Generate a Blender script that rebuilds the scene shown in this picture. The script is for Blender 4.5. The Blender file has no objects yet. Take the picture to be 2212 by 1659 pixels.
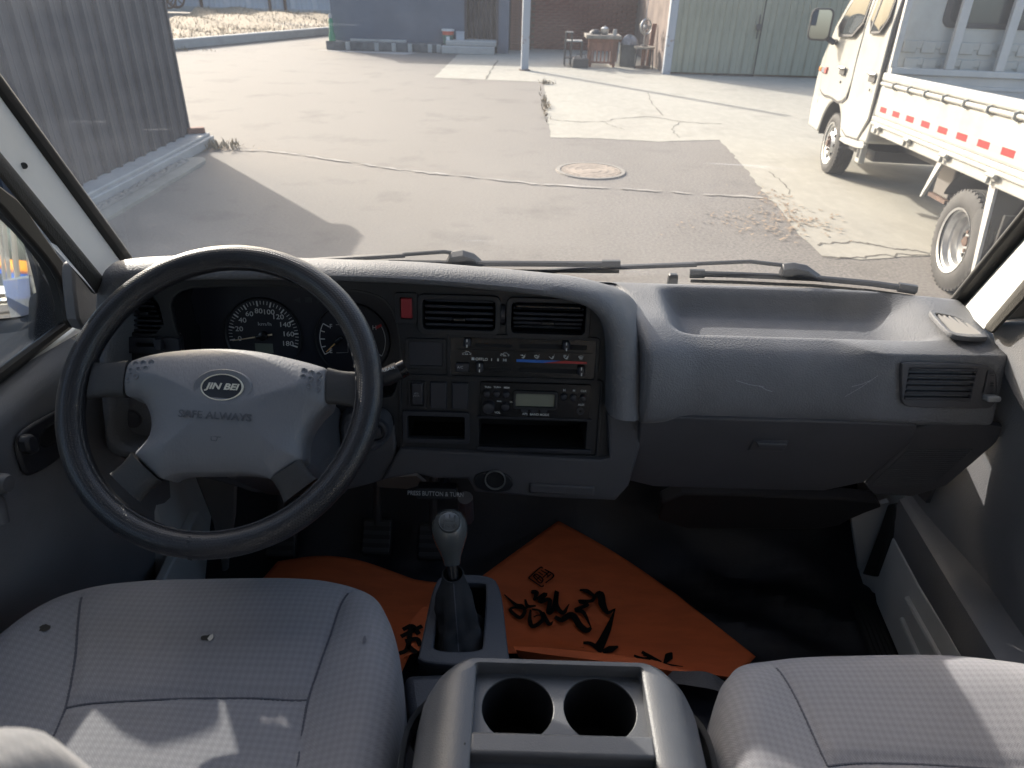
import bpy, bmesh, math, random
from mathutils import Matrix, Vector
R = math.radians
random.seed(7)
SC = bpy.context.scene
COL = SC.collection

# ------------------------------------------------------------------ camera
EYE = Vector((0.0, 0.0, 1.75))          # the camera between the two front seats, van centre line at x = 0.06
PITCH, ROLL, FPX = R(30.0), R(1.7), 710.0
_up = Vector((0, math.sin(PITCH), math.cos(PITCH)))
_fw = Vector((0, math.cos(PITCH), -math.sin(PITCH)))
_rt = Vector((1, 0, 0))
CX = _rt * math.cos(ROLL) + _up * math.sin(ROLL)
CY = -_rt * math.sin(ROLL) + _up * math.cos(ROLL)
cam = bpy.data.cameras.new('camera')
cam.lens = 36.0 * FPX / 1024.0
cam.sensor_width = 36.0
cam.clip_start = 0.02
cam.clip_end = 2000.0
cam.dof.use_dof = True
cam.dof.focus_distance = 1.15
cam.dof.aperture_fstop = 9.0
cob = bpy.data.objects.new('camera', cam)
COL.objects.link(cob)
cob.matrix_world = Matrix((
    (CX.x, CY.x, -_fw.x, EYE.x), (CX.y, CY.y, -_fw.y, EYE.y),
    (CX.z, CY.z, -_fw.z, EYE.z), (0, 0, 0, 1)))
SC.camera = cob

# ------------------------------------------------------------------ sky, sun, exposure
SUN_EL, SUN_AZ = R(25.5), R(39.0)       # sun ahead and to the left: azimuth measured from +Y towards -X
to_sun = Vector((-math.sin(SUN_AZ) * math.cos(SUN_EL), math.cos(SUN_AZ) * math.cos(SUN_EL), math.sin(SUN_EL)))
W = bpy.data.worlds.new('World')
SC.world = W
W.use_nodes = True
nt = W.node_tree
nt.nodes.clear()
_o = nt.nodes.new('ShaderNodeOutputWorld')
_b = nt.nodes.new('ShaderNodeBackground')
_s = nt.nodes.new('ShaderNodeTexSky')
_s.sky_type = 'NISHITA'
_s.sun_disc = False
_s.sun_elevation = SUN_EL
_s.sun_rotation = -SUN_AZ
_s.air_density = 1.0
_s.dust_density = 5.0
_s.ozone_density = 1.0
_b.inputs['Strength'].default_value = 0.15
nt.links.new(_s.outputs[0], _b.inputs['Color'])
nt.links.new(_b.outputs[0], _o.inputs['Surface'])
sun = bpy.data.lights.new('sun', 'SUN')
sun.energy = 2.9
sun.angle = R(0.55)
sun.color = (1.0, 0.925, 0.83)
sob = bpy.data.objects.new('sun', sun)
COL.objects.link(sob)
sob.rotation_euler = to_sun.to_track_quat('Z', 'Y').to_euler()
sob.location = (-20, 25, 30)
SC.view_settings.view_transform = 'Standard'
SC.view_settings.look = 'None'
SC.view_settings.gamma = 1.0
SC.view_settings.use_curve_mapping = False
SC.view_settings.exposure = 1.48
SC.render.engine = 'CYCLES'
SC.cycles.use_denoising = True
SC.cycles.max_bounces = 10
SC.cycles.diffuse_bounces = 6
SC.cycles.transparent_max_bounces = 16
SC.cycles.caustics_reflective = False
SC.cycles.caustics_refractive = False

# ------------------------------------------------------------------ measuring: a sight line meets a real plane
K = 1024.0 / 2212.0
def ray(X, Y):
    return (CX * (X * K - 512) + CY * (384 - Y * K) + _fw * FPX)
def on_z(X, Y, z):
    d = ray(X, Y); return EYE + d * ((z - EYE.z) / d.z)
def on_y(X, Y, y):
    d = ray(X, Y); return EYE + d * (y / d.y)
def on_x(X, Y, x):
    d = ray(X, Y); return EYE + d * (x / d.x)
class Plane:
    def __init__(s, o, ex, ey):
        s.o = Vector(o); s.ex = Vector(ex).normalized()
        ey = Vector(ey); s.ey = (ey - s.ex * ey.dot(s.ex)).normalized()
        s.n = s.ex.cross(s.ey)
        s.M = Matrix(((s.ex.x, s.ey.x, s.n.x, s.o.x), (s.ex.y, s.ey.y, s.n.y, s.o.y), (s.ex.z, s.ey.z, s.n.z, s.o.z), (0, 0, 0, 1)))
    def world(s, X, Y, c=0.0):
        d = ray(X, Y); q = s.o + s.n * c
        return EYE + d * ((q - EYE).dot(s.n) / d.dot(s.n))
    def hit(s, X, Y, c=0.0):
        p = s.world(X, Y, c) - s.o
        return (p.dot(s.ex), p.dot(s.ey))
    def hits(s, pts, c=0.0):
        return [s.hit(x, y, c) for x, y in pts]
    def rect(s, X0, Y0, X1, Y1, c=0.0):
        xm, ym = (X0 + X1) / 2, (Y0 + Y1) / 2
        return (s.hit(X0, ym, c)[0], s.hit(X1, ym, c)[0], s.hit(xm, Y1, c)[1], s.hit(xm, Y0, c)[1])

def conv(ox, oy, sc):
    return lambda x, y: (ox + sc * x, oy + sc * y)

# ------------------------------------------------------------------ materials
MATS = {}
def nodes_of(m):
    m.use_nodes = True
    n = m.node_tree.nodes; n.clear()
    return n, m.node_tree.links
def mat(name, col, rough=0.6, metal=0.0, spec=0.5, bump=0.0, scale=60.0, var=0.0, vscale=4.0, detail=4.0, voronoi=False, col2=None, stretch=(1, 1, 1), coat=0.0, emit=None, bdist=0.002, vmin=0.42, vmax=0.62):
    if name in MATS: return MATS[name]
    m = bpy.data.materials.new(name)
    n, l = nodes_of(m)
    out = n.new('ShaderNodeOutputMaterial'); b = n.new('ShaderNodeBsdfPrincipled')
    l.new(b.outputs[0], out.inputs[0])
    b.inputs['Base Color'].default_value = (*col, 1)
    b.inputs['Roughness'].default_value = rough
    b.inputs['Metallic'].default_value = metal
    b.inputs['Specular IOR Level'].default_value = spec
    b.inputs['Coat Weight'].default_value = coat
    tc = None
    if bump or var or col2:
        tc = n.new('ShaderNodeTexCoord'); mp = n.new('ShaderNodeMapping')
        l.new(tc.outputs['Object'], mp.inputs[0]); mp.inputs['Scale'].default_value = stretch
    if var or col2:
        nz = n.new('ShaderNodeTexNoise'); nz.inputs['Scale'].default_value = vscale; nz.inputs['Detail'].default_value = 6
        nz.inputs['Roughness'].default_value = 0.65
        l.new(mp.outputs[0], nz.inputs['Vector'])
        mr = n.new('ShaderNodeMapRange'); mr.inputs[1].default_value = vmin; mr.inputs[2].default_value = vmax
        l.new(nz.outputs[0], mr.inputs[0])
        mx = n.new('ShaderNodeMix'); mx.data_type = 'RGBA'
        c2 = col2 if col2 else tuple(max(0, c * (1 - var)) for c in col)
        mx.inputs[6].default_value = (*col, 1); mx.inputs[7].default_value = (*c2, 1)
        l.new(mr.outputs[0], mx.inputs[0]); l.new(mx.outputs[2], b.inputs['Base Color'])
    if bump:
        if voronoi:
            t = n.new('ShaderNodeTexVoronoi'); t.inputs['Scale'].default_value = scale
        else:
            t = n.new('ShaderNodeTexNoise'); t.inputs['Scale'].default_value = scale; t.inputs['Detail'].default_value = detail
        l.new(mp.outputs[0], t.inputs['Vector'])
        bp = n.new('ShaderNodeBump'); bp.inputs['Strength'].default_value = bump; bp.inputs['Distance'].default_value = bdist
        l.new(t.outputs[0], bp.inputs['Height']); l.new(bp.outputs[0], b.inputs['Normal'])
    if emit:
        b.inputs['Emission Color'].default_value = (*emit, 1); b.inputs['Emission Strength'].default_value = 1.0
    MATS[name] = m
    return m

def glass_mat(name, tint=(0.93, 0.95, 0.95), dust=0.03, scratch=0.0):
    """thin pane: clear, a Fresnel gloss, and a film of dust with scratches that scatters light"""
    m = bpy.data.materials.new(name); n, l = nodes_of(m)
    out = n.new('ShaderNodeOutputMaterial')
    tr = n.new('ShaderNodeBsdfTransparent'); tr.inputs[0].default_value = (*tint, 1)
    gl = n.new('ShaderNodeBsdfGlossy'); gl.inputs['Roughness'].default_value = 0.02; gl.inputs[0].default_value = (1, 1, 1, 1)
    fr = n.new('ShaderNodeFresnel'); fr.inputs[0].default_value = 1.17
    m1 = n.new('ShaderNodeMixShader')
    l.new(fr.outputs[0], m1.inputs[0]); l.new(tr.outputs[0], m1.inputs[1]); l.new(gl.outputs[0], m1.inputs[2])
    df = n.new('ShaderNodeBsdfTranslucent'); df.inputs[0].default_value = (0.74, 0.80, 0.90, 1)
    m2 = n.new('ShaderNodeMixShader')
    l.new(m1.outputs[0], m2.inputs[1]); l.new(df.outputs[0], m2.inputs[2])
    if scratch:
        tc = n.new('ShaderNodeTexCoord')
        def layer(rot, sc, lo, hi, gain, scale=3.0):
            mp = n.new('ShaderNodeMapping'); mp.inputs['Rotation'].default_value = (0, rot, 0); mp.inputs['Scale'].default_value = sc
            l.new(tc.outputs['Object'], mp.inputs[0])
            t = n.new('ShaderNodeTexNoise'); t.inputs['Scale'].default_value = scale; t.inputs['Detail'].default_value = 5; t.inputs['Roughness'].default_value = 0.7
            l.new(mp.outputs[0], t.inputs['Vector'])
            r = n.new('ShaderNodeMapRange'); r.inputs[1].default_value = lo; r.inputs[2].default_value = hi; r.inputs[3].default_value = 0; r.inputs[4].default_value = gain
            l.new(t.outputs[0], r.inputs[0]); return r.outputs[0]
        a = layer(R(20), (1, 1, 1), 0.42, 0.75, 0.018, 2.2)          # broad film of dust
        b_ = layer(R(14), (1.6, 1, 26), 0.66, 0.80, scratch * .7, 1.7)       # long wiping streaks
        c_ = layer(R(-38), (2.0, 1, 60), 0.66, 0.74, scratch * 0.8, 1.3)
        d_ = layer(0, (1, 1, 1), 0.74, 0.80, scratch * 2.0, 95.0)         # specks
        def add(p, q):
            x = n.new('ShaderNodeMath'); x.operation = 'ADD'; l.new(p, x.inputs[0]); l.new(q, x.inputs[1]); return x.outputs[0]
        sx_ = n.new('ShaderNodeSeparateXYZ'); l.new(tc.outputs['Object'], sx_.inputs[0])
        lf = n.new('ShaderNodeMapRange'); lf.interpolation_type = 'SMOOTHSTEP'; lf.inputs[1].default_value = -.30; lf.inputs[2].default_value = -.72; lf.inputs[3].default_value = 0; lf.inputs[4].default_value = 1; l.new(sx_.outputs[0], lf.inputs[0])
        sm_ = layer(R(32), (1.5, 1, 7), 0.30, 0.75, 0.022, 1.8)            # smears left by a cloth in the upper corner
        ml = n.new('ShaderNodeMath'); ml.operation = 'MULTIPLY'; l.new(lf.outputs[0], ml.inputs[0]); l.new(sm_, ml.inputs[1])
        s = add(add(add(a, b_), add(c_, d_)), ml.outputs[0])
        x = n.new('ShaderNodeMath'); x.operation = 'ADD'; x.inputs[1].default_value = dust; x.use_clamp = True
        l.new(s, x.inputs[0]); l.new(x.outputs[0], m2.inputs[0])
    else:
        m2.inputs[0].default_value = dust
    l.new(m2.outputs[0], out.inputs[0])
    MATS[name] = m
    return m

def fabric_mat(name, col, col2, period=0.0080):
    """woven upholstery: small nested diamonds, lighter threads on a grey-blue ground"""
    m = bpy.data.materials.new(name); n, l = nodes_of(m)
    out = n.new('ShaderNodeOutputMaterial'); b = n.new('ShaderNodeBsdfPrincipled'); l.new(b.outputs[0], out.inputs[0])
    b.inputs['Roughness'].default_value = 0.85; b.inputs['Specular IOR Level'].default_value = 0.25
    b.inputs['Sheen Weight'].default_value = 0.25; b.inputs['Sheen Roughness'].default_value = 0.5
    tc = n.new('ShaderNodeTexCoord'); sp = n.new('ShaderNodeSeparateXYZ'); l.new(tc.outputs['Object'], sp.inputs[0])
    def mth(op, a, bb=None, clamp=False):
        x = n.new('ShaderNodeMath'); x.operation = op; x.use_clamp = clamp
        for i, v in enumerate((a, bb)):
            if v is None: continue
            if isinstance(v, (int, float)): x.inputs[i].default_value = v
            else: l.new(v, x.inputs[i])
        return x.outputs[0]
    u = mth('MULTIPLY', sp.outputs[0], 1 / period); v = mth('MULTIPLY', mth('SUBTRACT', sp.outputs[1], mth('MULTIPLY', sp.outputs[2], 0.25)), 1 / period)
    p_, q_ = mth('ADD', u, v), mth('SUBTRACT', u, v)
    sa, sb_ = mth('SINE', mth('MULTIPLY', p_, math.pi)), mth('SINE', mth('MULTIPLY', q_, math.pi))
    ck = mth('ADD', mth('MULTIPLY', mth('MULTIPLY', sa, sb_), 0.5), 0.5)               # diamonds of alternating weave
    th_a, th_b = mth('SINE', mth('MULTIPLY', p_, math.pi * 5)), mth('SINE', mth('MULTIPLY', q_, math.pi * 5))
    thread = mth('ADD', mth('MULTIPLY', mth('ADD', mth('MULTIPLY', th_a, ck), mth('MULTIPLY', th_b, mth('SUBTRACT', 1.0, ck))), 0.5), 0.5)
    nz = n.new('ShaderNodeTexNoise'); nz.inputs['Scale'].default_value = 900; nz.inputs['Detail'].default_value = 2; l.new(tc.outputs['Object'], nz.inputs['Vector'])
    nb = n.new('ShaderNodeTexNoise'); nb.inputs['Scale'].default_value = 5; nb.inputs['Detail'].default_value = 5; l.new(tc.outputs['Object'], nb.inputs['Vector'])
    h = mth('ADD', mth('MULTIPLY', ck, 0.55), mth('MULTIPLY', thread, 0.45))
    h2 = mth('ADD', mth('MULTIPLY', h, 0.75), mth('MULTIPLY', nz.outputs[0], 0.35), True)
    h3 = mth('ADD', h2, mth('MULTIPLY', mth('SUBTRACT', nb.outputs[0], 0.5), 0.8), True)
    mx = n.new('ShaderNodeMix'); mx.data_type = 'RGBA'; mx.inputs[6].default_value = (*col, 1); mx.inputs[7].default_value = (*col2, 1)
    l.new(h3, mx.inputs[0]); l.new(mx.outputs[2], b.inputs['Base Color'])
    bp = n.new('ShaderNodeBump'); bp.inputs['Strength'].default_value = 0.45; bp.inputs['Distance'].default_value = 0.0010
    l.new(h2, bp.inputs['Height']); l.new(bp.outputs[0], b.inputs['Normal'])
    MATS[name] = m
    return m

def perforated_mat(name):
    """black leather with rows of punched holes (needs the rim's own UV map)"""
    m = bpy.data.materials.new(name); n, l = nodes_of(m)
    out = n.new('ShaderNodeOutputMaterial'); b = n.new('ShaderNodeBsdfPrincipled'); l.new(b.outputs[0], out.inputs[0])
    b.inputs['Roughness'].default_value = 0.36; b.inputs['Specular IOR Level'].default_value = 0.55
    uv = n.new('ShaderNodeUVMap'); uv.uv_map = 'rim'; sp = n.new('ShaderNodeSeparateXYZ'); l.new(uv.outputs[0], sp.inputs[0])
    def mth(op, a, bb=None, clamp=False):
        x = n.new('ShaderNodeMath'); x.operation = op; x.use_clamp = clamp
        for i, v in enumerate((a, bb)):
            if v is None: continue
            if isinstance(v, (int, float)): x.inputs[i].default_value = v
            else: l.new(v, x.inputs[i])
        return x.outputs[0]
    u = mth('MULTIPLY', sp.outputs[0], 330.0); v = mth('MULTIPLY', sp.outputs[1], 30.0)
    row = mth('FLOOR', v)
    u2 = mth('ADD', u, mth('MULTIPLY', mth('MODULO', row, 2.0), 0.5))
    dx = mth('SUBTRACT', mth('FRACT', u2), 0.5); dy = mth('SUBTRACT', mth('FRACT', v), 0.5)
    dd = mth('SQRT', mth('ADD', mth('MULTIPLY', dx, dx), mth('MULTIPLY', dy, dy)))
    hole = n.new('ShaderNodeMapRange'); hole.inputs[1].default_value = 0.17; hole.inputs[2].default_value = 0.30; hole.inputs[3].default_value = 1; hole.inputs[4].default_value = 0
    l.new(dd, hole.inputs[0])
    # holes only on two wide bands of the sweep, plain grain between (about two thirds punched)
    bz = n.new('ShaderNodeTexNoise'); bz.noise_dimensions = '1D'
    band = mth('GREATER_THAN', mth('ABSOLUTE', mth('SUBTRACT', sp.outputs[1], 0.5)), 0.0)
    hm = mth('MULTIPLY', hole.outputs[0], band)
    tc = n.new('ShaderNodeTexCoord'); nz = n.new('ShaderNodeTexNoise'); nz.inputs['Scale'].default_value = 420; nz.inputs['Detail'].default_value = 3
    l.new(tc.outputs['Object'], nz.inputs['Vector'])
    mx = n.new('ShaderNodeMix'); mx.data_type = 'RGBA'; mx.inputs[6].default_value = (0.017, 0.018, 0.022, 1); mx.inputs[7].default_value = (0.007, 0.007, 0.008, 1)
    l.new(hm, mx.inputs[0]); l.new(mx.outputs[2], b.inputs['Base Color'])
    h = mth('SUBTRACT', mth('MULTIPLY', nz.outputs[0], 0.35), mth('MULTIPLY', hm, 0.5))
    bp = n.new('ShaderNodeBump'); bp.inputs['Strength'].default_value = 0.55; bp.inputs['Distance'].default_value = 0.0012
    l.new(h, bp.inputs['Height']); l.new(bp.outputs[0], b.inputs['Normal'])
    MATS[name] = m
    return m

def ground_mat(name, c1, c2, c3, grain=180.0, bump=0.25):
    m = bpy.data.materials.new(name); n, l = nodes_of(m)
    out = n.new('ShaderNodeOutputMaterial'); b = n.new('ShaderNodeBsdfPrincipled'); l.new(b.outputs[0], out.inputs[0])
    b.inputs['Roughness'].default_value = 0.9; b.inputs['Specular IOR Level'].default_value = 0.3
    tc = n.new('ShaderNodeTexCoord')
    def nz(s, d=6, st=None):
        t = n.new('ShaderNodeTexNoise'); t.inputs['Scale'].default_value = s; t.inputs['Detail'].default_value = d; t.inputs['Roughness'].default_value = 0.65
        if st:
            mp = n.new('ShaderNodeMapping'); mp.inputs['Scale'].default_value = st; l.new(tc.outputs['Object'], mp.inputs[0]); l.new(mp.outputs[0], t.inputs['Vector'])
        else: l.new(tc.outputs['Object'], t.inputs['Vector'])
        return t.outputs[0]
    def mr(s, a, bb, c=0.0, d=1.0):
        r = n.new('ShaderNodeMapRange'); r.inputs[1].default_value = a; r.inputs[2].default_value = bb; r.inputs[3].default_value = c; r.inputs[4].default_value = d
        l.new(s, r.inputs[0]); return r.outputs[0]
    def mix(f, a, bb):
        x = n.new('ShaderNodeMix'); x.data_type = 'RGBA'; l.new(f, x.inputs[0])
        for i, v in ((6, a), (7, bb)):
            if isinstance(v, tuple): x.inputs[i].default_value = (*v, 1)
            else: l.new(v, x.inputs[i])
        return x.outputs[2]
    big = mr(nz(0.55, 8, (1, 0.45, 1)), 0.38, 0.64)
    c = mix(big, c1, c2)
    fine = mr(nz(grain, 3), 0.35, 0.68)
    c = mix(fine, c, c3)
    mid = mr(nz(9.0, 6, (1, 0.5, 1)), 0.45, 0.75, 0.0, 0.45)
    c = mix(mid, c, tuple(min(1, k * 1.18) for k in c2))
    if name == 'old_asphalt':                                   # wheel-blown dust lies thick on the left of the yard, bare tar shows before the slab
        sx_ = n.new('ShaderNodeSeparateXYZ'); l.new(tc.outputs['Object'], sx_.inputs[0])
        w1 = n.new('ShaderNodeMath'); w1.operation = 'MULTIPLY_ADD'; l.new(nz(0.8, 6), w1.inputs[0]); w1.inputs[1].default_value = 2.6; l.new(sx_.outputs[0], w1.inputs[2])
        c = mix(mr(w1.outputs[0], 2.4, 0.7, 0.0, 0.7), c, (0.180, 0.164, 0.143))
    dark = mr(nz(1.3, 8), 0.54, 0.74, 0.0, 0.5)
    c = mix(dark, c, tuple(k * 0.6 for k in c1))
    l.new(c, b.inputs['Base Color'])
    bp = n.new('ShaderNodeBump'); bp.inputs['Strength'].default_value = bump; bp.inputs['Distance'].default_value = 0.006
    l.new(nz(grain, 4), bp.inputs['Height']); l.new(bp.outputs[0], b.inputs['Normal'])
    MATS[name] = m
    return m

# interior
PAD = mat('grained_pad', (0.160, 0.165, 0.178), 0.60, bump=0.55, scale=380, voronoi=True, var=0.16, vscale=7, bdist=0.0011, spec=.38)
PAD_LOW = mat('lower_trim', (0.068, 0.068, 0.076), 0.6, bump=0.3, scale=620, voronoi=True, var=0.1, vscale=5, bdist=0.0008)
DARK = mat('dark_plastic', (0.0115, 0.0125, 0.016), 0.5, bump=0.12, scale=700, bdist=0.0005)
BLACK = mat('black_cavity', (0.006, 0.006, 0.007), 0.8)
SWITCH = mat('switch_plastic', (0.021, 0.023, 0.032), 0.45, bump=0.1, scale=500, bdist=0.0004)
GLOSS = mat('glossy_black', (0.010, 0.010, 0.012), 0.22)
PRINT = mat('white_print', (0.62, 0.63, 0.62), 0.6)
PRINT_DIM = mat('grey_print', (0.40, 0.41, 0.42), 0.6)
AMBER = mat('amber_needle', (0.75, 0.42, 0.14), 0.5)
LCD = mat('lcd_glass', (0.20, 0.21, 0.165), 0.25)
REDSW = mat('red_switch', (0.30, 0.022, 0.028), 0.4)
BLUE = mat('blue_print', (0.02, 0.13, 0.50), 0.5)
REDP = mat('red_print', (0.42, 0.03, 0.03), 0.5)
HUB = mat('hub_leather', (0.150, 0.157, 0.172), 0.50, bump=0.4, scale=420, detail=2, stretch=(1, .45, .45), bdist=0.0012)
SPOKE = mat('spoke_rubber', (0.033, 0.032, 0.032), 0.62, bump=0.3, scale=380, bdist=0.0008)
RIM = perforated_mat('perforated_leather')
CREAM = mat('badge_cream', (0.62, 0.60, 0.50), 0.45)
BADGE = mat('badge_black', (0.020, 0.022, 0.028), 0.35)
FABRIC = fabric_mat('seat_fabric', (0.152, 0.151, 0.165), (0.255, 0.252, 0.266))
FABRIC2 = mat('seat_side_fabric', (0.155, 0.157, 0.175), 0.85, bump=0.6, scale=40, stretch=(1, 1, 30), bdist=0.002)
THREAD = mat('seam_thread', (0.075, 0.078, 0.095), 0.85)
BURN = mat('burn_mark', (0.030, 0.027, 0.022), 0.95)
FOAM = mat('bare_foam', (0.60, 0.57, 0.50), 0.9)
CONS = mat('console_plastic', (0.098, 0.102, 0.110), 0.42, bump=0.2, scale=620, voronoi=True, var=0.15, vscale=7, bdist=0.0009)
HOUSE = mat('housing_plastic', (0.055, 0.060, 0.072), 0.5, bump=0.3, scale=500, voronoi=True, bdist=0.0008)
BOOT = mat('boot_leather', (0.034, 0.035, 0.038), 0.85, spec=.2, bump=0.35, scale=190, bdist=0.001)
KNOB = mat('knob_grey', (0.075, 0.082, 0.083), 0.25, coat=0.2)
ENGRAVE = mat('engraved_fill', (0.018, 0.020, 0.020), 0.6)
CARPET = mat('vinyl_floor', (0.012, 0.013, 0.019), 0.5, bump=0.2, scale=150, bdist=0.002)
HUMP = mat('textured_vinyl', (0.040, 0.042, 0.047), 0.42, bump=0.8, scale=160, bdist=0.002)
ORANGE = mat('orange_mat', (0.64, 0.135, 0.036), 0.75, bump=0.3, scale=900, stretch=(1, 4, 1), var=0.15, vscale=7, bdist=0.0006)
INK = mat('black_ink', (0.010, 0.008, 0.007), 0.9, spec=.1)
WHITE = mat('white_paint', (0.70, 0.71, 0.69), 0.35, var=0.06, vscale=3, coat=0.2)
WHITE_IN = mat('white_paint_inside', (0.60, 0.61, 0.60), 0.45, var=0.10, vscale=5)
RUBBER = mat('black_rubber', (0.020, 0.020, 0.020), 0.55, bump=0.15, scale=200, bdist=0.001)
SEAL = mat('ribbed_seal', (0.055, 0.052, 0.047), 0.75, bump=0.7, scale=260, stretch=(1, 3, 1), bdist=0.002)
DOORT = mat('door_trim', (0.190, 0.193, 0.205), 0.5, bump=0.35, scale=480, voronoi=True, var=0.1, vscale=5, bdist=0.0009)
KNOBW = mat('pale_grey_plastic', (0.27, 0.28, 0.29), 0.5)
STEEL = mat('bare_steel', (0.42, 0.42, 0.41), 0.35, metal=0.8)
MIRROR = mat('mirror_glass', (0.86, 0.88, 0.89), 0.0, metal=1.0)
GLASS_WS = glass_mat('windscreen_glass', (0.93, 0.95, 0.955), 0.017, 0.13)
GLASS = glass_mat('clear_glass', (0.92, 0.94, 0.94), 0.012)
ROOFIN = mat('headlining', (0.36, 0.36, 0.35), 0.9)
# outside
ASPH = ground_mat('old_asphalt', (0.104, 0.096, 0.091), (0.148, 0.135, 0.121), (0.206, 0.190, 0.170), 42.0, 0.6)
CONC = ground_mat('worn_concrete', (0.262, 0.249, 0.214), (0.335, 0.318, 0.271), (0.295, 0.280, 0.240), 60.0, 0.25)
CONC2 = ground_mat('grey_concrete', (0.30, 0.30, 0.29), (0.38, 0.375, 0.355), (0.34, 0.335, 0.32), 50.0, 0.3)
DIRT = ground_mat('dirt', (0.17, 0.155, 0.135), (0.30, 0.285, 0.255), (0.22, 0.20, 0.175), 35.0, 0.9)
FIELDM = ground_mat('dry_field', (0.235, 0.185, 0.120), (0.30, 0.245, 0.168), (0.20, 0.158, 0.105), 14.0, 1.0)
STRAW = mat('dry_straw', (0.27, 0.215, 0.135), 0.9, var=0.4, vscale=2)
CRACK = mat('dark_crack', (0.10, 0.09, 0.075), 0.95)  # even dark brown for the crack strips
LINEW = mat('worn_line', (0.28, 0.262, 0.238), 0.9, col2=(0.185, 0.173, 0.16), vscale=3)
SHEDM = mat('grey_steel_sheet', (0.026, 0.037, 0.058), 0.55, var=0.25, vscale=2.2, stretch=(1, 1, 0.25))
GREYW = mat('grey_painted_wall', (0.100, 0.122, 0.160), 0.8, var=0.12, vscale=1.4)
BRICK = mat('red_brick', (0.265, 0.108, 0.078), 0.9, var=0.5, vscale=2.5, bump=0.3, scale=30, bdist=0.004)
BRICKL = mat('pale_brick', (0.27, 0.135, 0.10), 0.9, var=0.4, vscale=2.5, bump=0.3, scale=30, bdist=0.004)
MORTAR = mat('mortar', (0.17, 0.13, 0.11), 0.95, var=0.4, vscale=2)
GATEM = mat('sage_steel_sheet', (0.255, 0.265, 0.205), 0.55, col2=(0.165, 0.165, 0.125), vscale=2.2, stretch=(1.6, 1, 0.25), vmin=.46, vmax=.72)
POSTM = mat('weathered_pale_steel', (0.30, 0.325, 0.36), 0.6, col2=(0.19, 0.12, 0.08), vscale=9, vmin=0.58, vmax=0.68)
CURTAIN = mat('dark_curtain', (0.062, 0.054, 0.060), 0.9, var=0.3, vscale=3)
FENCEM = mat('pale_blue_sheet', (0.36, 0.39, 0.43), 0.55, var=0.12, vscale=1.0)
WOODR = mat('red_brown_wood', (0.24, 0.105, 0.066), 0.75, var=0.4, vscale=7, stretch=(1, 1, 0.2))
RUST = mat('rusty_steel', (0.12, 0.072, 0.052), 0.8, var=0.4, vscale=9)
IRON = mat('dark_iron', (0.045, 0.044, 0.045), 0.6)
GREEN = mat('green_paint', (0.02, 0.19, 0.10), 0.45)
TRUCKW = mat('truck_cream_white', (0.375, 0.373, 0.345), 0.32, coat=0.3, col2=(0.31, 0.30, 0.262), vscale=2.6, vmin=.5, vmax=.75)
TRUCKG = mat('truck_bed_grey', (0.45, 0.44, 0.415), 0.5, var=0.12, vscale=4)
TYRE = mat('tyre_rubber', (0.052, 0.050, 0.048), 0.8, var=0.3, vscale=8)
WHEELM = mat('silver_rim', (0.58, 0.58, 0.57), 0.35, metal=0.55, var=0.2, vscale=10)
TGLASS = mat('tinted_glass', (0.045, 0.052, 0.056), 0.05, spec=0.8)
STRIPE_R = mat('red_reflector', (0.45, 0.022, 0.022), 0.35)
STRIPE_W = mat('white_reflector', (0.30, 0.30, 0.315), 0.35)
LAMPO = mat('orange_lamp', (0.80, 0.22, 0.03), 0.3)

# ------------------------------------------------------------------ mesh building
def world_of(o):
    M = Matrix()
    while o is not None:
        M = o.matrix_basis @ M; o = o.parent
    return M
def tag(o, label=None, cat=None, group=None, kind=None):
    if label: o['label'] = label
    if cat: o['category'] = cat
    if group: o['group'] = group
    if kind: o['kind'] = kind
    return o
def thing(name, label, cat, loc=(0, 0, 0), rz=0.0, group=None):
    o = bpy.data.objects.new(name, None); COL.objects.link(o)
    o.empty_display_size = 0.1
    o.location = loc; o.rotation_euler = (0, 0, rz)
    return tag(o, label, cat, group)
def link_mesh(name, me, m, parent=None, smooth=False, bevel=0.0, seg=2, angle=40):
    """me holds world coordinates: bring it into the parent's space and link it"""
    if parent is not None: me.transform(world_of(parent).inverted())
    if m is not None and not me.materials: me.materials.append(m)
    if smooth:
        me.shade_smooth(); me.set_sharp_from_angle(angle=R(angle))
    o = bpy.data.objects.new(name, me); COL.objects.link(o); o.parent = parent
    if bevel:
        b = o.modifiers.new('bevel', 'BEVEL'); b.width = bevel; b.segments = seg; b.limit_method = 'ANGLE'; b.angle_limit = R(40)
        if not smooth:
            me.shade_smooth(); me.set_sharp_from_angle(angle=R(30)); b.harden_normals = False
    return o
def share(src, name, M, parent=None, m=None):
    """another object on the same mesh, placed by the world matrix M (mesh in its own local space)"""
    o = bpy.data.objects.new(name, src); COL.objects.link(o); o.parent = parent
    o.matrix_basis = (world_of(parent).inverted() @ M) if parent is not None else M
    return o
def rrect(x0, x1, y0, y1, r, n=4):
    r = min(r, abs(x1 - x0) / 2 - 1e-5, abs(y1 - y0) / 2 - 1e-5); p = []
    for cx, cy, a in ((x1 - r, y1 - r, 0), (x0 + r, y1 - r, 90), (x0 + r, y0 + r, 180), (x1 - r, y0 + r, 270)):
        for i in range(n + 1):
            t = R(a + 90 * i / n); p.append((cx + r * math.cos(t), cy + r * math.sin(t)))
    return p
def ellipse(cx, cy, rx, ry, n=32):
    return [(cx + rx * math.cos(2 * math.pi * i / n), cy + ry * math.sin(2 * math.pi * i / n)) for i in range(n)]
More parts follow.
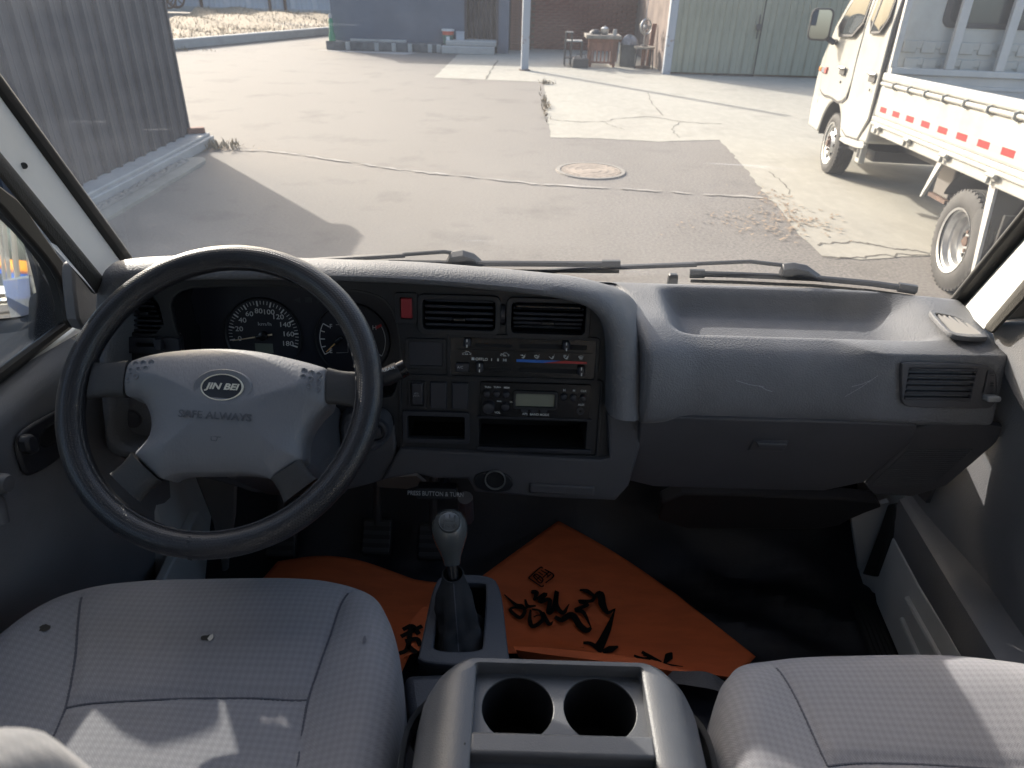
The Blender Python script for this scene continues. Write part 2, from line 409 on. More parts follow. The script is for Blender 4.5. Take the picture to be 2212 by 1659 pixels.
def chaikin(p, it=2, closed=True):
    for _ in range(it):
        q = []; n = len(p)
        for i in range(n if closed else n - 1):
            a, b = p[i], p[(i + 1) % n]
            q.append(tuple(a[k] * .75 + b[k] * .25 for k in range(len(a)))); q.append(tuple(a[k] * .25 + b[k] * .75 for k in range(len(a))))
        if not closed: q = [p[0]] + q + [p[-1]]
        p = q
    return p
def spline(pts, n=8):
    """Catmull-Rom through pts"""
    P = [Vector(p) for p in pts]; P = [P[0] * 2 - P[1]] + P + [P[-1] * 2 - P[-2]]; o = []
    for i in range(1, len(P) - 2):
        for k in range(n):
            t = k / n; a, b, c, d = P[i - 1], P[i], P[i + 1], P[i + 2]
            o.append(0.5 * ((2 * b) + (c - a) * t + (2 * a - 5 * b + 4 * c - d) * t * t + (3 * b - a - 3 * c + d) * t ** 3))
    o.append(P[-2]); return o
def sstep(a, b, x):
    t = max(0.0, min(1.0, (x - a) / (b - a))); return t * t * (3 - 2 * t)

class MB:
    def __init__(s, M=None):
        s.v = []; s.f = []; s.M = M if M is not None else Matrix()
    def add(s, vs, fs):
        k = len(s.v); s.v += [s.M @ Vector(v) for v in vs]; s.f += [tuple(i + k for i in f) for f in fs]; return s
    def box(s, x0, x1, y0, y1, z0, z1, M=None):
        vs = [Vector((x, y, z)) for z in (z0, z1) for y in (y0, y1) for x in (x0, x1)]
        if M is not None: vs = [M @ v for v in vs]
        return s.add(vs, [(0, 2, 3, 1), (4, 5, 7, 6), (0, 1, 5, 4), (2, 6, 7, 3), (0, 4, 6, 2), (1, 3, 7, 5)])
    def prism(s, poly, z0, z1, top=1.0):
        n = len(poly); cx = sum(p[0] for p in poly) / n; cy = sum(p[1] for p in poly) / n
        vs = [(x, y, z0) for x, y in poly] + [(cx + (x - cx) * top, cy + (y - cy) * top, z1) for x, y in poly]
        fs = [tuple(range(n - 1, -1, -1)), tuple(range(n, 2 * n))] + [(i, (i + 1) % n, n + (i + 1) % n, n + i) for i in range(n)]
        return s.add(vs, fs)
    def hexa(s, a, b):
        """closed solid between two polygons of 3-D points"""
        n = len(a)
        return s.add(list(a) + list(b), [tuple(range(n - 1, -1, -1)), tuple(range(n, 2 * n))] + [(i, (i + 1) % n, n + (i + 1) % n, n + i) for i in range(n)])
    def loft(s, rings, closed=True, cap=(False, False)):
        n = len(rings[0]); vs = [p for r in rings for p in r]; fs = []
        for j in range(len(rings) - 1):
            for i in range(n if closed else n - 1):
                a = j * n + i; b = j * n + (i + 1) % n; fs.append((a, b, b + n, a + n))
        if cap[0]: fs.append(tuple(range(n - 1, -1, -1)))
        if cap[1]: k = (len(rings) - 1) * n; fs.append(tuple(range(k, k + n)))
        return s.add(vs, fs)
    def tube(s, path, r, n=8, cap=True, flat=1.0):
        P = [Vector(p) for p in path]; rings = []; prev = None
        for i, p in enumerate(P):
            t = (P[min(i + 1, len(P) - 1)] - P[max(i - 1, 0)]).normalized()
            if prev is None:
                a = Vector((0, 0, 1)) if abs(t.z) < 0.9 else Vector((1, 0, 0)); u = t.cross(a).normalized()
            else: u = (prev - t * prev.dot(t)).normalized()
            w = t.cross(u); prev = u; rr = r[i] if isinstance(r, (list, tuple)) else r
            rings.append([p + u * (rr * math.cos(2 * math.pi * k / n)) + w * (rr * flat * math.sin(2 * math.pi * k / n)) for k in range(n)])
        return s.loft(rings, True, (cap, cap))
    def lathe(s, prof, n=32, M=None, cap=(False, False)):
        rings = [[(r * math.cos(2 * math.pi * k / n), r * math.sin(2 * math.pi * k / n), z) for k in range(n)] for r, z in prof]
        if M is not None: rings = [[M @ Vector(p) for p in q] for q in rings]
        return s.loft(rings, True, cap)
    def grid(s, fn, nu, nv):
        vs = [fn(i / nu, j / nv) for j in range(nv + 1) for i in range(nu + 1)]
        return s.add(vs, [(j * (nu + 1) + i, j * (nu + 1) + i + 1, (j + 1) * (nu + 1) + i + 1, (j + 1) * (nu + 1) + i) for j in range(nv) for i in range(nu)])
    def ribbon(s, pts, ws, up):
        """flat strip along 3-D pts, widths ws, lying square to up"""
        P = [Vector(p) for p in pts]; a = []; b = []; up = Vector(up)
        for i, p in enumerate(P):
            t = (P[min(i + 1, len(P) - 1)] - P[max(i - 1, 0)]); sd = t.cross(up).normalized(); w = ws[i] if isinstance(ws, (list, tuple)) else ws
            a.append(p + sd * w / 2); b.append(p - sd * w / 2)
        return s.loft([a, b], False)
    def mesh(s, name):
        me = bpy.data.meshes.new(name); me.from_pydata([tuple(v) for v in s.v], [], s.f)
        bm = bmesh.new(); bm.from_mesh(me); bmesh.ops.remove_doubles(bm, verts=bm.verts, dist=1e-6); bmesh.ops.recalc_face_normals(bm, faces=bm.faces); bm.to_mesh(me); bm.free()
        return me
    def build(s, name, m, parent=None, smooth=False, bevel=0.0, seg=2, angle=40, kind=None, label=None):
        o = link_mesh(name, s.mesh(name), m, parent, smooth, bevel, seg, angle)
        if kind: o['kind'] = kind
        if label: o['label'] = label
        return o

def curve_mesh(name, loops, depth, bevel=0.0):
    cu = bpy.data.curves.new(name, 'CURVE'); cu.dimensions = '2D'; cu.fill_mode = 'BOTH'; cu.extrude = depth / 2; cu.bevel_depth = bevel; cu.bevel_resolution = 1
    for lp in loops:
        sp = cu.splines.new('POLY'); sp.points.add(len(lp) - 1)
        for p, q in zip(sp.points, lp): p.co = (q[0], q[1], 0, 1)
        sp.use_cyclic_u = True
    ob = bpy.data.objects.new('tmp', cu); me = bpy.data.meshes.new_from_object(ob)
    bpy.data.objects.remove(ob); bpy.data.curves.remove(cu); me.name = name; me.materials.clear()
    return me
def plate(name, M, outline, holes, c0, c1, m, parent, bevel=0.0, smooth=True):
    """flat plate with holes in a plane's own axes, from height c0 to c1"""
    me = curve_mesh(name, [outline] + list(holes), (c1 - c0) - 2 * bevel, bevel)
    me.transform(M @ Matrix.Translation((0, 0, (c0 + c1) / 2)))
    return link_mesh(name, me, m, parent, smooth, 0, 2, 30)
def text(name, body, M, x, y, c, size, m, parent, rot=0.0, align='CENTER', shear=0.0, bold=0.0, sx=1.0, depth=0.0003):
    cu = bpy.data.curves.new(name, 'FONT'); cu.body = body; cu.size = size; cu.align_x = align; cu.align_y = 'CENTER'; cu.extrude = depth; cu.shear = shear; cu.offset = bold; cu.resolution_u = 3
    ob = bpy.data.objects.new('tmp', cu); me = bpy.data.meshes.new_from_object(ob)
    bpy.data.objects.remove(ob); bpy.data.curves.remove(cu); me.materials.clear(); me.name = name
    me.transform(M @ Matrix.Translation((x, y, c)) @ Matrix.Rotation(rot, 4, 'Z') @ Matrix.Diagonal((sx, 1, 1, 1)))
    return link_mesh(name, me, m, parent)

# ================================================================== GROUND
def g(X, Y, z=0.0): return on_z(X, Y, z)
def flat(name, pts, z, m, kind='structure', jitter=0.0, step=0.25):
    """a flat sheet from a ground outline; jitter frays its edge"""
    rnd = random.Random(hash(name) % 1000 if False else len(name) * 31)
    P = []
    for i in range(len(pts)):
        a, b = Vector((pts[i][0], pts[i][1])), Vector((pts[(i + 1) % len(pts)][0], pts[(i + 1) % len(pts)][1]))
        n = max(1, int((b - a).length / step)) if jitter else 1
        for k in range(n):
            q = a.lerp(b, k / n)
            if jitter and k: q += Vector((rnd.gauss(0, jitter), rnd.gauss(0, jitter)))
            P.append((q.x, q.y))
    o = link_mesh(name, curve_mesh(name, [P], 0.0), m)
    o.location.z = z
    tag(o, None, None, None, kind)
    return o
b = MB(); b.add([(-400, -400, 0), (400, -400, 0), (400, 400, 0), (-400, 400, 0)], [(0, 1, 2, 3)])
tag(b.build('asphalt_ground', ASPH), kind='structure')
pA = [g(938, 168), g(1175, 178), g(1186, 275), g(1190, 298), g(1300, 300), g(1420, 307), g(1555, 303), g(1660, 425), g(1720, 500), g(1775, 553), g(1860, 562), g(2010, 553), g(2150, 560)]
yb = g(1225, 108).y
pad = [(p.x, p.y) for p in pA] + [(9.0, 4.7), (16.0, 4.7), (16.0, yb + 1), (g(985, 118).x + 0.2, yb + 1), (g(985, 122).x, g(985, 122).y)]
flat('concrete_pavement', pad, 0.004, CONC, jitter=0.012, step=0.10)
# strips of pale concrete before the grey building, and under its kerb
q = [g(680, 108), g(800, 112), g(905, 114), g(880, 118), g(740, 112)]
flat('concrete_strip', [(p.x, p.y) for p in q], 0.004, CONC2, jitter=0.02)
# cracks of the slab and the seam across the asphalt, dark gaps with their own outline
cr = MB()
def crack(px, w, rnd=random.Random(3)):
    P = spline([g(x, y, 0.007) for x, y in px], 6); Q = [p + Vector((rnd.gauss(0, .012), rnd.gauss(0, .02), 0)) for p in P]
    cr.ribbon(Q, [w * (0.25 + .75 * rnd.random()) for _ in Q], (0, 0, 1))
crack([(1188, 258), (1240, 262), (1300, 262), (1340, 256), (1410, 252), (1470, 262), (1560, 268)], 0.03)
crack([(1300, 262), (1330, 274), (1350, 280)], 0.018)
crack([(1400, 200), (1408, 222), (1432, 250)], 0.02)
crack([(1470, 262), (1452, 280), (1470, 298)], 0.014)
crack([(1660, 372), (1690, 392), (1706, 420)], 0.02)
crack([(1770, 528), (1840, 522), (1900, 530), (1960, 540), (2010, 545)], 0.03)
crack([(1770, 552), (1850, 556), (1930, 550), (2010, 551)], 0.02)
crack([(1075, 130), (1062, 150), (1050, 172)], 0.05)
tag(cr.build('pavement_cracks', CRACK), kind='structure')
sm = MB(); rn = random.Random(5)
P = spline([g(x, y, 0.008) for x, y in ((492, 322), (600, 328), (720, 345), (860, 365), (1000, 380), (1150, 396), (1320, 406), (1480, 416), (1660, 427))], 10)
i0 = 0
while i0 < len(P) - 3:
    ln_ = rn.randint(3, 9); sg_ = [p + Vector((0, rn.gauss(0, .012), 0)) for p in P[i0:i0 + ln_ + 1]]
    if len(sg_) > 2: sm.ribbon(sg_, [0.004] + [0.018 + 0.05 * rn.random() for _ in sg_[1:-1]] + [0.004], (0, 0, 1))
    i0 += ln_ + rn.randint(0, 1)
tag(sm.build('pale_seam_line', LINEW), kind='structure')
s2 = MB(); P2 = [p + Vector((rn.gauss(0, .01), .045 + rn.gauss(0, .01), .001)) for p in P]
s2.ribbon(P2[:26], [0.003 + 0.007 * rn.random() for _ in P2[:26]], (0, 0, 1))
tag(s2.build('seam_crack', CRACK), kind='structure')

# dry litter and weeds that nobody could count
def litter(name, spots, m, h, n, rnd):
    b = MB()
    for (cx, cy, rx, ry, k, up) in spots:
        for _ in range(k):
            x, y = rnd.gauss(cx, rx), rnd.gauss(cy, ry); a = rnd.random() * 6.28; l = h * (0.5 + rnd.random()); w = l * (0.12 if up else 0.35)
            dx, dy = math.cos(a) * l * (0.5 if up else 1), math.sin(a) * l * (0.5 if up else 1); z = 0.012
            sx, sy = -math.sin(a) * w, math.cos(a) * w
            top = l * rnd.uniform(.5, 1) if up else rnd.uniform(0, .35) * l
            b.add([(x - sx, y - sy, z), (x + sx, y + sy, z), (x + dx + sx * .3, y + dy + sy * .3, z + top), (x + dx - sx * .3, y + dy - sy * .3, z + top)], [(0, 1, 2, 3)])
    return tag(b.build(name, m), kind='stuff')
c0 = g(475, 320); c1 = g(1180, 182); c2 = g(1177, 230); c3 = g(1700, 480); c4 = g(1640, 490); c5 = g(400, 110); c6 = g(1680, 440)
litter('dry_weeds', [(c0.x, c0.y, .12, .07, 130, True), (c1.x, c1.y, .07, .06, 60, True), (c2.x, c2.y, .03, .5, 110, True), (c5.x, c5.y, .5, .15, 80, True)], STRAW, 0.07, 0, random.Random(2))
litter('dry_leaves', [(c3.x, c3.y, .20, .20, 160, False), (c4.x, c4.y, .35, .18, 120, False), (c6.x, c6.y, .10, .28, 120, False), (c0.x - .05, c0.y - .12, .18, .06, 60, False)], mat('brown_leaf', (0.26, 0.19, 0.13), 0.9), 0.026, 0, random.Random(4))

# the raised dry field, its kerb and what lies on it
kl, kr = g(330, 113), g(716, 76)
kd = (kr - kl).normalized(); kn = Vector((-kd.y, kd.x, 0))
b = MB(); A, B_ = kl - kd * 3, kr + kd * 4
b.hexa([A, B_, B_ + Vector((0, 0, .22)), A + Vector((0, 0, .22))], [A + kn * .22, B_ + kn * .22, B_ + kn * .22 + Vector((0, 0, .22)), A + kn * .22 + Vector((0, 0, .22))])
tag(b.build('field_kerb', CONC2, bevel=.03), kind='structure')
b = MB(); A2, B2 = A + kn * .2, B_ + kn * .2
def fz(u, v):
    p = A2.lerp(B2, u); q = Vector((p.x - 6 + 3 * u, 45, 0)); r = p.lerp(q, v)
    return (r.x, r.y, .19 + .10 * math.sin(r.x * .9) * math.sin(r.y * .6) * min(1, v * 6) + .05 * math.sin(r.x * 3.1 + r.y * 2.3) * min(1, v * 6))
b.grid(fz, 60, 60); tag(b.build('dry_field_ground', FIELDM, smooth=True), kind='structure')
rnd = random.Random(11); b = MB()
for _ in range(6000):
    p = Vector(fz(rnd.random(), rnd.random() ** 1.6 * .9)); a = rnd.random() * 6.28; l = .06 + .09 * rnd.random()
    d = Vector((math.cos(a), math.sin(a), 0)); s = Vector((-d.y, d.x, 0)) * .012
    b.add([p - s, p + s, p + d * l * .6 + Vector((0, 0, l * rnd.uniform(.3, 1)))], [(0, 1, 2)])
tag(b.build('dry_grass', STRAW), kind='stuff')

# ================================================================== GREY RIBBED SHED, left
cor = g(412, 315); XW, YC = cor.x, cor.y
shed = thing('metal_shed', 'grey ribbed steel shed on a concrete plinth, at left ahead of the van', 'shed', (XW, YC, 0))
SH = 1.76
MB().box(XW - 5.5, XW - 0.03, 0.2, YC - .02, 0.0, SH - .02).build('shed_frame', GREYW, shed)
MB().box(XW - 5.7, XW + .10, 0.0, YC + .06, SH, SH + .06).build('roof', SHEDM, shed, bevel=.01)
MB().box(XW - .02, XW + .12, YC - .10, YC + .08, SH - .10, SH - .002).build('gutter', SHEDM, shed, bevel=.01)
MB().box(XW - 5.0, XW - .09, -.5, 4.40, SH + .06, 4.7).build('added_shade_block', SHEDM, shed, bevel=.01)  # unseen block added on the shed, out of view, to shade the cab
pitch = (YC - 0.4) / 34
pm = MB(); w = pitch
prof = [(0, 0), (w * .36, 0), (w * .40, .004), (w * .44, 0), (w * .74, 0), (w * .79, .034), (w * .91, .034), (w * .96, 0), (w - .004, 0)]
pm.loft([[(x, -y, .13) for y, x in prof], [(x, -y, SH - .004) for y, x in prof]], False)
psrc = pm.mesh('sheet_panel'); psrc.materials.append(SHEDM)
for i in range(34):
    share(psrc, 'sheet_panel', Matrix.Translation((XW + .002 + .002 * (i % 2), YC - i * pitch, 0)), shed)
MB().box(XW - .02, XW + .02, YC - .002, YC + .03, .13, SH - .003).build('corner_trim', SHEDM, shed)
MB().box(XW - .1, XW + .20, .4, YC + .10, 0, .13).build('plinth', CONC2, shed, bevel=.012)
MB().box(XW + .198, XW + .24, .4, YC + .10, 0, .10).build('plinth_edge', CONC2, shed, bevel=.01)
# gutter of dirt and its rounded concrete apron in the ground
ap = g(458, 345); apx = ap.x
pts = [(XW + .16, .4), (apx, .4), (apx, ap.y - .22)] + [(apx - .12 + .12 * math.cos(R(a)), ap.y - .22 + .20 * math.sin(R(a))) for a in (20, 45, 70, 90)] + [(XW + .16, ap.y - .1)]
ob = link_mesh('apron_kerb', curve_mesh('apron_kerb', [pts], .03), CONC); ob.location.z = .015; tag(ob, kind='structure')
b = MB(); rnd = random.Random(9)
x0, x1 = XW + .24, apx - .13
b.grid(lambda u, v: (x0 + (x1 - x0) * u, .4 + (ap.y - .62) * v, .034 + .035 * rnd.random() * math.sin(math.pi * u)), 8, 160)
tag(b.build('gutter_dirt', DIRT), kind='stuff')
b = MB(); rb = random.Random(21)
pb = Vector((XW + .08, YC + .05, .16))
b.box(-.10, .08, -.05, .05, -.03, .03, Matrix.Translation(pb) @ Matrix.Rotation(.5, 4, 'Z'))
tag(b.build('broken_brick', BRICKL, bevel=.01), 'broken red brick on the plinth at the shed corner', 'brick')

# ================================================================== GREY RENDERED BUILDING, centre
gl = g(705, 107); GX0, GY = gl.x, gl.y
GX1 = on_y(1098, 80, GY).x
bld = thing('grey_building', 'low grey rendered building with a dark curtain in its doorway', 'building', (GX0, GY, 0))
dx0, dx1 = on_y(1006, 60, GY + .3).x, on_y(1074, 60, GY + .3).x
GH = 1.60
b = MB(); b.box(GX0 + .12, dx0, GY + .3, GY + 5, 0, GH); b.box(dx1, GX1, GY + .3, GY + 5, 0, GH - .004); b.box(dx0, dx1, GY + .34, GY + 5, 1.50, GH - .008); b.box(dx0, dx1, GY + 1.2, GY + 5, 0, 1.50)
b.build('wall', GREYW, bld)
MB().box(GX0, GX1 + .1, GY + .2, GY + 5.1, GH, GH + .08).build('roof', GREYW, bld, bevel=.02)
b = MB(); b.grid(lambda u, v: (dx0 + .02 + (dx1 - dx0 - .04) * u, GY + .52 + .045 * math.sin(u * 34 + 2 * math.sin(v * 3)) + .03 * math.sin(u * 13 + v * 5), .26 + 1.25 * v), 70, 14)
b.build('curtain', CURTAIN, bld, smooth=True)
for xx in (dx0, dx1):
    MB().box(xx - .03, xx + .03, GY + .27, GY + .33, .2, 1.50).build('door_jamb', CURTAIN, bld)
sx0, sx1 = on_y(955, 105, GY).x, on_y(1072, 105, GY).x
MB().box(sx0 + .10, sx1, GY - .10, GY + .5, 0.18, .30).build('upper_step', CONC2, bld, bevel=.02)
MB().box(sx0, sx1 - .04, GY - .22, GY + .29, 0, .178).build('lower_step', CONC2, bld, bevel=.02)
e0, e1 = GX0, on_y(955, 100, GY).x
MB().box(e0, e1, GY, GY + .3, 0, .20).build('plinth', mat('dark_plinth', (.13, .135, .14), .9, var=.4, vscale=4), bld, bevel=.015)
MB().box(e0 + .6, e1 - .9, GY + .05, GY + .18, .20, .255).build('pale_rail', CONC2, bld, bevel=.01)
for px in (752, 814, 851, 886, 929, 948):
    xx = on_y(px, 100, GY).x
    MB().box(xx - .055, xx + .055, GY - .06, GY - .002, 0, .19).build('plinth_block', CONC2, bld, bevel=.015)
# green bottle-shaped pump pipe at the corner
pc = on_y(717, 78, GY + .05)
t = thing('green_pipe', 'short green pipe standing at the left corner of the grey building', 'pipe', (pc.x, GY + .05, .2))
MB(Matrix.Translation((pc.x, GY + .05, 0))).lathe([(.085, .20), (.085, .30), (.055, .42), (.055, .66), (.035, .70)], 14, cap=(True, True)).build('pipe_body', GREEN, t, smooth=True)
MB(Matrix.Translation((pc.x, GY + .05, 0))).lathe([(.045, .70), (.045, .76), (.02, .80)], 12, cap=(True, True)).build('pipe_cap', CONC2, t, smooth=True)
# paint bucket and pale box by the door
pc = on_y(968, 95, GY + .1)
t = thing('paint_bucket', 'small green and red paint bucket on the plinth left of the curtain', 'bucket', (pc.x, GY + .12, .20))
MT = Matrix.Translation((pc.x, GY + .12, .205))
MB(MT).lathe([(.115, 0), (.135, .20)], 18, cap=(True, False)).build('lower_body', mat('bucket_green', (.05, .13, .11), .5), t, smooth=True)
MB(MT).lathe([(.136, .201), (.145, .285)], 18).build('red_band', mat('bucket_red', (.50, .10, .06), .5), t, smooth=True)
MB(MT).lathe([(.158, .286), (.158, .325), (.02, .33)], 18, cap=(True, True)).build('lid', mat('bucket_lid', (.55, .55, .54), .5), t, smooth=True)
MB(MT).box(-.03, .05, -.145, -.128, .05, .17).build('label_patch', PRINT, t)
pc = on_y(994, 100, GY + .05)
t = thing('pale_box', 'pale grey box beside the paint bucket at the doorway', 'box', (pc.x, GY + .05, .2))
MB().box(pc.x - .10, pc.x + .10, GY + .03, GY + .2, .202, .46).build('box_body', mat('pale_box_grey', (.33, .36, .40), .7), t, bevel=.01)
MB().box(pc.x - .105, pc.x + .105, GY + .02, GY + .2, .462, .485).build('box_lid', mat('pale_box_grey', (.33, .36, .40), .7), t, bevel=.005)

# ================================================================== BRICK BUILDING with its bricks
BY = yb
gp = g(1432, 160); XG, YG = gp.x, gp.y
bk = thing('brick_building', 'old red brick building behind the steel post', 'building', (0, BY, 0))
BX0, BX1 = GX1 + .02, XG + .15
px0 = on_y(1103, 80, BY - .5).x; px1 = on_y(1158, 80, BY - .5).x
MB().box(BX0 - .1, BX1, BY + .06, BY + 4, 0, 1.9).build('wall_core', MORTAR, bk)
MB().box(BX0 - .2, BX1 + .1, BY - .2, BY + 4.2, 1.9, 1.96).build('roof', MORTAR, bk)
bm_ = MB(); bm_.box(-.122, .122, -.05, .05, -.029, .029); bsrc = bm_.mesh('brick'); bsrc.materials.append(BRICK)
bm_ = MB(); bm_.box(-.122, .122, -.05, .05, -.029, .029); bsrc2 = bm_.mesh('brick_pale'); bsrc2.materials.append(BRICKL)
rnd = random.Random(31); count = 0; rest = MB(); rest2 = MB()
x_pier = px0 + (px1 - px0) * .68
for row in range(28):
    zz = .035 + row * .066; xx = BX0 + (.125 if row % 2 else 0)
    while xx < BX1 - .12:
        if xx > x_pier + .05:
            M = Matrix.Translation((xx, BY + .052 - rnd.random() * .012, zz)) @ Matrix.Rotation(rnd.gauss(0, .012), 4, 'Y') @ Matrix.Rotation(rnd.gauss(0, .02), 4, 'Z')
            src = bsrc2 if (zz > 1.05 and rnd.random() < .5) else bsrc
            if count < 262 and row < 21: share(src, 'brick', M, bk); count += 1
            else: (rest2 if src is bsrc2 else rest).box(-.122, .122, -.05, .05, -.029, .029, M)
        xx += .256
if rest2.v: rest2.build('upper_pale_bricks', BRICKL, bk, kind='stuff')
rest.build('upper_bricks', BRICK, bk, kind='stuff')
MB().box(px0 - .02, x_pier - .01, BY - .44, BY + .2, 0, 1.89).build('pier_core', MORTAR, bk)
pc_ = 0
for row in range(28):
    zz = .035 + row * .066; n = 2; wv = (x_pier - px0) / n
    for k in range(n):
        if pc_ < 38:
            share(bsrc2, 'brick', Matrix.Translation((px0 + wv * (k + .5) - .01, BY - .452 - rnd.random() * .01, zz)) @ Matrix.Diagonal(((wv - .014) / .244, 1, 1, 1)) @ Matrix.Rotation(rnd.gauss(0, .012), 4, 'Y'), bk); pc_ += 1
MB().box(x_pier + .02, x_pier + .09, BY - .30, BY - .02, 0, 1.89).build('door_post', RUST, bk)

# steel post in front
pp = g(1133, 152)
t = thing('steel_post', 'pale rusty square steel post standing alone before the brick wall', 'post', (pp.x, pp.y, 0))
MB(Matrix.Translation((pp.x, pp.y, 0)) @ Matrix.Rotation(.12, 4, 'Z')).box(-.075, .075, -.06, .06, 0, 3.0).build('shaft', POSTM, t, bevel=.008)
MB(Matrix.Translation((pp.x, pp.y, 0)) @ Matrix.Rotation(.12, 4, 'Z')).box(-.11, .11, -.10, .10, 0.004, .02).build('foot_plate', RUST, t)

# ================================================================== SAGE STEEL GATE
gt = thing('steel_gate', 'pale sage green ribbed steel double gate with a bolt', 'gate', (XG, YG, 0))
LX0 = on_y(1455, 100, YG).x; LXm = on_y(1638, 100, YG).x; LX1 = LXm + (LXm - LX0) * 1.35
for (a, c, nm) in ((LX0, LXm - .015, 7), (LXm + .015, LX1, 9)):
    wv = (c - a) / nm
    pb_ = MB(); pr = [(0.004, 0), (wv * .40, 0), (wv * .44, -.012), (wv * .48, -.012), (wv * .52, 0), (wv * .86, 0), (wv * .90, -.028), (wv * .97, -.028), (wv - .002, 0)]
    pb_.loft([[(x, y, .05) for x, y in pr], [(x, y, 1.58) for x, y in pr]], False); src = pb_.mesh('gate_panel'); src.materials.append(GATEM)
    for k in range(nm): share(src, 'gate_panel', Matrix.Translation((a + k * wv, YG - .002 * (k % 2), 0)), gt)
    MB().box(a - .01, c + .01, YG + .006, YG + .04, .045, 1.58).build('leaf_back', GATEM, gt)
MB().box(LXm - .012, LXm + .012, YG + .002, YG + .03, .05, 1.58).build('leaf_gap', BLACK, gt)
MB().box(XG - .02, LX0 - .012, YG - .08, YG + .06, 0, 1.75).build('gate_post', POSTM, gt, bevel=.008)
MB().box(XG - .03, LX1, YG - .02, YG + .08, 1.59, 1.66).build('lintel', GATEM, gt)
lk = on_y(1640, 58, YG - .03)
MB().tube([(lk.x - .02, YG - .05, lk.z - .22), (lk.x - .02, YG - .05, lk.z + .22)], .013, 8).build('bolt', IRON, gt)
MB().box(lk.x - .06, lk.x + .04, YG - .07, YG - .032, lk.z - .06, lk.z + .05).build('lock', IRON, gt, bevel=.006)
MB().box(LX0 + .9, LXm, YG - .035, YG - .03, .0, .045).build('gate_gap', BLACK, gt)
gb = MB().box(XG + .02, XG + 9, YG + .10, BY + 1, 0, 1.64)
tag(gb.build('garage_building', MORTAR), 'low garage building behind the sage green steel gate', 'building')

# ================================================================== JUNK before the brick wall
JY = YG + .9
def jx(X, Y=100, y=None): return on_y(X, Y, y if y else JY)
a, c = jx(1262, 140).x, jx(1338, 140).x
t = thing('workbench', 'old red-brown wooden workbench with a cluttered pale top', 'workbench', ((a + c) / 2, JY, 0))
tz = jx(1300, 84).z
MB().box(a, c, JY - .05, JY + .65, tz, tz + .07).build('worktop', mat('pale_worn_wood', (.27, .24, .20), .9, var=.4, vscale=6), t, bevel=.01)
nb_ = 4; wv = (c - a - .16) / nb_
for k in range(nb_): MB().box(a + .08 + k * wv + .003, a + .08 + (k + 1) * wv - .003, JY + .02, JY + .05, .33, tz - .07).build('plank', WOODR, t, bevel=.004)
MB().box(a + .06, c - .06, JY + .0, JY + .04, tz - .066, tz - .002).build('apron', WOODR, t, bevel=.004)
for xx in (a + .10, c - .16):
    for yy in (JY + .03, JY + .5): MB().box(xx, xx + .06, yy, yy + .06, 0, tz - .003).build('leg', WOODR, t, bevel=.004)
for k in range(7): MB().box(a + .17 + k * .085, a + .20 + k * .085, JY + .02, JY + .05, .12, .33).build('slat', WOODR, t)
MB().box(a + .16, c - .16, JY + .015, JY + .055, .08, .12).build('stretcher', WOODR, t)
MB().box(c - .06, c - .03, JY - .02, JY + .02, .3, tz - .05).build('clamp_bar', CONC2, t)
pz = tz + .071; pxx = jx(1308, 72).x
t = thing('metal_pot', 'shiny round metal pot on the cluttered workbench', 'pot', (pxx, JY + .2, pz))
MB(Matrix.Translation((pxx, JY + .2, pz))).lathe([(.06, 0), (.085, .03), (.085, .12), (.09, .125)], 16, cap=(True, False)).build('pot_body', STEEL, t, smooth=True)
MB(Matrix.Translation((pxx, JY + .2, pz))).lathe([(.088, .126), (.05, .15), (.015, .155), (.015, .18)], 16, cap=(True, True)).build('lid', STEEL, t, smooth=True)
pxx = jx(1288, 72).x
t = thing('dark_bowl', 'dark upturned bowl left of the metal pot', 'bowl', (pxx, JY + .25, pz))
MB(Matrix.Translation((pxx, JY + .25, pz))).lathe([(.13, 0), (.12, .05), (.07, .09), (.03, .095)], 16, cap=(True, True)).build('bowl_body', IRON, t, smooth=True)
pxx = jx(1330, 72).x
t = thing('tin_can', 'small tin can at the right end of the workbench', 'can', (pxx, JY + .15, pz))
MB(Matrix.Translation((pxx, JY + .15, pz))).lathe([(.045, 0), (.045, .10), (.04, .105)], 12, cap=(True, True)).build('can_body', CONC2, t, smooth=True)
MB(Matrix.Translation((pxx, JY + .15, pz + .105))).lathe([(.038, 0), (.038, .012)], 12, cap=(True, True)).build('can_lid', STEEL, t)
# iron rack
a, c = jx(1222).x, jx(1258).x
t = thing('iron_rack', 'dark iron frame rack left of the red-brown workbench', 'rack', ((a + c) / 2, JY + .1, 0))
hz = jx(1240, 70).z
for xx in (a, a + .13, c):
    for yy in (JY, JY + .35): MB().tube([(xx, yy, 0), (xx, yy, hz if xx < c else .52)], .014, 6).build('upright', IRON, t)
for zz in (.16, .5): MB().box(a, c, JY, JY + .35, zz, zz + .02).build('shelf', CONC2 if zz > .3 else IRON, t)
MB().box(a, a + .16, JY - .01, JY + .36, hz - .02, hz).build('top_bar', IRON, t)
a, c = jx(1237, 145, JY - .3).x, jx(1270, 145, JY - .3).x
t = thing('dark_crate', 'low dark toolbox on the ground before the iron rack', 'toolbox', ((a + c) / 2, JY - .2, 0))
MB().box(a, c, JY - .3, JY - .06, .006, .19).build('crate_body', IRON, t, bevel=.012)
MB().tube([(a + .05, JY - .18, .19), (a + .08, JY - .18, .27), (c - .08, JY - .18, .27), (c - .05, JY - .18, .19)], .01, 6).build('handle', IRON, t)
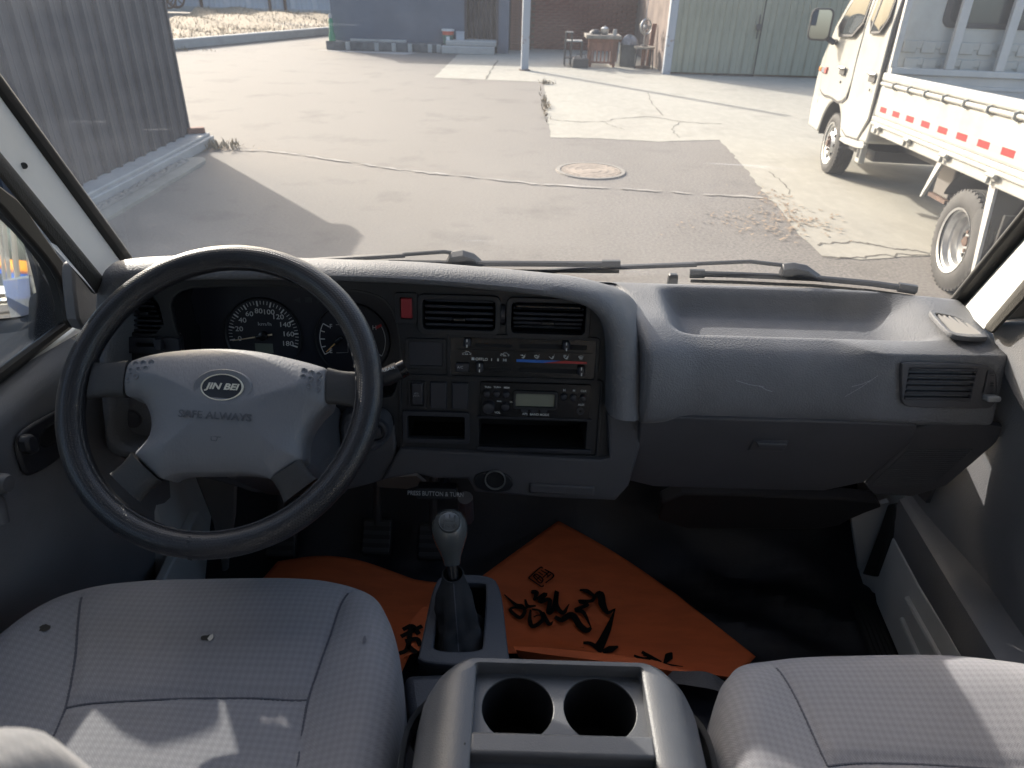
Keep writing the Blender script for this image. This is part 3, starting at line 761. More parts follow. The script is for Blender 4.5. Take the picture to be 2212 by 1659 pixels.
# grey block with a sack over it
a, c = jx(1340, 120, JY + .25).x, jx(1372, 120, JY + .25).x
t = thing('grey_box', 'dull grey box right of the red-brown workbench, under a sack', 'box', ((a + c) / 2, JY + .4, 0))
MB().box(a, c, JY + .25, JY + .6, .006, .42).build('box_body', mat('dull_grey', (.13, .135, .13), .9, var=.3, vscale=5), t, bevel=.015)
MB().box(a - .01, c + .01, JY + .24, JY + .61, .42, .45).build('lid', mat('dull_grey', (.13, .135, .13), .9, var=.3, vscale=5), t, bevel=.01)
b = MB(); rs = random.Random(8); ph = [rs.random() * 6 for _ in range(6)]
def sack(u, v):
    th = u * 2 * math.pi; f = v * math.pi / 2
    r = .19 * math.cos(f) * (1 + .18 * math.sin(3 * th + ph[0] + 2 * v) + .10 * math.sin(7 * th + ph[1]))
    return ((a + c) / 2 + .02 + r * math.cos(th), JY + .40 + r * .8 * math.sin(th), .452 + .17 * math.sin(f) * (1 + .2 * math.sin(2 * th + ph[2])))
b.grid(sack, 28, 8)
tag(b.build('sack', mat('grey_sackcloth', (.30, .30, .31), .9, var=.3, vscale=9), smooth=True), 'crumpled pale grey sack lying on the dull grey box', 'sack')
# round stand
a, c = jx(1371, 100).x, jx(1416, 100).x; m_ = (a + c) / 2; hz = jx(1392, 101).z
t = thing('round_stand', 'round-topped stand with a red-brown column beside the gate post', 'stand', (m_, JY + .1, 0))
MB(Matrix.Translation((m_, JY + .1, hz - .04))).lathe([((c - a) / 2, 0), ((c - a) / 2, .04)], 24, cap=(True, True)).build('top', mat('pale_worn_wood', (.27, .24, .20), .9), t)
MB().tube([(m_, JY + .1, .03), (m_, JY + .1, hz - .042)], .045, 10).build('column', WOODR, t, smooth=True)
MB(Matrix.Translation((m_, JY + .1, .006))).lathe([(.20, 0), (.18, .03), (.05, .05)], 20, cap=(True, True)).build('base', RUST, t, smooth=True)
for k in (-1, 1):
    for yy in (-.1, .28): MB().tube([(m_ + k * .20, JY + yy + .02, .006), (m_ + k * .17, JY + yy, hz - .042)], .016, 6).build('leg', IRON, t)
fz_ = jx(1391, 58).z
t = thing('desk_fan', 'small desk fan with a round cage on the round-topped stand', 'fan', (m_ - .02, JY + .1, hz))
MB(Matrix.Translation((m_ - .02, JY + .1, hz + .002))).lathe([(.09, 0), (.08, .025), (.02, .03)], 18, cap=(True, True)).build('base', IRON, t, smooth=True)
MB().tube([(m_ - .02, JY + .1, hz + .03), (m_ - .02, JY + .1, fz_)], .014, 8).build('stem', STEEL, t)
FM = Matrix.Translation((m_ - .02, JY + .06, fz_)) @ Matrix.Rotation(R(90), 4, 'X') @ Matrix.Rotation(R(35), 4, 'Y')
MB(FM).lathe([(.15, -.03), (.165, 0), (.15, .03)], 24).build('cage_ring', STEEL, t, smooth=True)
for k in range(3):
    MB(FM @ Matrix.Rotation(R(120 * k), 4, 'Z')).prism([(.02, -.015), (.13, -.05), (.14, .03), (.02, .02)], -.004, .004).build('blade', CONC2, t)
MB(FM).lathe([(.05, -.03), (.05, .02), (.02, .04)], 14, cap=(True, True)).build('motor', KNOBW, t, smooth=True)
lp, lq = on_y(1403, 95, JY + .4), on_y(1417, 52, JY + .4)
t = thing('leaning_plank', 'short brown plank leaning behind the round-topped stand', 'plank', (lp.x, JY + .4, 0))
MB().hexa([Vector((lp.x - .05, JY + .30, .006)), Vector((lp.x + .05, JY + .30, .006)), Vector((lq.x + .05, JY + .55, lq.z)), Vector((lq.x - .05, JY + .55, lq.z))], [Vector((lp.x - .05, JY + .34, .006)), Vector((lp.x + .05, JY + .34, .006)), Vector((lq.x + .05, JY + .59, lq.z)), Vector((lq.x - .05, JY + .59, lq.z))]).build('board', WOODR, t, bevel=.005)
hl = on_y(1394, 52, JY + .7)
t = thing('hanging_cable', 'cable with a pale bulb holder hanging beside the gate post', 'cable', (hl.x, JY + .7, hl.z))
MB().tube([(hl.x, JY + .7, hl.z + .04), (hl.x + .01, JY + .7, hl.z + .6), (hl.x + .012, JY + .7, 1.87)], .01, 6).build('cord', KNOBW, t)
MB(Matrix.Translation((hl.x, JY + .7, hl.z))).lathe([(.02, -.06), (.03, -.03), (.025, .03), (.01, .05)], 12, cap=(True, True)).build('bulb_holder', KNOBW, t, smooth=True)
MB().box(XG - .35, XG + .1, JY + .4, BY, 1.86, 1.89).build('eave_board', MORTAR, bk)

# ================================================================== FENCE and machine beyond the field
fy = g(540, 36).y + 1.0
fn = thing('sheet_fence', 'pale blue-grey steel sheet fence beyond the dry field', 'fence', (-12, fy, 0))
fw_ = .9; pb_ = MB(); n_ = 9
pr = [(k * fw_ / n_ * .995, (0 if k % 2 else -.03)) for k in range(n_ + 1)]
pb_.loft([[(x, y, .25) for x, y in pr], [(x, y, 2.0) for x, y in pr]], False); src = pb_.mesh('fence_sheet'); src.materials.append(FENCEM)
for k in range(20): share(src, 'fence_sheet', Matrix.Translation((-22 + k * fw_, fy, 0)), fn)
for px in (438, 585, 618, 722):
    xx = on_y(px, 15, fy).x
    MB().box(xx - .05, xx + .05, fy - .14, fy - .04, .1, 2.2).build('fence_post', RUST, fn)
MB().box(-22, -4, fy - .1, fy + .1, .05, .27).build('footing', CONC2, fn)
mc = on_y(372, 14, fy - 1.6)
t = thing('rusty_cart', 'rusty brown cart with a spoked wheel at the far edge of the field', 'cart', (mc.x, fy - 1.6, .2))
MB().box(mc.x - 1.0, mc.x + .1, fy - 1.9, fy - 1.3, .75, 1.15).build('body', RUST, t, bevel=.03)
for yy in (fy - 2.0, fy - 1.2):
    wm = Matrix.Translation((mc.x, yy, .62)) @ Matrix.Rotation(R(90), 4, 'X')
    MB(wm).lathe([(.36, -.04), (.40, 0), (.36, .04), (.32, 0), (.36, -.04)], 24).build('wheel', RUST, t, smooth=True)
    sp_ = MB(wm)
    for k in range(4): sp_.box(-.34, .34, -.02, .02, -.01, .01, Matrix.Rotation(R(45 * k), 4, 'Z'))
    sp_.build('spokes', RUST, t)
MB().tube([(mc.x, fy - 2.0, .62), (mc.x, fy - 1.2, .62)], .04, 8).build('axle', IRON, t)
MB().tube([(mc.x + .1, fy - 1.6, 1.0), (mc.x + .7, fy - 1.6, .8)], .04, 8).build('shaft', RUST, t)

# ================================================================== MANHOLE
mh = g(1276, 370)
t = thing('manhole_cover', 'round dusty manhole cover in the asphalt', 'manhole cover', (mh.x, mh.y, 0))
MANM = mat('dusty_cast_iron', (0.27, 0.222, 0.178), 0.85, var=.3, vscale=8, bump=.3, scale=60)
MT = Matrix.Translation((mh.x, mh.y, 0))
MB(MT).lathe([(.315, 0), (.318, .014), (.355, .014), (.36, 0)], 48).build('frame', mat('asphalt_ring', (.20, .185, .165), .9), t)
MB(MT).lathe([(.306, 0), (.306, .012), (.0, .012)], 48).build('lid', MANM, t)
rg = MB(MT)
for r in (.10, .17, .24): rg.lathe([(r - .012, .0115), (r - .010, .0145), (r + .010, .0145), (r + .012, .0115)], 40)
for k in range(24):
    rg.box(.255, .30, -.008, .008, .0115, .0145, Matrix.Rotation(R(15 * k), 4, 'Z'))
rg.build('raised_pattern', MANM, t)

# ================================================================== CREAM WHITE TRUCK, right
z3 = conv(2600 / 1.8517, 0, .7537 / 1.8517); z4 = conv(3200 / 1.8517, 400 / 1.8517, .4822 / 1.8517); z3b = conv(3200 / 1.8517, 0, .405 / 1.8517)
TA, TB = g(*z4(1180, 1600)), g(*z4(215, 645))
td = (TB - TA).normalized(); trz = math.atan2(td.y, td.x)
truck = thing('truck', 'cream white double cab pickup truck with dropside bed parked at the right', 'truck', (TA.x, TA.y, 0), trz)
TM = world_of(truck)                                        # x forward, y left, z up; the near side lies in y = 0
RK = TM @ Matrix.Translation((2.2, 0, 0)) @ Matrix.Rotation(.046, 4, 'Y') @ Matrix.Translation((-2.2, 0, 0))   # unladen: tail a little high
TP = Plane(TM @ Vector((0, 0, 0)), TM.to_3x3() @ Vector((-1, 0, 0)), (0, 0, 1))       # near side seen from outside
def th(X, Y, off=0.0):
    p = RK.inverted() @ TP.world(X, Y, off); return (p.x, p.z)
TW = 1.56
def wheel(s, z, r, rr, y, dish, name_side):
    M = TM @ Matrix.Translation((s, y, z)) @ Matrix.Rotation(R(-90), 4, 'X')      # local z = outward (left)
    if name_side < 0: M = TM @ Matrix.Translation((s, y, z)) @ Matrix.Rotation(R(90), 4, 'X')
    ty = MB(M); w = .185
    prof = [(rr, -w + .01), (rr + .02, -w), (r - .03, -w), (r - .006, -w + .02)]
    for k in range(5):
        a = -w + .026 + k * .027; prof += [(r, a), (r, a + .019), (r - .012, a + .021), (r - .012, a + .025)]
    prof += [(r, -w + .165), (r - .006, -.018), (r - .03, -.002), (rr + .055, .004), (rr + .022, .002), (rr, -.012)]
    ty.lathe(prof, 56)
    o = ty.build('tyre', TYRE, truck, smooth=True, angle=35)
    tr = MB(M)
    for k in range(44):
        tr.box(r - .018, r + .0006, -.007, .007, -.040, -.012, Matrix.Rotation(2 * math.pi * k / 44, 4, 'Z'))
        tr.box(r - .018, r + .0006, -.007, .007, -w + .012, -w + .03, Matrix.Rotation(2 * math.pi * (k + .5) / 44, 4, 'Z'))
    t2 = tr.mesh('tread_blocks'); t2.materials.append(TYRE)
    o2 = link_mesh('tread_blocks', t2, TYRE, o)
    if dish:
        pr = [(rr, -.002), (rr + .014, .004), (rr + .008, -.012), (rr - .012, -.020), (rr - .018, -.055), (rr - .035, -.062), (rr - .040, -.10), (rr - .058, -.108), (rr - .064, -.125), (.09, -.128), (.075, -.10), (.0, -.10)]
    else:
        pr = [(rr, -.002), (rr + .014, .004), (rr + .006, -.010), (rr - .020, -.018), (rr - .028, -.045), (rr - .055, -.028), (.10, .010), (.085, .004), (.075, -.012), (.0, -.012)]
    ri = MB(M).lathe(pr, 48).build('rim', WHEELM, truck, smooth=True, angle=30)
    ho = MB(M)
    for k in range(8 if not dish else 6):
        a = 2 * math.pi * k / (8 if not dish else 6); q = rr - .066 if not dish else .135
        zc = -.012 if not dish else -.122
        ho.lathe([(.0, zc + .006), (.016, zc + .006), (.018, zc - .004)], 10, Matrix.Translation((q * math.cos(a), q * math.sin(a), 0)))
    ho.build('rim_holes', BLACK, ri)
    nu = MB(M)
    for k in range(5):
        a = 2 * math.pi * k / 5 + .3; nu.lathe([(.013, -.02 if not dish else -.10), (.013, .016 if not dish else -.085), (.0, .018 if not dish else -.083)], 6, Matrix.Translation((.062 * math.cos(a), .062 * math.sin(a), 0)))
    nu.lathe([(.034, -.02 if not dish else -.12), (.032, .026 if not dish else -.07), (0, .028 if not dish else -.068)], 16)
    nu.build('hub_nuts', RUST, ri, smooth=True)
wheel(.10, .325, .325, .195, 0.0, True, 1); wheel(3.38, .30, .30, .195, -.02, False, 1)
wheel(.10, .325, .325, .195, -TW, True, -1); wheel(3.38, .30, .30, .195, -TW + .02, False, -1)

# cab: side profile (x forward, z up) with the front wheel arch cut in
arch = [(3.42 + .415 * math.cos(R(a)), .36 + .40 * math.sin(R(a))) for a in range(5, 181, 14)]
prof = [(2.20, .52), (2.20, 1.98), (2.36, 2.05), (3.35, 2.05), (3.72, 1.84), (4.17, 1.36), (4.38, 1.13), (4.45, .92), (4.44, .60), (4.40, .42), (3.86, .40)] + arch[1:-1] + [(2.98, .46)]
nseg = 9; rings = []
for i in range(nseg + 1):
    f = i / nseg; y = -TW * f; e = min(f, 1 - f); k = max(0, 1 - e / .22)
    ring = []
    for (x, z) in prof:
        lean = .10 * sstep(1.30, 2.05, z)                      # tumblehome of the upper cab
        yy = -TW / 2 + (y + TW / 2) * (1 - lean)
        fx = x - (.10 * k * k if x > 3.9 else 0)
        ring.append((fx, yy, z))
    rings.append(ring)
cabm = MB(RK); cabm.loft(rings, True, (True, True))
cab = cabm.build('cab_body', TRUCKW, truck, bevel=.025, seg=3, smooth=True, angle=35)
MB(RK).loft([[(3.42 + .408 * math.cos(R(q)), y, .36 + .393 * math.sin(R(q))) for q in range(4, 180, 8)] for y in (-.012, -.34)], False).build('wheel_well', IRON, truck, smooth=True)
MB(RK).box(2.25, 4.35, -TW + .12, -.12, .36, .45).build('cab_floor', IRON, truck)
def side_plate(name, pts, y0, y1, m, bevel=.008, parent=truck, lean=True):
    P = chaikin(pts, 1)
    def yl(z, y): return y - (TW / 2) * .10 * sstep(1.30, 2.05, z)
    b = MB(RK); b.hexa([(x, yl(z, y0), z) for x, z in P], [(x, yl(z, y1), z) for x, z in P])
    return b.build(name, m, parent, bevel=bevel)
side_plate('door_gap', [(3.0, .84), (2.985, 1.30), (2.955, 1.92), (3.40, 1.955), (3.74, 1.76), (4.13, 1.33), (4.145, .83), (3.92, .76), (3.60, .77), (3.21, .74)], -.02, .0035, IRON, 0)
side_plate('door_gap', [(2.245, .515), (2.225, 1.30), (2.285, 1.92), (2.95, 1.92), (2.986, 1.30), (2.992, .69), (2.97, .485)], -.02, .0030, IRON, 0)
d1 = side_plate('front_door', [(3.0, .86), (3.0, 1.30), (2.97, 1.90), (3.40, 1.93), (3.72, 1.74), (4.10, 1.32), (4.12, .84), (3.90, .78), (3.60, .79), (3.22, .76)], -.02, .010, TRUCKW)
d2 = side_plate('rear_door', [(2.26, .53), (2.24, 1.30), (2.30, 1.90), (2.94, 1.90), (2.97, 1.30), (2.975, .70), (2.955, .50)], -.02, .010, TRUCKW)
side_plate('side_sill', [(2.22, .46), (2.22, .52), (2.96, .485), (2.96, .425)], -.03, .006, TRUCKW, .004)
w1 = [(3.06, 1.36), (3.05, 1.82), (3.38, 1.85), (3.66, 1.70), (4.00, 1.34)]
w2 = [(2.38, 1.40), (2.40, 1.84), (2.86, 1.84), (2.90, 1.385)]
def shrink(p, k):
    cx = sum(a for a, _ in p) / len(p); cy = sum(c for _, c in p) / len(p); return [(cx + (a - cx) * k, cy + (c - cy) * k) for a, c in p]
for (wp, dr) in ((w1, d1), (w2, d2)):
    side_plate('window_rubber', wp, .004, .016, IRON, .004, dr)
    side_plate('window_pane', shrink(wp, .90), .010, .0185, TGLASS, 0, dr)
side_plate('quarter_frame', [(2.74, 1.40), (2.73, 1.80), (2.76, 1.80), (2.775, 1.40)], .0185, .022, IRON, 0, d2)
for (hx, hz_, dr) in ((th(*z3(1030, 372)) + (d1,)), (th(*z3(1190, 407)) + (d2,))):
    MB(RK).box(hx - .09, hx + .09, .010, .020, hz_ - .045, hz_ + .030).build('handle_cup', IRON, dr, bevel=.008)
    MB(RK).tube([(hx - .085, .016, hz_ + .022), (hx - .05, .042, hz_ + .025), (hx + .05, .042, hz_ + .025), (hx + .085, .016, hz_ + .022)], .014, 8).build('door_handle', STEEL, dr, smooth=True)
    MB(RK).tube([(hx + .01, .006, hz_ - .11), (hx + .01, .0135, hz_ - .11)], .012, 8).build('keyhole', IRON, dr)
ox, oz = th(*z3(922, 366))
MB(RK).box(ox - .0, ox + .07, -.01, .035, oz - .028, oz + .028).build('side_lamp', LAMPO, truck, bevel=.018, seg=3)
MB(RK).box(ox - .13, ox - .002, -.01, .024, oz - .034, oz + .030).build('side_badge', mat('badge_grey', (.16, .17, .20), .4), truck, bevel=.006)
MB(RK).box(ox - .19, ox - .132, -.01, .024, oz - .036, oz + .028).build('side_badge_end', mat('badge_dull_red', (.42, .10, .08), .4), truck, bevel=.006)
# ghost of old lettering near the front corner, no longer legible
fl = MB(RK); rl = random.Random(12)
for kx, kz in ((4.10, .80), (4.14, .66)):
    for _ in range(9):
        a, c = kx + rl.uniform(-.035, .035), kz + rl.uniform(-.05, .05); fl.box(a, a + .012, -.012, -.004, c, c + rl.uniform(.012, .03))
fl.build('faded_lettering', mat('faded_grey', (.52, .51, .46), .6), truck)
# windscreen and far windows
MB(RK).hexa([(3.76, -.16, 1.82), (3.76, -TW + .16, 1.82), (4.17, -TW + .14, 1.385), (4.17, -.14, 1.385)], [(3.775, -.16, 1.835), (3.775, -TW + .16, 1.835), (4.185, -TW + .14, 1.40), (4.185, -.14, 1.40)]).build('windscreen', TGLASS, truck)
# door mirror on its arm
mcx = [RK.inverted() @ TP.world(*z3(x, y), .20) for x, y in ((905, 130), (960, 190))]
mz = mcx[0].z; mx_ = mcx[0].x
MM = RK @ Matrix.Translation((mx_, .20, mz)) @ Matrix.Rotation(R(-22), 4, 'Z')
mh_ = MB(MM @ Matrix.Rotation(R(90), 4, 'Y'))
mh_.prism(rrect(-.155, .155, -.115, .115, .06, 5), 0, .085, .86)
mhs = mh_.build('mirror_housing', IRON, truck, bevel=.012, seg=3)
MB(MM @ Matrix.Rotation(R(90), 4, 'Y')).prism(rrect(-.135, .135, -.095, .095, .045, 5), -.004, .001).build('mirror_pane', MIRROR, mhs)
MB(RK).tube([(mx_ + .02, .11, mz - .12), (mx_ - .05, .05, mz - .16), (3.95, -.02, 1.30)], .028, 8).build('mirror_arm', IRON, truck, smooth=True)
# dropside bed
BS0, BS1 = 2.14, -1.55
MB(RK).box(BS1, BS0, -TW + .02, -.02, .70, .745).build('bed_floor', TRUCKG, truck)
sp_prof = [(-.03, 1.045), (.006, 1.045), (.012, 1.055), (.012, 1.095), (.004, 1.105), (-.03, 1.105)]
def long(name, pr, m, parent=truck, bevel=0.0, x0=BS0, x1=BS1):
    return MB(RK).loft([[(x1, y, z) for y, z in pr], [(x0, y, z) for y, z in pr]], True, (True, True)).build(name, m, parent, bevel=bevel)
ds = long('dropside', [(-.035, .76), (-.005, .76), (.002, .775), (.002, .985), (-.010, 1.00), (-.010, 1.046), (-.035, 1.046)], TRUCKW)
long('top_rail', sp_prof, TRUCKW, ds)
long('lower_ridge', [(-.03, .722), (.008, .722), (.016, .732), (.016, .748), (.008, .758), (-.03, .758)], TRUCKW, ds)
long('lower_ridge', [(-.03, .690), (.010, .690), (.020, .700), (.020, .712), (.010, .7205), (-.03, .7205)], TRUCKW, ds)
MB(RK).tube([(BS0 - .02, .010, 1.022), (BS1, .010, 1.022)], .015, 10).build('hinge_tube', TRUCKW, ds, smooth=True)
for k in range(11):
    xx = 1.80 - k * .335
    MB(RK).tube([(xx, .0, 1.046), (xx, .030, 1.036), (xx, .030, 1.010), (xx, .002, .996)], .009, 6).build('tube_bracket', TRUCKW, ds, smooth=True)
long('side_rail', [(-.06, .625), (-.004, .625), (.0, .632), (.0, .688), (-.06, .688)], TRUCKW)
for k in range(5):
    xx = 1.93 - .70 * k
    lt = MB(RK); lt.box(xx - .05, xx + .05, .002, .022, .660, .700); lt.tube([(xx - .06, .030, .690), (xx + .045, .030, .690)], .014, 8); lt.box(xx + .01, xx + .04, .015, .040, .640, .676)
    lt.build('latch', TRUCKW, truck, bevel=.004)
for k in range(12):
    xx = 2.03 - .311 * k
    if k: MB(RK).box(xx + .003, xx + .154, .0, .0036, .806, .848).build('white_stripe', STRIPE_W, ds)
    MB(RK).box(xx - .155, xx, .0, .0040, .806, .848).build('red_stripe', STRIPE_R, ds)
# far dropside, tailgate
MB(RK).box(BS1, BS0, -TW, -TW + .03, .75, 1.10).build('far_dropside', TRUCKG, truck, bevel=.006)
for zz in (.82, .92, 1.02): MB(RK).box(BS1, BS0, -TW + .03, -TW + .042, zz, zz + .035).build('far_ridge', TRUCKG, truck, bevel=.004)
MB(RK).box(BS1, BS1 + .03, -TW + .03, -.03, .75, 1.10).build('tailgate', TRUCKG, truck, bevel=.006)
# headboard: front bed wall, corner posts and uprights before the cab's rear wall
MB(RK).box(2.10, 2.14, -TW + .02, -.02, .75, 1.10).build('headboard', TRUCKG, truck, bevel=.006)
for zz in (.82, .91, 1.0): MB(RK).box(2.088, 2.10, -TW + .05, -.05, zz, zz + .03).build('headboard_ridge', TRUCKG, truck, bevel=.004)
MB(RK).box(2.07, 2.15, -TW + .02, -.02, 1.10, 1.15).build('headboard_rail', TRUCKG, truck, bevel=.006)
cr_ = Plane(RK @ Vector((2.11, 0, 0)), RK.to_3x3() @ Vector((0, -1, 0)), RK.to_3x3() @ Vector((0, 0, 1)))
for px in (1555, 2060):
    a_, _b2 = cr_.hit(*z3b(px - 18, 420)); yy = -a_
    MB(RK).box(2.08, 2.13, yy - .035, yy + .035, 1.15, 1.95).build('guard_upright', TRUCKG, truck, bevel=.005)
MB(RK).box(2.08, 2.13, -.06, -.01, 1.15, 1.95).build('guard_upright', TRUCKG, truck, bevel=.005)
MB(RK).box(2.08, 2.13, -TW + .01, -TW + .06, 1.15, 1.95).build('guard_upright', TRUCKG, truck, bevel=.005)
MB(RK).box(2.08, 2.13, -TW + .01, -.01, 1.95, 2.0).build('guard_top', TRUCKW, truck, bevel=.005)
MB(RK).box(2.13, 2.14, -.03, .012, 1.72, 1.80).build('corner_reflector', STRIPE_R, truck)
# rear wall of the cab: embossed pads and window
ep = MB(RK @ Matrix.Translation((2.2, 0, 0)) @ Matrix.Rotation(R(-90), 4, 'Y') @ Matrix.Rotation(R(-90), 4, 'Z'))
rw = MB(RK)
for r_, zz in ((0, 1.31), (1, 1.18)):
    for k in range(9):
        yy = -.16 - k * .15 - (.04 if r_ else 0)
        rw.box(2.186, 2.202, yy - .055, yy + .055, zz - .045, zz + .045)
    for k in range(9):
        yy = -.235 - k * .15 - (.04 if r_ else 0)
        rw.box(2.192, 2.202, yy - .03, yy + .03, zz - .012, zz + .05)
rw.build('embossed_pads', TRUCKW, truck, bevel=.012, seg=2)
wl = cr_.hit(*z3b(1470, 180))[0]
def rear(y0, y1, z0, z1, x0, x1, r): return MB(RK @ Matrix(((0, 0, -1, 2.2), (-1, 0, 0, 0), (0, 1, 0, 0), (0, 0, 0, 1)))).prism(rrect(y0, y1, z0, z1, r, 5), x0, x1)
rear(.36, 1.26, 1.46, 1.86, -.002, .012, .07).build('rear_window_rubber', IRON, truck, bevel=.004)
rear(.41, 1.21, 1.50, 1.82, .004, .0145, .05).build('rear_window', TGLASS, truck)
# chassis
MB(RK).box(BS1 + .1, 4.1, -.42, -.34, .47, .60).build('chassis_rail', IRON, truck)
MB(RK).box(BS1 + .1, 4.1, -TW + .34, -TW + .42, .47, .60).build('chassis_rail', IRON, truck)
for xx in (2.05, 1.0, .3, -.6, -1.3): MB(RK).box(xx - .04, xx + .04, -TW + .05, -.05, .61, .70).build('cross_member', IRON, truck)
MB(TM).tube([(.10, -.2, .33), (.10, -TW + .2, .33)], .06, 10).build('rear_axle', IRON, truck, smooth=True)
MB(TM).lathe([(.14, -.12), (.16, 0), (.14, .12)], 16, Matrix.Translation((.10, -TW / 2, .33)) @ Matrix.Rotation(R(90), 4, 'X'), (True, True)).build('differential', IRON, truck, smooth=True)
MB(TM).tube([(3.38, -.2, .28), (3.38, -TW + .2, .28)], .045, 8).build('front_axle', IRON, truck, smooth=True)
MB(TM).tube([(.3, -TW / 2, .36), (2.6, -TW / 2, .42)], .04, 8).build('drive_shaft', IRON, truck)
MB(RK).box(1.02, 1.30, -.62, -.30, .30, .62).build('battery_box', mat('box_brown_grey', (.12, .11, .10), .7), truck, bevel=.01)
MB(RK).box(1.0, 1.32, -.64, -.28, .27, .298).build('box_tray', RUST, truck)
MB(RK).lathe([(.0, -.05), (.05, -.03), (.055, .02), (.03, .045), (0, .05)], 12, Matrix.Translation((1.36, -.36, .58))).build('red_cap', REDSW, truck, smooth=True)
for k in range(4): MB(RK).box(.98 - .0, .995, -.60 + k * .08, -.57 + k * .08, .31, .60).build('box_rib', RUST, truck)
MB(RK).tube([(2.0, -.9, .40), (1.0, -.95, .42), (-1.0, -1.0, .45)], .035, 8).build('exhaust_pipe', RUST, truck, smooth=True)
MB(RK).box(2.28, 2.40, -.06, -.005, .33, .52).build('sill_bracket', TRUCKW, truck, bevel=.012)
MB(RK).box(2.30, 2.37, -.008, -.002, .38, .46).build('bracket_slot', BLACK, truck)
# fender over the rear wheel with its stays and mud flap
fm = MB(RK); A_ = [R(x) for x in range(25, 166, 7)]
fm.loft([[(.10 + .40 * math.cos(a), y, .31 + .345 * math.sin(a)) for a in A_] for y in (-.02, -.30)], False)
fm.loft([[(.10 + .393 * math.cos(a), y, .305 + .338 * math.sin(a)) for a in A_] for y in (-.02, -.30)], False)
fm.build('rear_fender', RUBBER, truck, smooth=True)
MB(RK).hexa([(.58, -.01, .655), (.66, -.01, .655), (.80, -.01, .36), (.78, -.01, .36)], [(.58, -.03, .655), (.66, -.03, .655), (.80, -.03, .36), (.78, -.03, .36)]).build('fender_stay', TRUCKG, truck)
MB(RK).hexa([(-.20, -.002, .655), (-.12, -.002, .655), (-.26, -.002, .10), (-.29, -.002, .10)], [(-.20, -.02, .655), (-.12, -.02, .655), (-.26, -.02, .10), (-.29, -.02, .10)]).build('fender_stay', TRUCKG, truck)
MB(RK).box(-.36, -.34, -.30, -.03, .12, .50).build('mud_flap', RUBBER, truck)

# ================================================================== THE VAN WE SIT IN
Z0 = EYE.z
VX = 0.06                                                    # its centre line
van = thing('van', 'the white van whose cab we look out of, with its screen, pillars, doors and wipers', 'van', (VX, 0, 0))
def ws_y(x, z):                                              # the raked, slightly bowed windscreen
    return 1.215 - .577 * (z - (Z0 - .43)) - .10 * ((x - VX) / .75) ** 2
def on_ws(X, Y, off=0.0):
    """a sight line meets the windscreen surface (off: towards the cab)"""
    d = ray(X, Y); t = 1.1 / d.y
    for _ in range(30):
        p = EYE + d * t; t += (ws_y(p.x, p.z) - off - p.y) / (d.y + .577 * d.z) * .8
    return EYE + d * t
# windscreen
def wsg(u, v):
    z = Z0 - .52 + v * .83; hw = .80 - .10 * v; x = VX + (u * 2 - 1) * hw
    return (x, ws_y(x, z), z)
MB().grid(wsg, 24, 12).build('windscreen', GLASS_WS, van, smooth=True)
# strips along the front pillars, each between two sight lines on a surface parallel to the screen
def ext(p, q, f): return (p[0] + (q[0] - p[0]) * f, p[1] + (q[1] - p[1]) * f)
def strip(name, l0, l1, offs, th_, m, bevel=.004, up=1.06, n=8, lo=-.05):
    """l0, l1: edge lines (low point, high point); offs: distance inside the screen at low/high; th_: thickness outward"""
    b = MB(); rings = []
    for k in range(n + 1):
        f = lo + (up - lo) * k / n; o = offs[0] + (offs[1] - offs[0]) * f
        a, c = on_ws(*ext(l0[0], l0[1], f), offs[0]), on_ws(*ext(l1[0], l1[1], f), offs[1])
        nrm = Vector((-.6 if a.x < 0 else .6, .7, .4)).normalized()
        rings.append([a, c, c + nrm * th_, a + nrm * th_])
    if up > 1:                                               # from there the strip follows the screen's rake up to the header
        last = rings[-1]; zt_ = Z0 + .34 - last[0].z
        for f in (.25, .5, .75, 1.0): rings.append([p + Vector((-.10 if p.x > 0 else .10, -.577, 1)) * (zt_ * f) for p in last])
    b.loft(rings, True, (True, True)); return b.build(name, m, van, bevel=bevel)
# left side (screen seal, painted pillar, door seal, door frame)
strip('screen_seal', ((289, 562), (0, 163)), ((257, 573), (0, 230)), (.012, .020), .03, RUBBER, .008)
strip('pillar', ((264, 572), (0, 212)), ((205, 610), (0, 345)), (.030, .150), .045, WHITE_IN, .006)
strip('door_seal', ((221, 600), (0, 332)), ((197, 634), (0, 388)), (.150, .175), .018, SEAL, .008)
strip('pillar_flange', ((200, 628), (0, 385)), ((176, 600), (0, 415)), (.180, .200), .012, WHITE_IN, .003, up=.36)
# right side
strip('screen_seal', ((2050, 652), (2212, 452)), ((2088, 664), (2212, 524)), (.012, .012), .03, RUBBER, .008)
strip('pillar', ((2084, 664), (2212, 520)), ((2128, 712), (2212, 610)), (.030, .140), .045, WHITE_IN, .006)
strip('door_seal', ((2126, 708), (2212, 606)), ((2146, 724), (2212, 655)), (.140, .165), .018, SEAL, .008)
pv = on_ws(52, 358, .106)
MB(Matrix.Translation(pv) @ Vector((.75, -.62, .2)).normalized().to_track_quat('Z', 'Y').to_matrix().to_4x4()).lathe([(.0, .0002), (.0022, .0002), (.0028, .0010), (.0040, .0008), (.0042, 0)], 16).build('pillar_hole', IRON, van)
for (X, Y) in ((70, 418), (112, 484), (158, 556), (200, 616)):
    p = on_ws(X, Y, .0565); 
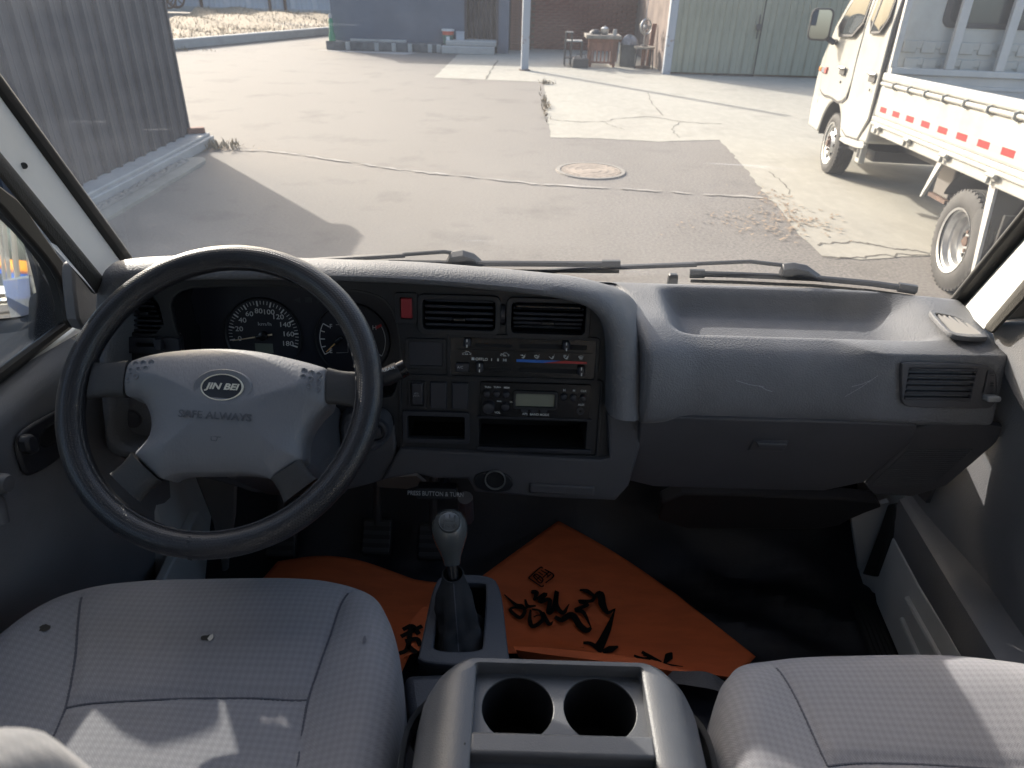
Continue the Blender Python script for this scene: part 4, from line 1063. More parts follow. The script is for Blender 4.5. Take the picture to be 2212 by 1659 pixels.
# body shell: roof, sides, rear and floor, painted white outside
xl, xr = VX - .82, VX + .82
sh_ = MB()
zr_ = Z0 + .36
sh_.box(xl + .08, xr - .08, -3.4, .76, zr_, zr_ + .035)
sh_.build('roof', WHITE, van, bevel=.015)
MB().box(xl + .10, xr - .10, -3.35, .78, zr_ - .03, zr_ - .003).build('headlining', ROOFIN, van)
MB().loft([[(x, ws_y(x, Z0 + .285) + .01, Z0 + .285), (x, ws_y(x, Z0 + .285) - .06, Z0 + .285), (x, .70, zr_ - .002), (x, ws_y(x, Z0 + .37) + .02, zr_ + .01)] for x in [VX - .70 + k * .14 for k in range(11)]], True, (True, True)).build('screen_header', WHITE_IN, van)
for sgn, xs in ((-1, xl), (1, xr)):
    xo = xs
    # lower side panel behind the front door, upper pillars and window band
    MB().box(min(xs, xs - sgn * .05), max(xs, xs - sgn * .05), -3.4, .02, .45, Z0 - .45).build('side_panel', WHITE, van, bevel=.01)
    for (y0, y1) in ((-.10, .02), (-1.25, -1.15), (-2.35, -2.25), (-3.4, -3.25)):
        MB().hexa([(xs, y0, Z0 - .452), (xs, y1, Z0 - .452), (xs - sgn * .05, y1, Z0 - .452), (xs - sgn * .05, y0, Z0 - .452)], [(xs - sgn * .08, y0, zr_ + .01), (xs - sgn * .08, y1, zr_ + .01), (xs - sgn * .13, y1, zr_ + .01), (xs - sgn * .13, y0, zr_ + .01)]).build('side_pillar', WHITE, van)
    for (y0, y1) in ((-1.15, -.10), (-2.25, -1.25), (-3.25, -2.35)):
        MB().hexa([(xs - sgn * .01, y0, Z0 - .45), (xs - sgn * .01, y1, Z0 - .45), (xs - sgn * .014, y1, Z0 - .45), (xs - sgn * .014, y0, Z0 - .45)], [(xs - sgn * .09, y0, zr_), (xs - sgn * .09, y1, zr_), (xs - sgn * .094, y1, zr_), (xs - sgn * .094, y0, zr_)]).build('side_window', GLASS, van)
    MB().box(xs - sgn * .003, xs + sgn * .003, -3.3, .0, Z0 - .62, Z0 - .56).build('side_stripe', mat('blue_stripe', (.03, .08, .22), .4), van)
MB().box(xl + .02, xr - .02, -3.42, -3.37, .45, Z0 - .40).build('rear_panel', WHITE, van)
MB().box(xl + .12, xr - .12, -3.41, -3.405, Z0 - .40, zr_).build('rear_window', GLASS, van)
MB().box(xl + .02, xr - .02, -3.38, -.1, .60, .64).build('cargo_floor', CARPET, van)
MB().box(xl + .04, xr - .04, -.25, -.10, .60, Z0 - .55).build('cab_bulkhead', HUMP, van)
for (yy, side) in ((-2.6, -1), (-2.6, 1), (.75, -1), (.75, 1)):
    M = Matrix.Translation((VX + side * .70, yy, .33)) @ Matrix.Rotation(R(90), 4, 'Y')
    MB(M).lathe([(.18, -.09), (.30, -.09), (.33, -.06), (.33, .06), (.30, .09), (.18, .09), (.0, .07)], 28, cap=(False, False)).build('van_wheel', TYRE, van, smooth=True)

# cab floor, firewall, cowl outside
FZ = Z0 - 1.13
fl = MB()
def floor_fn(u, v):
    x = VX - .76 + 1.52 * u; y = .05 + 1.45 * v
    z = FZ + .34 * sstep(1.12, 1.46, y) + .012 * math.sin(x * 9 + y * 5) * math.sin(y * 13 + x * 3) + .008 * math.sin(x * 23 - y * 17) + .022 * sstep(.2, .4, x) * abs(math.sin(x * 11 + y * 16 + 2 * math.sin(y * 6))) ** 3
    return (x, y, z)
fl.grid(floor_fn, 60, 60).build('cab_floor', CARPET, van, smooth=True)
MB().box(VX - .76, VX + .76, 1.30, 1.33, FZ + .30, Z0 - .55).build('firewall', CARPET, van)
for s_, xs in ((-1, xl), (1, xr)):
    MB().box(min(xs + .0, xs - s_ * .10), max(xs, xs - s_ * .10), 1.02, 1.35, .45, Z0 - .60).build('kick_panel', WHITE_IN, van, bevel=.01)
MB().loft([[(x, ws_y(x, Z0 - .50) + .02, Z0 - .56), (x, ws_y(x, Z0 - .50) + .08, Z0 - .60), (x, ws_y(x, Z0 - .5) + .16, Z0 - .70), (x, ws_y(x, Z0 - .5) + .22, Z0 - 1.2)] for x in [VX - .80 + k * .16 for k in range(11)]], False).build('front_panel', WHITE, van, smooth=True)
# engine cover between the seats
ec = MB()
def eng(u, v):
    th_ = math.pi * u; n_ = 3.2; c, s = math.cos(th_), math.sin(th_)
    hw = .225 - .04 * sstep(.55, 1.0, v); y = .02 + .62 * v; top = Z0 - .78 - .10 * v - .14 * sstep(.80, 1.0, v)
    x = VX - .01 - hw * math.copysign(abs(c) ** (2 / n_), c); z = FZ + (top - FZ) * abs(s) ** (2 / n_)
    return (x, y, z)
ec.grid(eng, 40, 30); ec.build('engine_cover', HUMP, van, smooth=True)

# wipers and washer jet on the outside of the screen
def w(X, Y, off=-.02): return on_ws(X, Y, off)
def wiper(arm, arm_thin, blade, blade_w, block, caps):
    wp = MB().tube([w(*p, -.03) for p in arm], [.0068] * len(arm), 8, flat=.7).build('wiper_arm', DARK, van, smooth=True)
    MB().tube([w(*p, -.03) for p in arm_thin], .0038, 8).build('wiper_rod', DARK, wp, smooth=True)
    bl = MB(); P = [w(*p, -.016) for p in blade]; bl.tube(P, blade_w, 8, flat=.9); bo = bl.build('wiper_blade', DARK, van, smooth=True)
    nrm = Vector((0, -.866, -.5))
    MB().ribbon([p + Vector((0, -.006, -.012)) for p in P], .008, (0, 1, .4)).build('rubber_lip', RUBBER, bo)
    q = [w(*p, -.024) for p in block]
    MB().hexa([p + Vector((0, -.010, -.006)) for p in q], [p + Vector((0, .006, .003)) for p in q]).build('wiper_joint', DARK, bo, bevel=.003)
    for a_, c_ in caps:
        A_, C_ = w(*a_, -.016), w(*c_, -.016)
        MB().tube([A_, C_], .0086, 6).build('blade_cap', DARK, bo)
wiper([(560, 572), (690, 562), (875, 551)], [(870, 550), (960, 544), (1012, 552)], [(840, 568), (1000, 569), (1180, 570), (1338, 571)], .0064, [(962, 568), (972, 548), (1000, 544), (1025, 552), (1043, 568)], [((1300, 571), (1340, 571))])
wiper([(1120, 592), (1250, 580), (1505, 571)], [(1500, 570), (1620, 565), (1700, 574)], [(1492, 591), (1600, 594), (1760, 601), (1880, 612), (1976, 625)], .0064, [(1682, 594), (1690, 574), (1716, 571), (1745, 577), (1776, 599)], [((1490, 591), (1522, 591)), ((1940, 620), (1979, 626))])
p = w(1453, 604, -.05)
MB(Matrix.Translation(p)).prism(rrect(-.011, .011, -.009, .009, .004), -.03, .012, .8).build('washer_jet', DARK, van, bevel=.003)

# ------------------------------------------------------------------ doors of the van
r5L = conv(0, 432, .422 / 1.8517)                           # enlargements used for measuring
def door(sgn):
    xd = VX + sgn * .745
    d = MB()
    def skin(u, v):                                         # inner trim: belt line rolled over, slightly bellied below
        y = -.05 + 1.13 * u
        if v < .25:
            t = v / .25; x = xd + sgn * (.05 - .05 * math.sin(t * math.pi / 2)); z = Z0 - .522 - .03 * (1 - math.cos(t * math.pi / 2))
        else:
            t = (v - .25) / .75; x = xd - sgn * .012 * math.sin(t * math.pi) + sgn * .05 * t * t; z = Z0 - .552 - .60 * t
        x -= sgn * .035 * sstep(.85, 1.08, y) * (1 if v < .6 else 1 - (v - .6) / .4 * .6)
        return (x, y, z)
    d.grid(skin, 48, 32)
    o = d.build('front_door', DOORT, van, smooth=True)
    MB().box(min(xd + sgn * .05, xd + sgn * .085), max(xd + sgn * .05, xd + sgn * .085), -.05, 1.12, .50, Z0 - .53).build('door_skin', WHITE, o, bevel=.006)
    MB().tube([(xd + sgn * .046, -.05, Z0 - .514), (xd + sgn * .046, .6, Z0 - .514), (xd + sgn * .044, 1.045, Z0 - .514)], .009, 8).build('belt_seal', RUBBER, o, smooth=True)
    MB().hexa([(xd + sgn * .062, -.05, Z0 - .53), (xd + sgn * .062, 1.10, Z0 - .53), (xd + sgn * .065, 1.10, Z0 - .53), (xd + sgn * .065, -.05, Z0 - .53)], [(xd - sgn * .02, -.05, Z0 + .30), (xd - sgn * .02, .70, Z0 + .30), (xd - sgn * .017, .70, Z0 + .30), (xd - sgn * .017, -.05, Z0 + .30)]).build('door_window', GLASS, o)
    fpth = [(xd + sgn * .063, 1.09, Z0 - .53), (xd - sgn * .018, .695, Z0 + .30), (xd - sgn * .018, -.05, Z0 + .30), (xd + sgn * .063, -.05, Z0 - .53)]
    if sgn < 0: fpth = fpth[1:]
    MB().tube(fpth, .020, 8).build('window_frame', RUBBER, o)
    return o
doorL = door(-1); doorR = door(1)
doorL['label'] = 'driver door with its mirror and window'; doorR['label'] = 'passenger door with its map pocket'
xdl, xdr = VX - .745, VX + .745
# driver door: window frame and run channel, measured on the door plane
def sheet(name, px, x, th_, m, parent, sgn=-1, bevel=.004, it=0):
    P = [on_x(X, Y, x) for X, Y in px]
    if it: P = [Vector(q) for q in chaikin([tuple(q) for q in P], it)]
    return MB().hexa(P, [q + Vector((sgn * th_, 0, 0)) for q in P]).build(name, m, parent, bevel=bevel)
sheet('window_frame', [(-120, 300), (0, 400), (50, 437), (105, 520), (165, 600), (182, 640), (192, 700), (150, 712), (143, 640), (128, 592), (92, 545), (44, 492), (0, 440), (-120, 335)], xdl - .02, .012, RUBBER, doorL, it=1)
sheet('run_channel', [(-120, 342), (0, 450), (42, 498), (94, 543), (130, 590), (146, 640), (153, 712), (140, 718), (132, 645), (116, 600), (92, 556), (46, 503), (0, 450), (-120, 348)], xdl - .040, .012, mat('channel_grey', (.05, .05, .05), .7), doorL, it=1)
sheet('corner_sail', [(158, 572), (172, 560), (212, 612), (226, 690), (205, 716), (172, 706), (163, 640)], xdl + .015, .02, DOORT, doorL, it=1)
sheet('corner_sail', [(2138, 712), (2146, 698), (2170, 694), (2215, 694), (2280, 706), (2280, 960), (2215, 905), (2176, 840), (2150, 760)], xdr - .055, .06, DOORT, doorR, 1, .012, 1)
sheet('window_frame', [(2165, 692), (2212, 640), (2300, 545), (2300, 640), (2212, 688)], xdr + .02, .012, RUBBER, doorR, 1)
# mirror on the driver door
MX = xdl - .13
mn = Vector((.322, -.935, .170)).normalized()
mo = on_x(60, 600, MX)
ex_ = Vector((0, 0, 1)).cross(mn); MPl = Plane(mo, ex_, mn.cross(ex_))
gp_ = [(-150, 430), (-20, 438), (10, 448), (34, 478), (58, 530), (74, 590), (84, 638), (84, 655), (78, 668), (56, 684), (20, 690), (-150, 702)]
gl_ = MPl.hits(gp_); gl_ = chaikin(gl_, 2)
mr_ = MB(MPl.M); mr_.prism(gl_, -.002, .0)
fr_px = [(-160, 415), (-20, 424), (18, 434), (44, 468), (68, 526), (86, 590), (97, 640), (97, 662), (90, 684), (62, 708), (20, 716), (-160, 730)]
fr_ = chaikin(MPl.hits(fr_px), 2)
hb = MB(MPl.M); c_ = [sum(q[i] for q in fr_) / len(fr_) for i in (0, 1)]
hb.loft([[(x, y, .010) for x, y in gl_], [(x, y, .014) for x, y in fr_], [(x, y, -.02) for x, y in fr_], [(c_[0] + (x - c_[0]) * .8, c_[1] + (y - c_[1]) * .8, -.07) for x, y in fr_]], True, (False, True))
mir = hb.build('door_mirror', mat('mirror_plastic', (.070, .073, .080), .55, bump=.2, scale=300, bdist=.0006), doorL, smooth=True, angle=50)
mr_.build('mirror_glass', MIRROR, mir)
q = [on_x(X, Y, MX + .05) for X, Y in ((84, 664), (122, 640), (132, 740), (84, 772))]
MB().hexa(q, [v + Vector((-.05, .05, 0)) for v in q]).build('mirror_foot', IRON, mir, bevel=.012)
q = [on_x(X, Y, MX + .06) for X, Y in ((70, 520), (95, 560), (120, 640), (126, 700), (100, 690), (84, 620))]
MB().hexa(q, [v + Vector((-.03, .06, 0)) for v in q]).build('mirror_arm', IRON, mir, bevel=.012)
# release handle in its cup, and the window crank
hx_ = xdl + .006
cup = [(38, 958), (48, 930), (118, 890), (170, 862), (176, 900), (150, 975), (120, 1000), (72, 1030), (56, 1024), (44, 990)]
sheet('handle_cup', cup, hx_ + .006, .008, mat('cup_plastic', (.034, .035, .040), .45), doorL, it=2)
sheet('cup_recess', [(82, 935), (140, 895), (150, 930), (120, 960), (92, 972)], hx_ + .0075, .006, BLACK, doorL, it=1)
sheet('door_handle', [(56, 945), (78, 934), (92, 975), (66, 986)], hx_ + .020, .016, MATS['cup_plastic'], doorL, it=1)
kb = on_x(8, 1045, xdl + .028)
MB(Matrix.Translation(kb) @ Matrix.Rotation(R(90), 4, 'Y')).lathe([(0, .008), (.011, .007), (.0135, .002), (.0135, -.010), (.010, -.015), (.010, -.035)], 20).build('crank_knob', mat('crank_grey', (.12, .123, .13), .5), doorL, smooth=True)
cb = on_x(-6, 1130, xdl + .018)
MB().tube([kb + Vector((-.02, 0, 0)), (kb + cb) / 2 + Vector((-.006, 0, 0)), cb], [.009, .011, .014], 10).build('window_crank', MATS['crank_grey'], doorL, smooth=True)
# passenger door: top roll, pocket with its lip
pk = [on_x(X, Y, xdr - .03) for X, Y in ((1975, 1075), (2110, 1290), (2260, 1520))]
pk0 = [Vector((xdr - .045, p.y, p.z)) for p in pk]
b = MB()
pth = spline([(p.x, p.y, p.z) for p in pk0], 8)
rings = [[q + Vector((.08, 0, .0)), q + Vector((.0, 0, .004)), q + Vector((-.012, 0, -.006)), q + Vector((-.012, 0, -.05)), q + Vector((.03, 0, -.24)), q + Vector((.08, 0, -.24))] for q in pth]
b.loft(rings, True, (True, True)); b.build('map_pocket', DOORT, doorR, smooth=True, angle=50, bevel=0)

# ================================================================== DASHBOARD
dash = thing('dashboard', 'grey and black dashboard of the van under the windscreen', 'dashboard', (VX, 1.0, Z0 - .60))
FP = Plane((0, .975, Z0 - .588), (1, 0, 0), (0, .196, .981))     # the black instrument fascia
r5 = conv(810, 594, .293); r6 = conv(1296, 540, .4232); r4 = conv(0, 486, .4558); c6 = conv(205, 567, .3223)
# hooded pad round the fascia: outer and inner edge, swept as one rounded moulding
outer = [(318, 990), (243, 978), (226, 900), (213, 760), (203, 665), (212, 602), (255, 566), (450, 558), (700, 566), (900, 573), (1130, 592), (1250, 608), (1322, 640), (1366, 705), (1388, 800), (1392, 880), (1390, 906)]
inner = [(318, 964), (260, 948), (253, 880), (250, 745), (250, 662), (266, 638), (302, 616), (450, 606), (700, 608), (900, 616), (1120, 634), (1232, 652), (1286, 678), (1312, 726), (1318, 800), (1317, 870), (1316, 898)]
ou = spline([Vector((*FP.hit(x, y, .03), 0)) for x, y in outer], 6); inn = spline([Vector((*FP.hit(x, y, .045), 0)) for x, y in inner], 6)
b = MB(FP.M); rings = []
for a, c in zip(ou, inn):
    def L(t, d): q = c.lerp(a, t); return (q.x, q.y, d)
    o3 = a - (a - c) * 1.7
    od = (a - c).normalized(); fr_ = max(0.0, min(1.0, (od.x - .15) / .6)) * (1 if a.x > 0 else 0)
    def O(e, d, drop, base): return (base.x + e * fr_, base.y - max(0.0, od.y) * drop, d)
    rings.append([L(-.04, -.02), L(-.02, .030), L(.03, .044), L(.16, .053), L(.40, .055), L(.70, .047), L(.92, .030), O(.003, .010, 0, c.lerp(a, 1.02)), O(.010, -.012, .002, a), O(.020, -.040, .007, a), O(.032, -.075, .016, a), O(.055, -.19, .058, a)])
b.loft(rings, False); b.build('instrument_hood', PAD, dash, smooth=True, angle=60)
# fascia with its openings
def P5(l): return [r5(x, y) for x, y in l]
def hole(px, c=0.0, it=1): return chaikin(FP.hits(px, c), it)
def rr_px(x0, y0, x1, y1, r=.004, c=0.0):
    a0, a1, b0, b1 = FP.rect(x0, y0, x1, y1, c); return rrect(a0, a1, b0, b1, r)
cl_open = hole([(362, 625), (500, 616), (700, 621), (815, 634), (848, 668), (862, 720), (866, 780), (858, 842), (838, 866), (420, 866), (394, 800), (392, 728), (380, 720)], 0, 2)
lv_open = hole([(292, 638), (340, 640), (360, 722), (266, 722), (272, 680)], 0, 1)
v1 = rr_px(912, 645, 1072, 712, .008); v2 = rr_px(1103, 652, 1266, 721, .008); vw = rr_px(1079, 656, 1094, 703, .004)
pk1 = rr_px(*r5(238, 1030), *r5(668, 1203), .004); pk2 = rr_px(*r5(760, 1068), *r5(1562, 1275), .003)
fas = [(235, 600), (300, 580), (700, 576), (1130, 606), (1270, 640), (1330, 710), (1336, 860), (1334, 992), (1300, 1003), (862, 978), (850, 900), (700, 900), (420, 905), (330, 985), (250, 975), (232, 800)]
plate('fascia', FP.M, FP.hits(fas), [cl_open, lv_open, v1, v2, vw, pk1, pk2], -.008, 0.0, DARK, dash, .001)
def well(name, loop, depth, m=BLACK, c0=-.002):
    b = MB(FP.M); b.loft([[(x, y, c0) for x, y in loop], [(x, y, -depth) for x, y in loop]], True, (False, True)); return b.build(name, m, dash)
well('vent_well', v1, .06); well('vent_well', v2, .06); well('vent_well', vw, .02); well('vent_well', lv_open, .06)
well('pocket_well', pk1, .07, GLOSS); well('slot_well', pk2, .10, BLACK)
def frame(name, loop, wdt, h, m, c=0.0, parent=None, bevel=.001):
    cx = sum(p[0] for p in loop) / len(loop); cy = sum(p[1] for p in loop) / len(loop)
    w0 = max(p[0] for p in loop) - cx; h0 = max(p[1] for p in loop) - cy
    out = [(cx + (x - cx) * (1 + wdt / w0), cy + (y - cy) * (1 + wdt / h0)) for x, y in loop]
    return plate(name, FP.M, out, [loop], c, c + h, m, parent or dash, bevel)
# centre air vents, each a frame with slats
for lp, nsl, barrel in ((v1, 5, False), (v2, 6, True)):
    fo = frame('air_vent', lp, .0055, .006, DARK)
    xs = [p[0] for p in lp]; ys = [p[1] for p in lp]; x0, x1, y0, y1 = min(xs), max(xs), min(ys), max(ys)
    for k in range(nsl):
        yy = y0 + (y1 - y0) * (k + .6) / (nsl + .1); dz = -.006 + (-.016 * ((k - nsl / 2) / nsl) ** 2 * 4 if barrel else 0)
        MB(FP.M @ Matrix.Translation((0, yy, dz)) @ Matrix.Rotation(R(-18), 4, 'X')).box(x0 + .004, x1 - .004, -.0022, .0022, -.014, .004).build('slat', SWITCH, fo, bevel=.001)
    if barrel: MB(FP.M).box(x0 + .006, x1 - .006, y1 - .014, y1 - .004, -.012, -.002).build('barrel_top', GLOSS, fo, bevel=.004)
    MB(FP.M).box((x0 + x1) / 2 - .010, (x0 + x1) / 2 + .010, y0 + (y1 - y0) * .26, y0 + (y1 - y0) * .40, -.006, .003).build('vent_tab', GLOSS, fo, bevel=.002)
b = MB(FP.M); xs = [p[0] for p in vw]; ys = [p[1] for p in vw]; rad = (max(ys) - min(ys)) * .52; cyw = (max(ys) + min(ys)) / 2
for k in range(22):
    a = R(-60 + 120 * k / 21); b.box(min(xs) + .002, max(xs) - .002, -.0011, .0011, -.004, .0035, Matrix.Translation((0, cyw + rad * math.sin(a), -.014 + .014 * math.cos(a))) @ Matrix.Rotation(-a, 4, 'X'))
b.build('thumb_wheel', SWITCH, dash)
# driver's side vent
fo = MB(FP.M).box(*[f(p[0] for p in lv_open) for f in (min, max)], *[f(p[1] for p in lv_open) for f in (min, max)], -.058, -.050).build('air_vent', BLACK, dash)
ya, yc_ = min(p[1] for p in lv_open), max(p[1] for p in lv_open)
for k in range(8):
    yy = ya + (yc_ - ya) * (k + .5) / 8; f = (yy - ya) / (yc_ - ya)
    xa = min(p[0] for p in lv_open) + .012 * f; xb_ = max(p[0] for p in lv_open) - .024 * f
    MB(FP.M @ Matrix.Translation((0, yy, -.010)) @ Matrix.Rotation(R(-25), 4, 'X')).box(xa, xb_, -.0013, .0013, -.012, .004).build('slat', SWITCH, fo)
MB(FP.M).box(*FP.rect(302, 672, 322, 680)[:2], *FP.rect(302, 672, 322, 681)[2:], -.006, .004).build('vent_tab', GLOSS, fo, bevel=.0015)
sp_ = plate('slider_panel', FP.M, rr_px(272, 730, 388, 762, .003, .006), [rr_px(293, 739, 360, 749, .0035, .006)], .001, .009, SWITCH, dash, .001)
MB(FP.M).box(*FP.rect(292, 738, 361, 750), .0005, .0016).build('slider_slot', BLACK, sp_)
MB(FP.M).box(*FP.rect(336, 731, 352, 756, .012), .006, .019).build('slider_knob', SWITCH, sp_, bevel=.002)
for k, X in enumerate((300, 322, 345)):
    a0, a1, b0, b1 = FP.rect(X - 4, 732, X + 4, 736, .009); MB(FP.M).box(a0, a1, b0, b1, .0088, .0094).build('slider_mark', SPOKE, sp_)
lp_ = plate('blank_panel', FP.M, hole([(258, 872), (268, 862), (320, 862), (330, 880), (330, 950), (262, 944)], .01, 1), [], .002, .012, PAD, dash, .002)
cc = FP.hit(285, 904, .012)
MB(FP.M).lathe([(.0158, .0118), (.0158, .0132), (.014, .0122), (.0135, .0145), (.0, .015)], 28, Matrix.Translation((cc[0], cc[1], 0))).build('round_blank', PAD_LOW, lp_, smooth=True)

# instrument cluster set back in the hood
CD = -.072
cl = plate('instrument_cluster', FP.M, [(FP.hit(x, y, CD)) for x, y in ((350, 610), (880, 620), (890, 880), (350, 880))], [], CD - .004, CD, mat('cluster_face', (.012, .0135, .021), .35), dash)
b = MB(FP.M); b.loft([[(x, y, -.006) for x, y in cl_open], [(x * 1.0, y, CD + .001) for x, y in cl_open]], True); b.build('cluster_shroud', GLOSS, dash)
frame('cluster_edge', cl_open, .002, .0015, SPOKE, 0.0, dash, 0)
def dial(px, py, rpx):
    c = FP.hit(px, py, CD); r = FP.hit(px + rpx, py, CD)[0] - c[0]; return c, r
(cx, cy), R1 = dial(570, 724, 76)
MB(FP.M).lathe([(R1 * 1.10, CD + .0005), (R1 * 1.08, CD + .004), (R1 * 1.04, CD + .001)], 64, Matrix.Translation((cx, cy, 0))).build('dial_ring', DARK, cl, smooth=True)
tk = MB(FP.M)
for k in range(37):
    a = R(190 - 209 * k / 36); big = k % 4 == 0; l = .15 if big else .10; wd = .0011 if big else .00042
    M = Matrix.Translation((cx, cy, 0)) @ Matrix.Rotation(a, 4, 'Z'); tk.box(R1 * (.99 - l), R1 * .99, -wd, wd, CD + .0003, CD + .0009, M)
tk.build('speed_ticks', PRINT, cl)
for k in range(10):
    a = R(190 - 209 * k / 9); rr_ = R1 * .70
    text('speed_number', str(20 * k), FP.M, cx + rr_ * math.cos(a), cy + rr_ * math.sin(a), CD + .0007, .0118, PRINT, cl, sx=1.15)
q = FP.hit(572, 700, CD); text('unit_text', 'km/h', FP.M, q[0], q[1], CD + .0007, .0085, PRINT_DIM, cl, sx=1.35)
a_ = R(190.5)
nd = MB(FP.M @ Matrix.Translation((cx, cy, 0)) @ Matrix.Rotation(a_, 4, 'Z')); nd.prism([(-.016, -.0013), (-.016, .0013), (R1 * .88, .0006), (R1 * .88, -.0006)], CD + .005, CD + .0062)
nd.build('speed_needle', mat('pale_needle', (.70, .56, .38), .5), cl)
MB(FP.M).lathe([(.0075, CD + .001), (.0075, CD + .009), (.006, CD + .010), (0, CD + .010)], 20, Matrix.Translation((cx, cy, 0))).build('needle_hub', GLOSS, cl, smooth=True)
MB(FP.M @ Matrix.Translation((cx, cy, 0)) @ Matrix.Rotation(a_, 4, 'Z')).box(-.009, .012, -.0035, .0035, CD + .004, CD + .0105).build('needle_hub', GLOSS, cl, bevel=.002)
MB(FP.M).box(*FP.rect(552, 742, 590, 762, CD), CD + .0002, CD + .0012).build('odometer', mat('lcd_dim', (.13, .15, .125), .3), cl)
(gx, gy), R2 = dial(762, 734, 76)
MB(FP.M).lathe([(R2 * 1.08, CD + .0005), (R2 * 1.06, CD + .004), (R2 * 1.02, CD + .001)], 56, Matrix.Translation((gx, gy, 0))).build('dial_ring', DARK, cl, smooth=True)
def arc(x, y, r, a0, a1, n=14): return [(x + r * math.cos(R(a0 + (a1 - a0) * k / n)), y + r * math.sin(R(a0 + (a1 - a0) * k / n)), CD + .0008) for k in range(n + 1)]
gm = MB(FP.M)
gm.tube(arc(gx, gy, R2 * .93, 151, 209), .0006, 6); gm.tube(arc(gx, gy, R2 * .93, 26, -29), .0006, 6)
for a, l in ((151, .20), (165, .12), (180, .14), (195, .12), (209, .18), (-29, .16)):
    gm.box(R2 * (.93 - l), R2 * .93, -.0007, .0007, CD + .0003, CD + .001, Matrix.Translation((gx, gy, 0)) @ Matrix.Rotation(R(a), 4, 'Z'))
gm.build('gauge_marks', PRINT, cl)
MB(FP.M @ Matrix.Translation((gx, gy, 0)) @ Matrix.Rotation(R(29), 4, 'Z')).box(R2 * .76, R2 * .95, -.0022, .0022, CD + .0003, CD + .001).build('hot_mark', REDP, cl)
for s_, X, Y in (('F', 715, 705), ('E', 715, 758), ('H', 809, 708)):
    q = FP.hit(X, Y, CD); text('gauge_letter', s_, FP.M, q[0], q[1], CD + .0007, .0105, PRINT, cl)
fx_, fy_ = FP.hit(733, 733, CD)
M = FP.M @ Matrix.Translation((fx_, fy_, 0)) @ Matrix.Rotation(R(224), 4, 'Z')
MB(M).prism([(-.008, -.0011), (-.008, .0011), (.030, .0006), (.030, -.0006)], CD + .005, CD + .0062).build('fuel_needle', AMBER, cl)
MB(M).box(-.010, .008, -.0035, .0035, CD + .004, CD + .0105).build('needle_hub', GLOSS, cl, bevel=.002)
sq = MB(FP.M); p0, p1, p2, p3 = [(*FP.hit(x, y, CD), CD + .0008) for x, y in ((726, 701), (752, 701), (752, 761), (727, 762))]
sq.tube([p0, p1, p2, p3], .00035, 5); sq.build('gauge_box', PRINT_DIM, cl)
for X, Y, k in ((643, 648, 0), (666, 648, 1), (690, 649, 2)):
    q = FP.hit(X, Y, CD); pts = {0: [(-.006, 0), (.004, .005), (.004, -.005)], 1: [(-.005, -.004), (.005, -.004), (.005, .004), (-.005, .004)], 2: [(.006, 0), (-.004, .005), (-.004, -.005)]}[k]
    MB(FP.M @ Matrix.Translation((q[0], q[1], 0))).prism(pts, CD + .0002, CD + .0008).build('tell_tale', mat('dim_lens', (.03, .033, .04), .4), cl)

# hazard switch
hz_ = frame('hazard_switch', rr_px(864, 641, 892, 689, .002), .006, .004, DARK)
MB(FP.M).box(*FP.rect(866, 644, 890, 687, .006), .0, .008).build('switch_cap', REDSW, hz_, bevel=.0015)
# blank cover left of the heater panel
bc = frame('blank_cover', rr_px(*r5(248, 487), *r5(505, 668), .004), .004, .004, DARK)
MB(FP.M).box(*FP.rect(*r5(248, 487), *r5(505, 668), .0), .0, .0018).build('cover_plate', SWITCH, bc, bevel=.0015)
# heater panel
hx0 = rr_px(*r5(556, 465), *r5(1628, 762), .006)
hp = frame('heater_panel', hx0, .004, .004, DARK)
MB(FP.M).prism(hx0, .0002, .0012).build('panel_face', GLOSS, hp)
def p5(x, y, c=0.0): return FP.hit(*r5(x, y), c)
def box5(name, x0, y0, x1, y1, c0, c1, m, par, bevel=0.0):
    a = FP.rect(*r5(x0, y0), *r5(x1, y1), c1); return MB(FP.M).box(*a, c0, c1).build(name, m, par, bevel=bevel)
for q in ((738, 510, 1006, 532), (1068, 513, 1562, 547), (800, 682, 1002, 706), (1060, 690, 1492, 722)): box5('lever_slot', *q, .001, .0016, BLACK, hp)
for (x, y) in ((678, 503), (1412, 528), (770, 685), (1523, 712)):
    kn_ = box5('lever_knob', x - 27, y - 30, x + 27, y + 34, .0015, .012, SWITCH, hp, .003)
    box5('knob_mark', x - 4, y - 30, x + 4, y - 8, .0119, .0126, PRINT, kn_); box5('knob_mark', x - 4, y + 12, x + 4, y + 33, .0119, .0126, PRINT, kn_)
def q5(pts, c): return [p5(x, y, c) for x, y in pts]
ls = MB(FP.M).prism(q5([(577, 637), (577, 547), (1602, 582), (1600, 672)], .003), .0013, .0026).build('label_strip', GLOSS, hp)
C5 = .0027
MB(FP.M).prism(q5([(1043, 640), (1043, 621), (1370, 632), (1240, 648)], C5), C5, C5 + .0003).build('cold_wedge', BLUE, hp)
MB(FP.M).prism(q5([(1240, 648), (1400, 633), (1562, 641), (1562, 657)], C5), C5, C5 + .0003).build('hot_wedge', REDP, hp)
def t5(body, x, y, hpx, m, par, c=C5, sx=1.0):
    a = p5(x, y, c); s_ = abs(p5(x, y + hpx, c)[1] - a[1]); return text('panel_text', body, FP.M, a[0], a[1], c + .0002, s_ * 1.5, m, par, rot=R(-.3), sx=sx, depth=.00015, bold=.00007)
for body, x, y in (('OFF', 766, 621), ('LO', 813, 623), ('I', 860, 625), ('II', 907, 626), ('HI', 957, 628)): t5(body, x, y, 19, PRINT, hp)
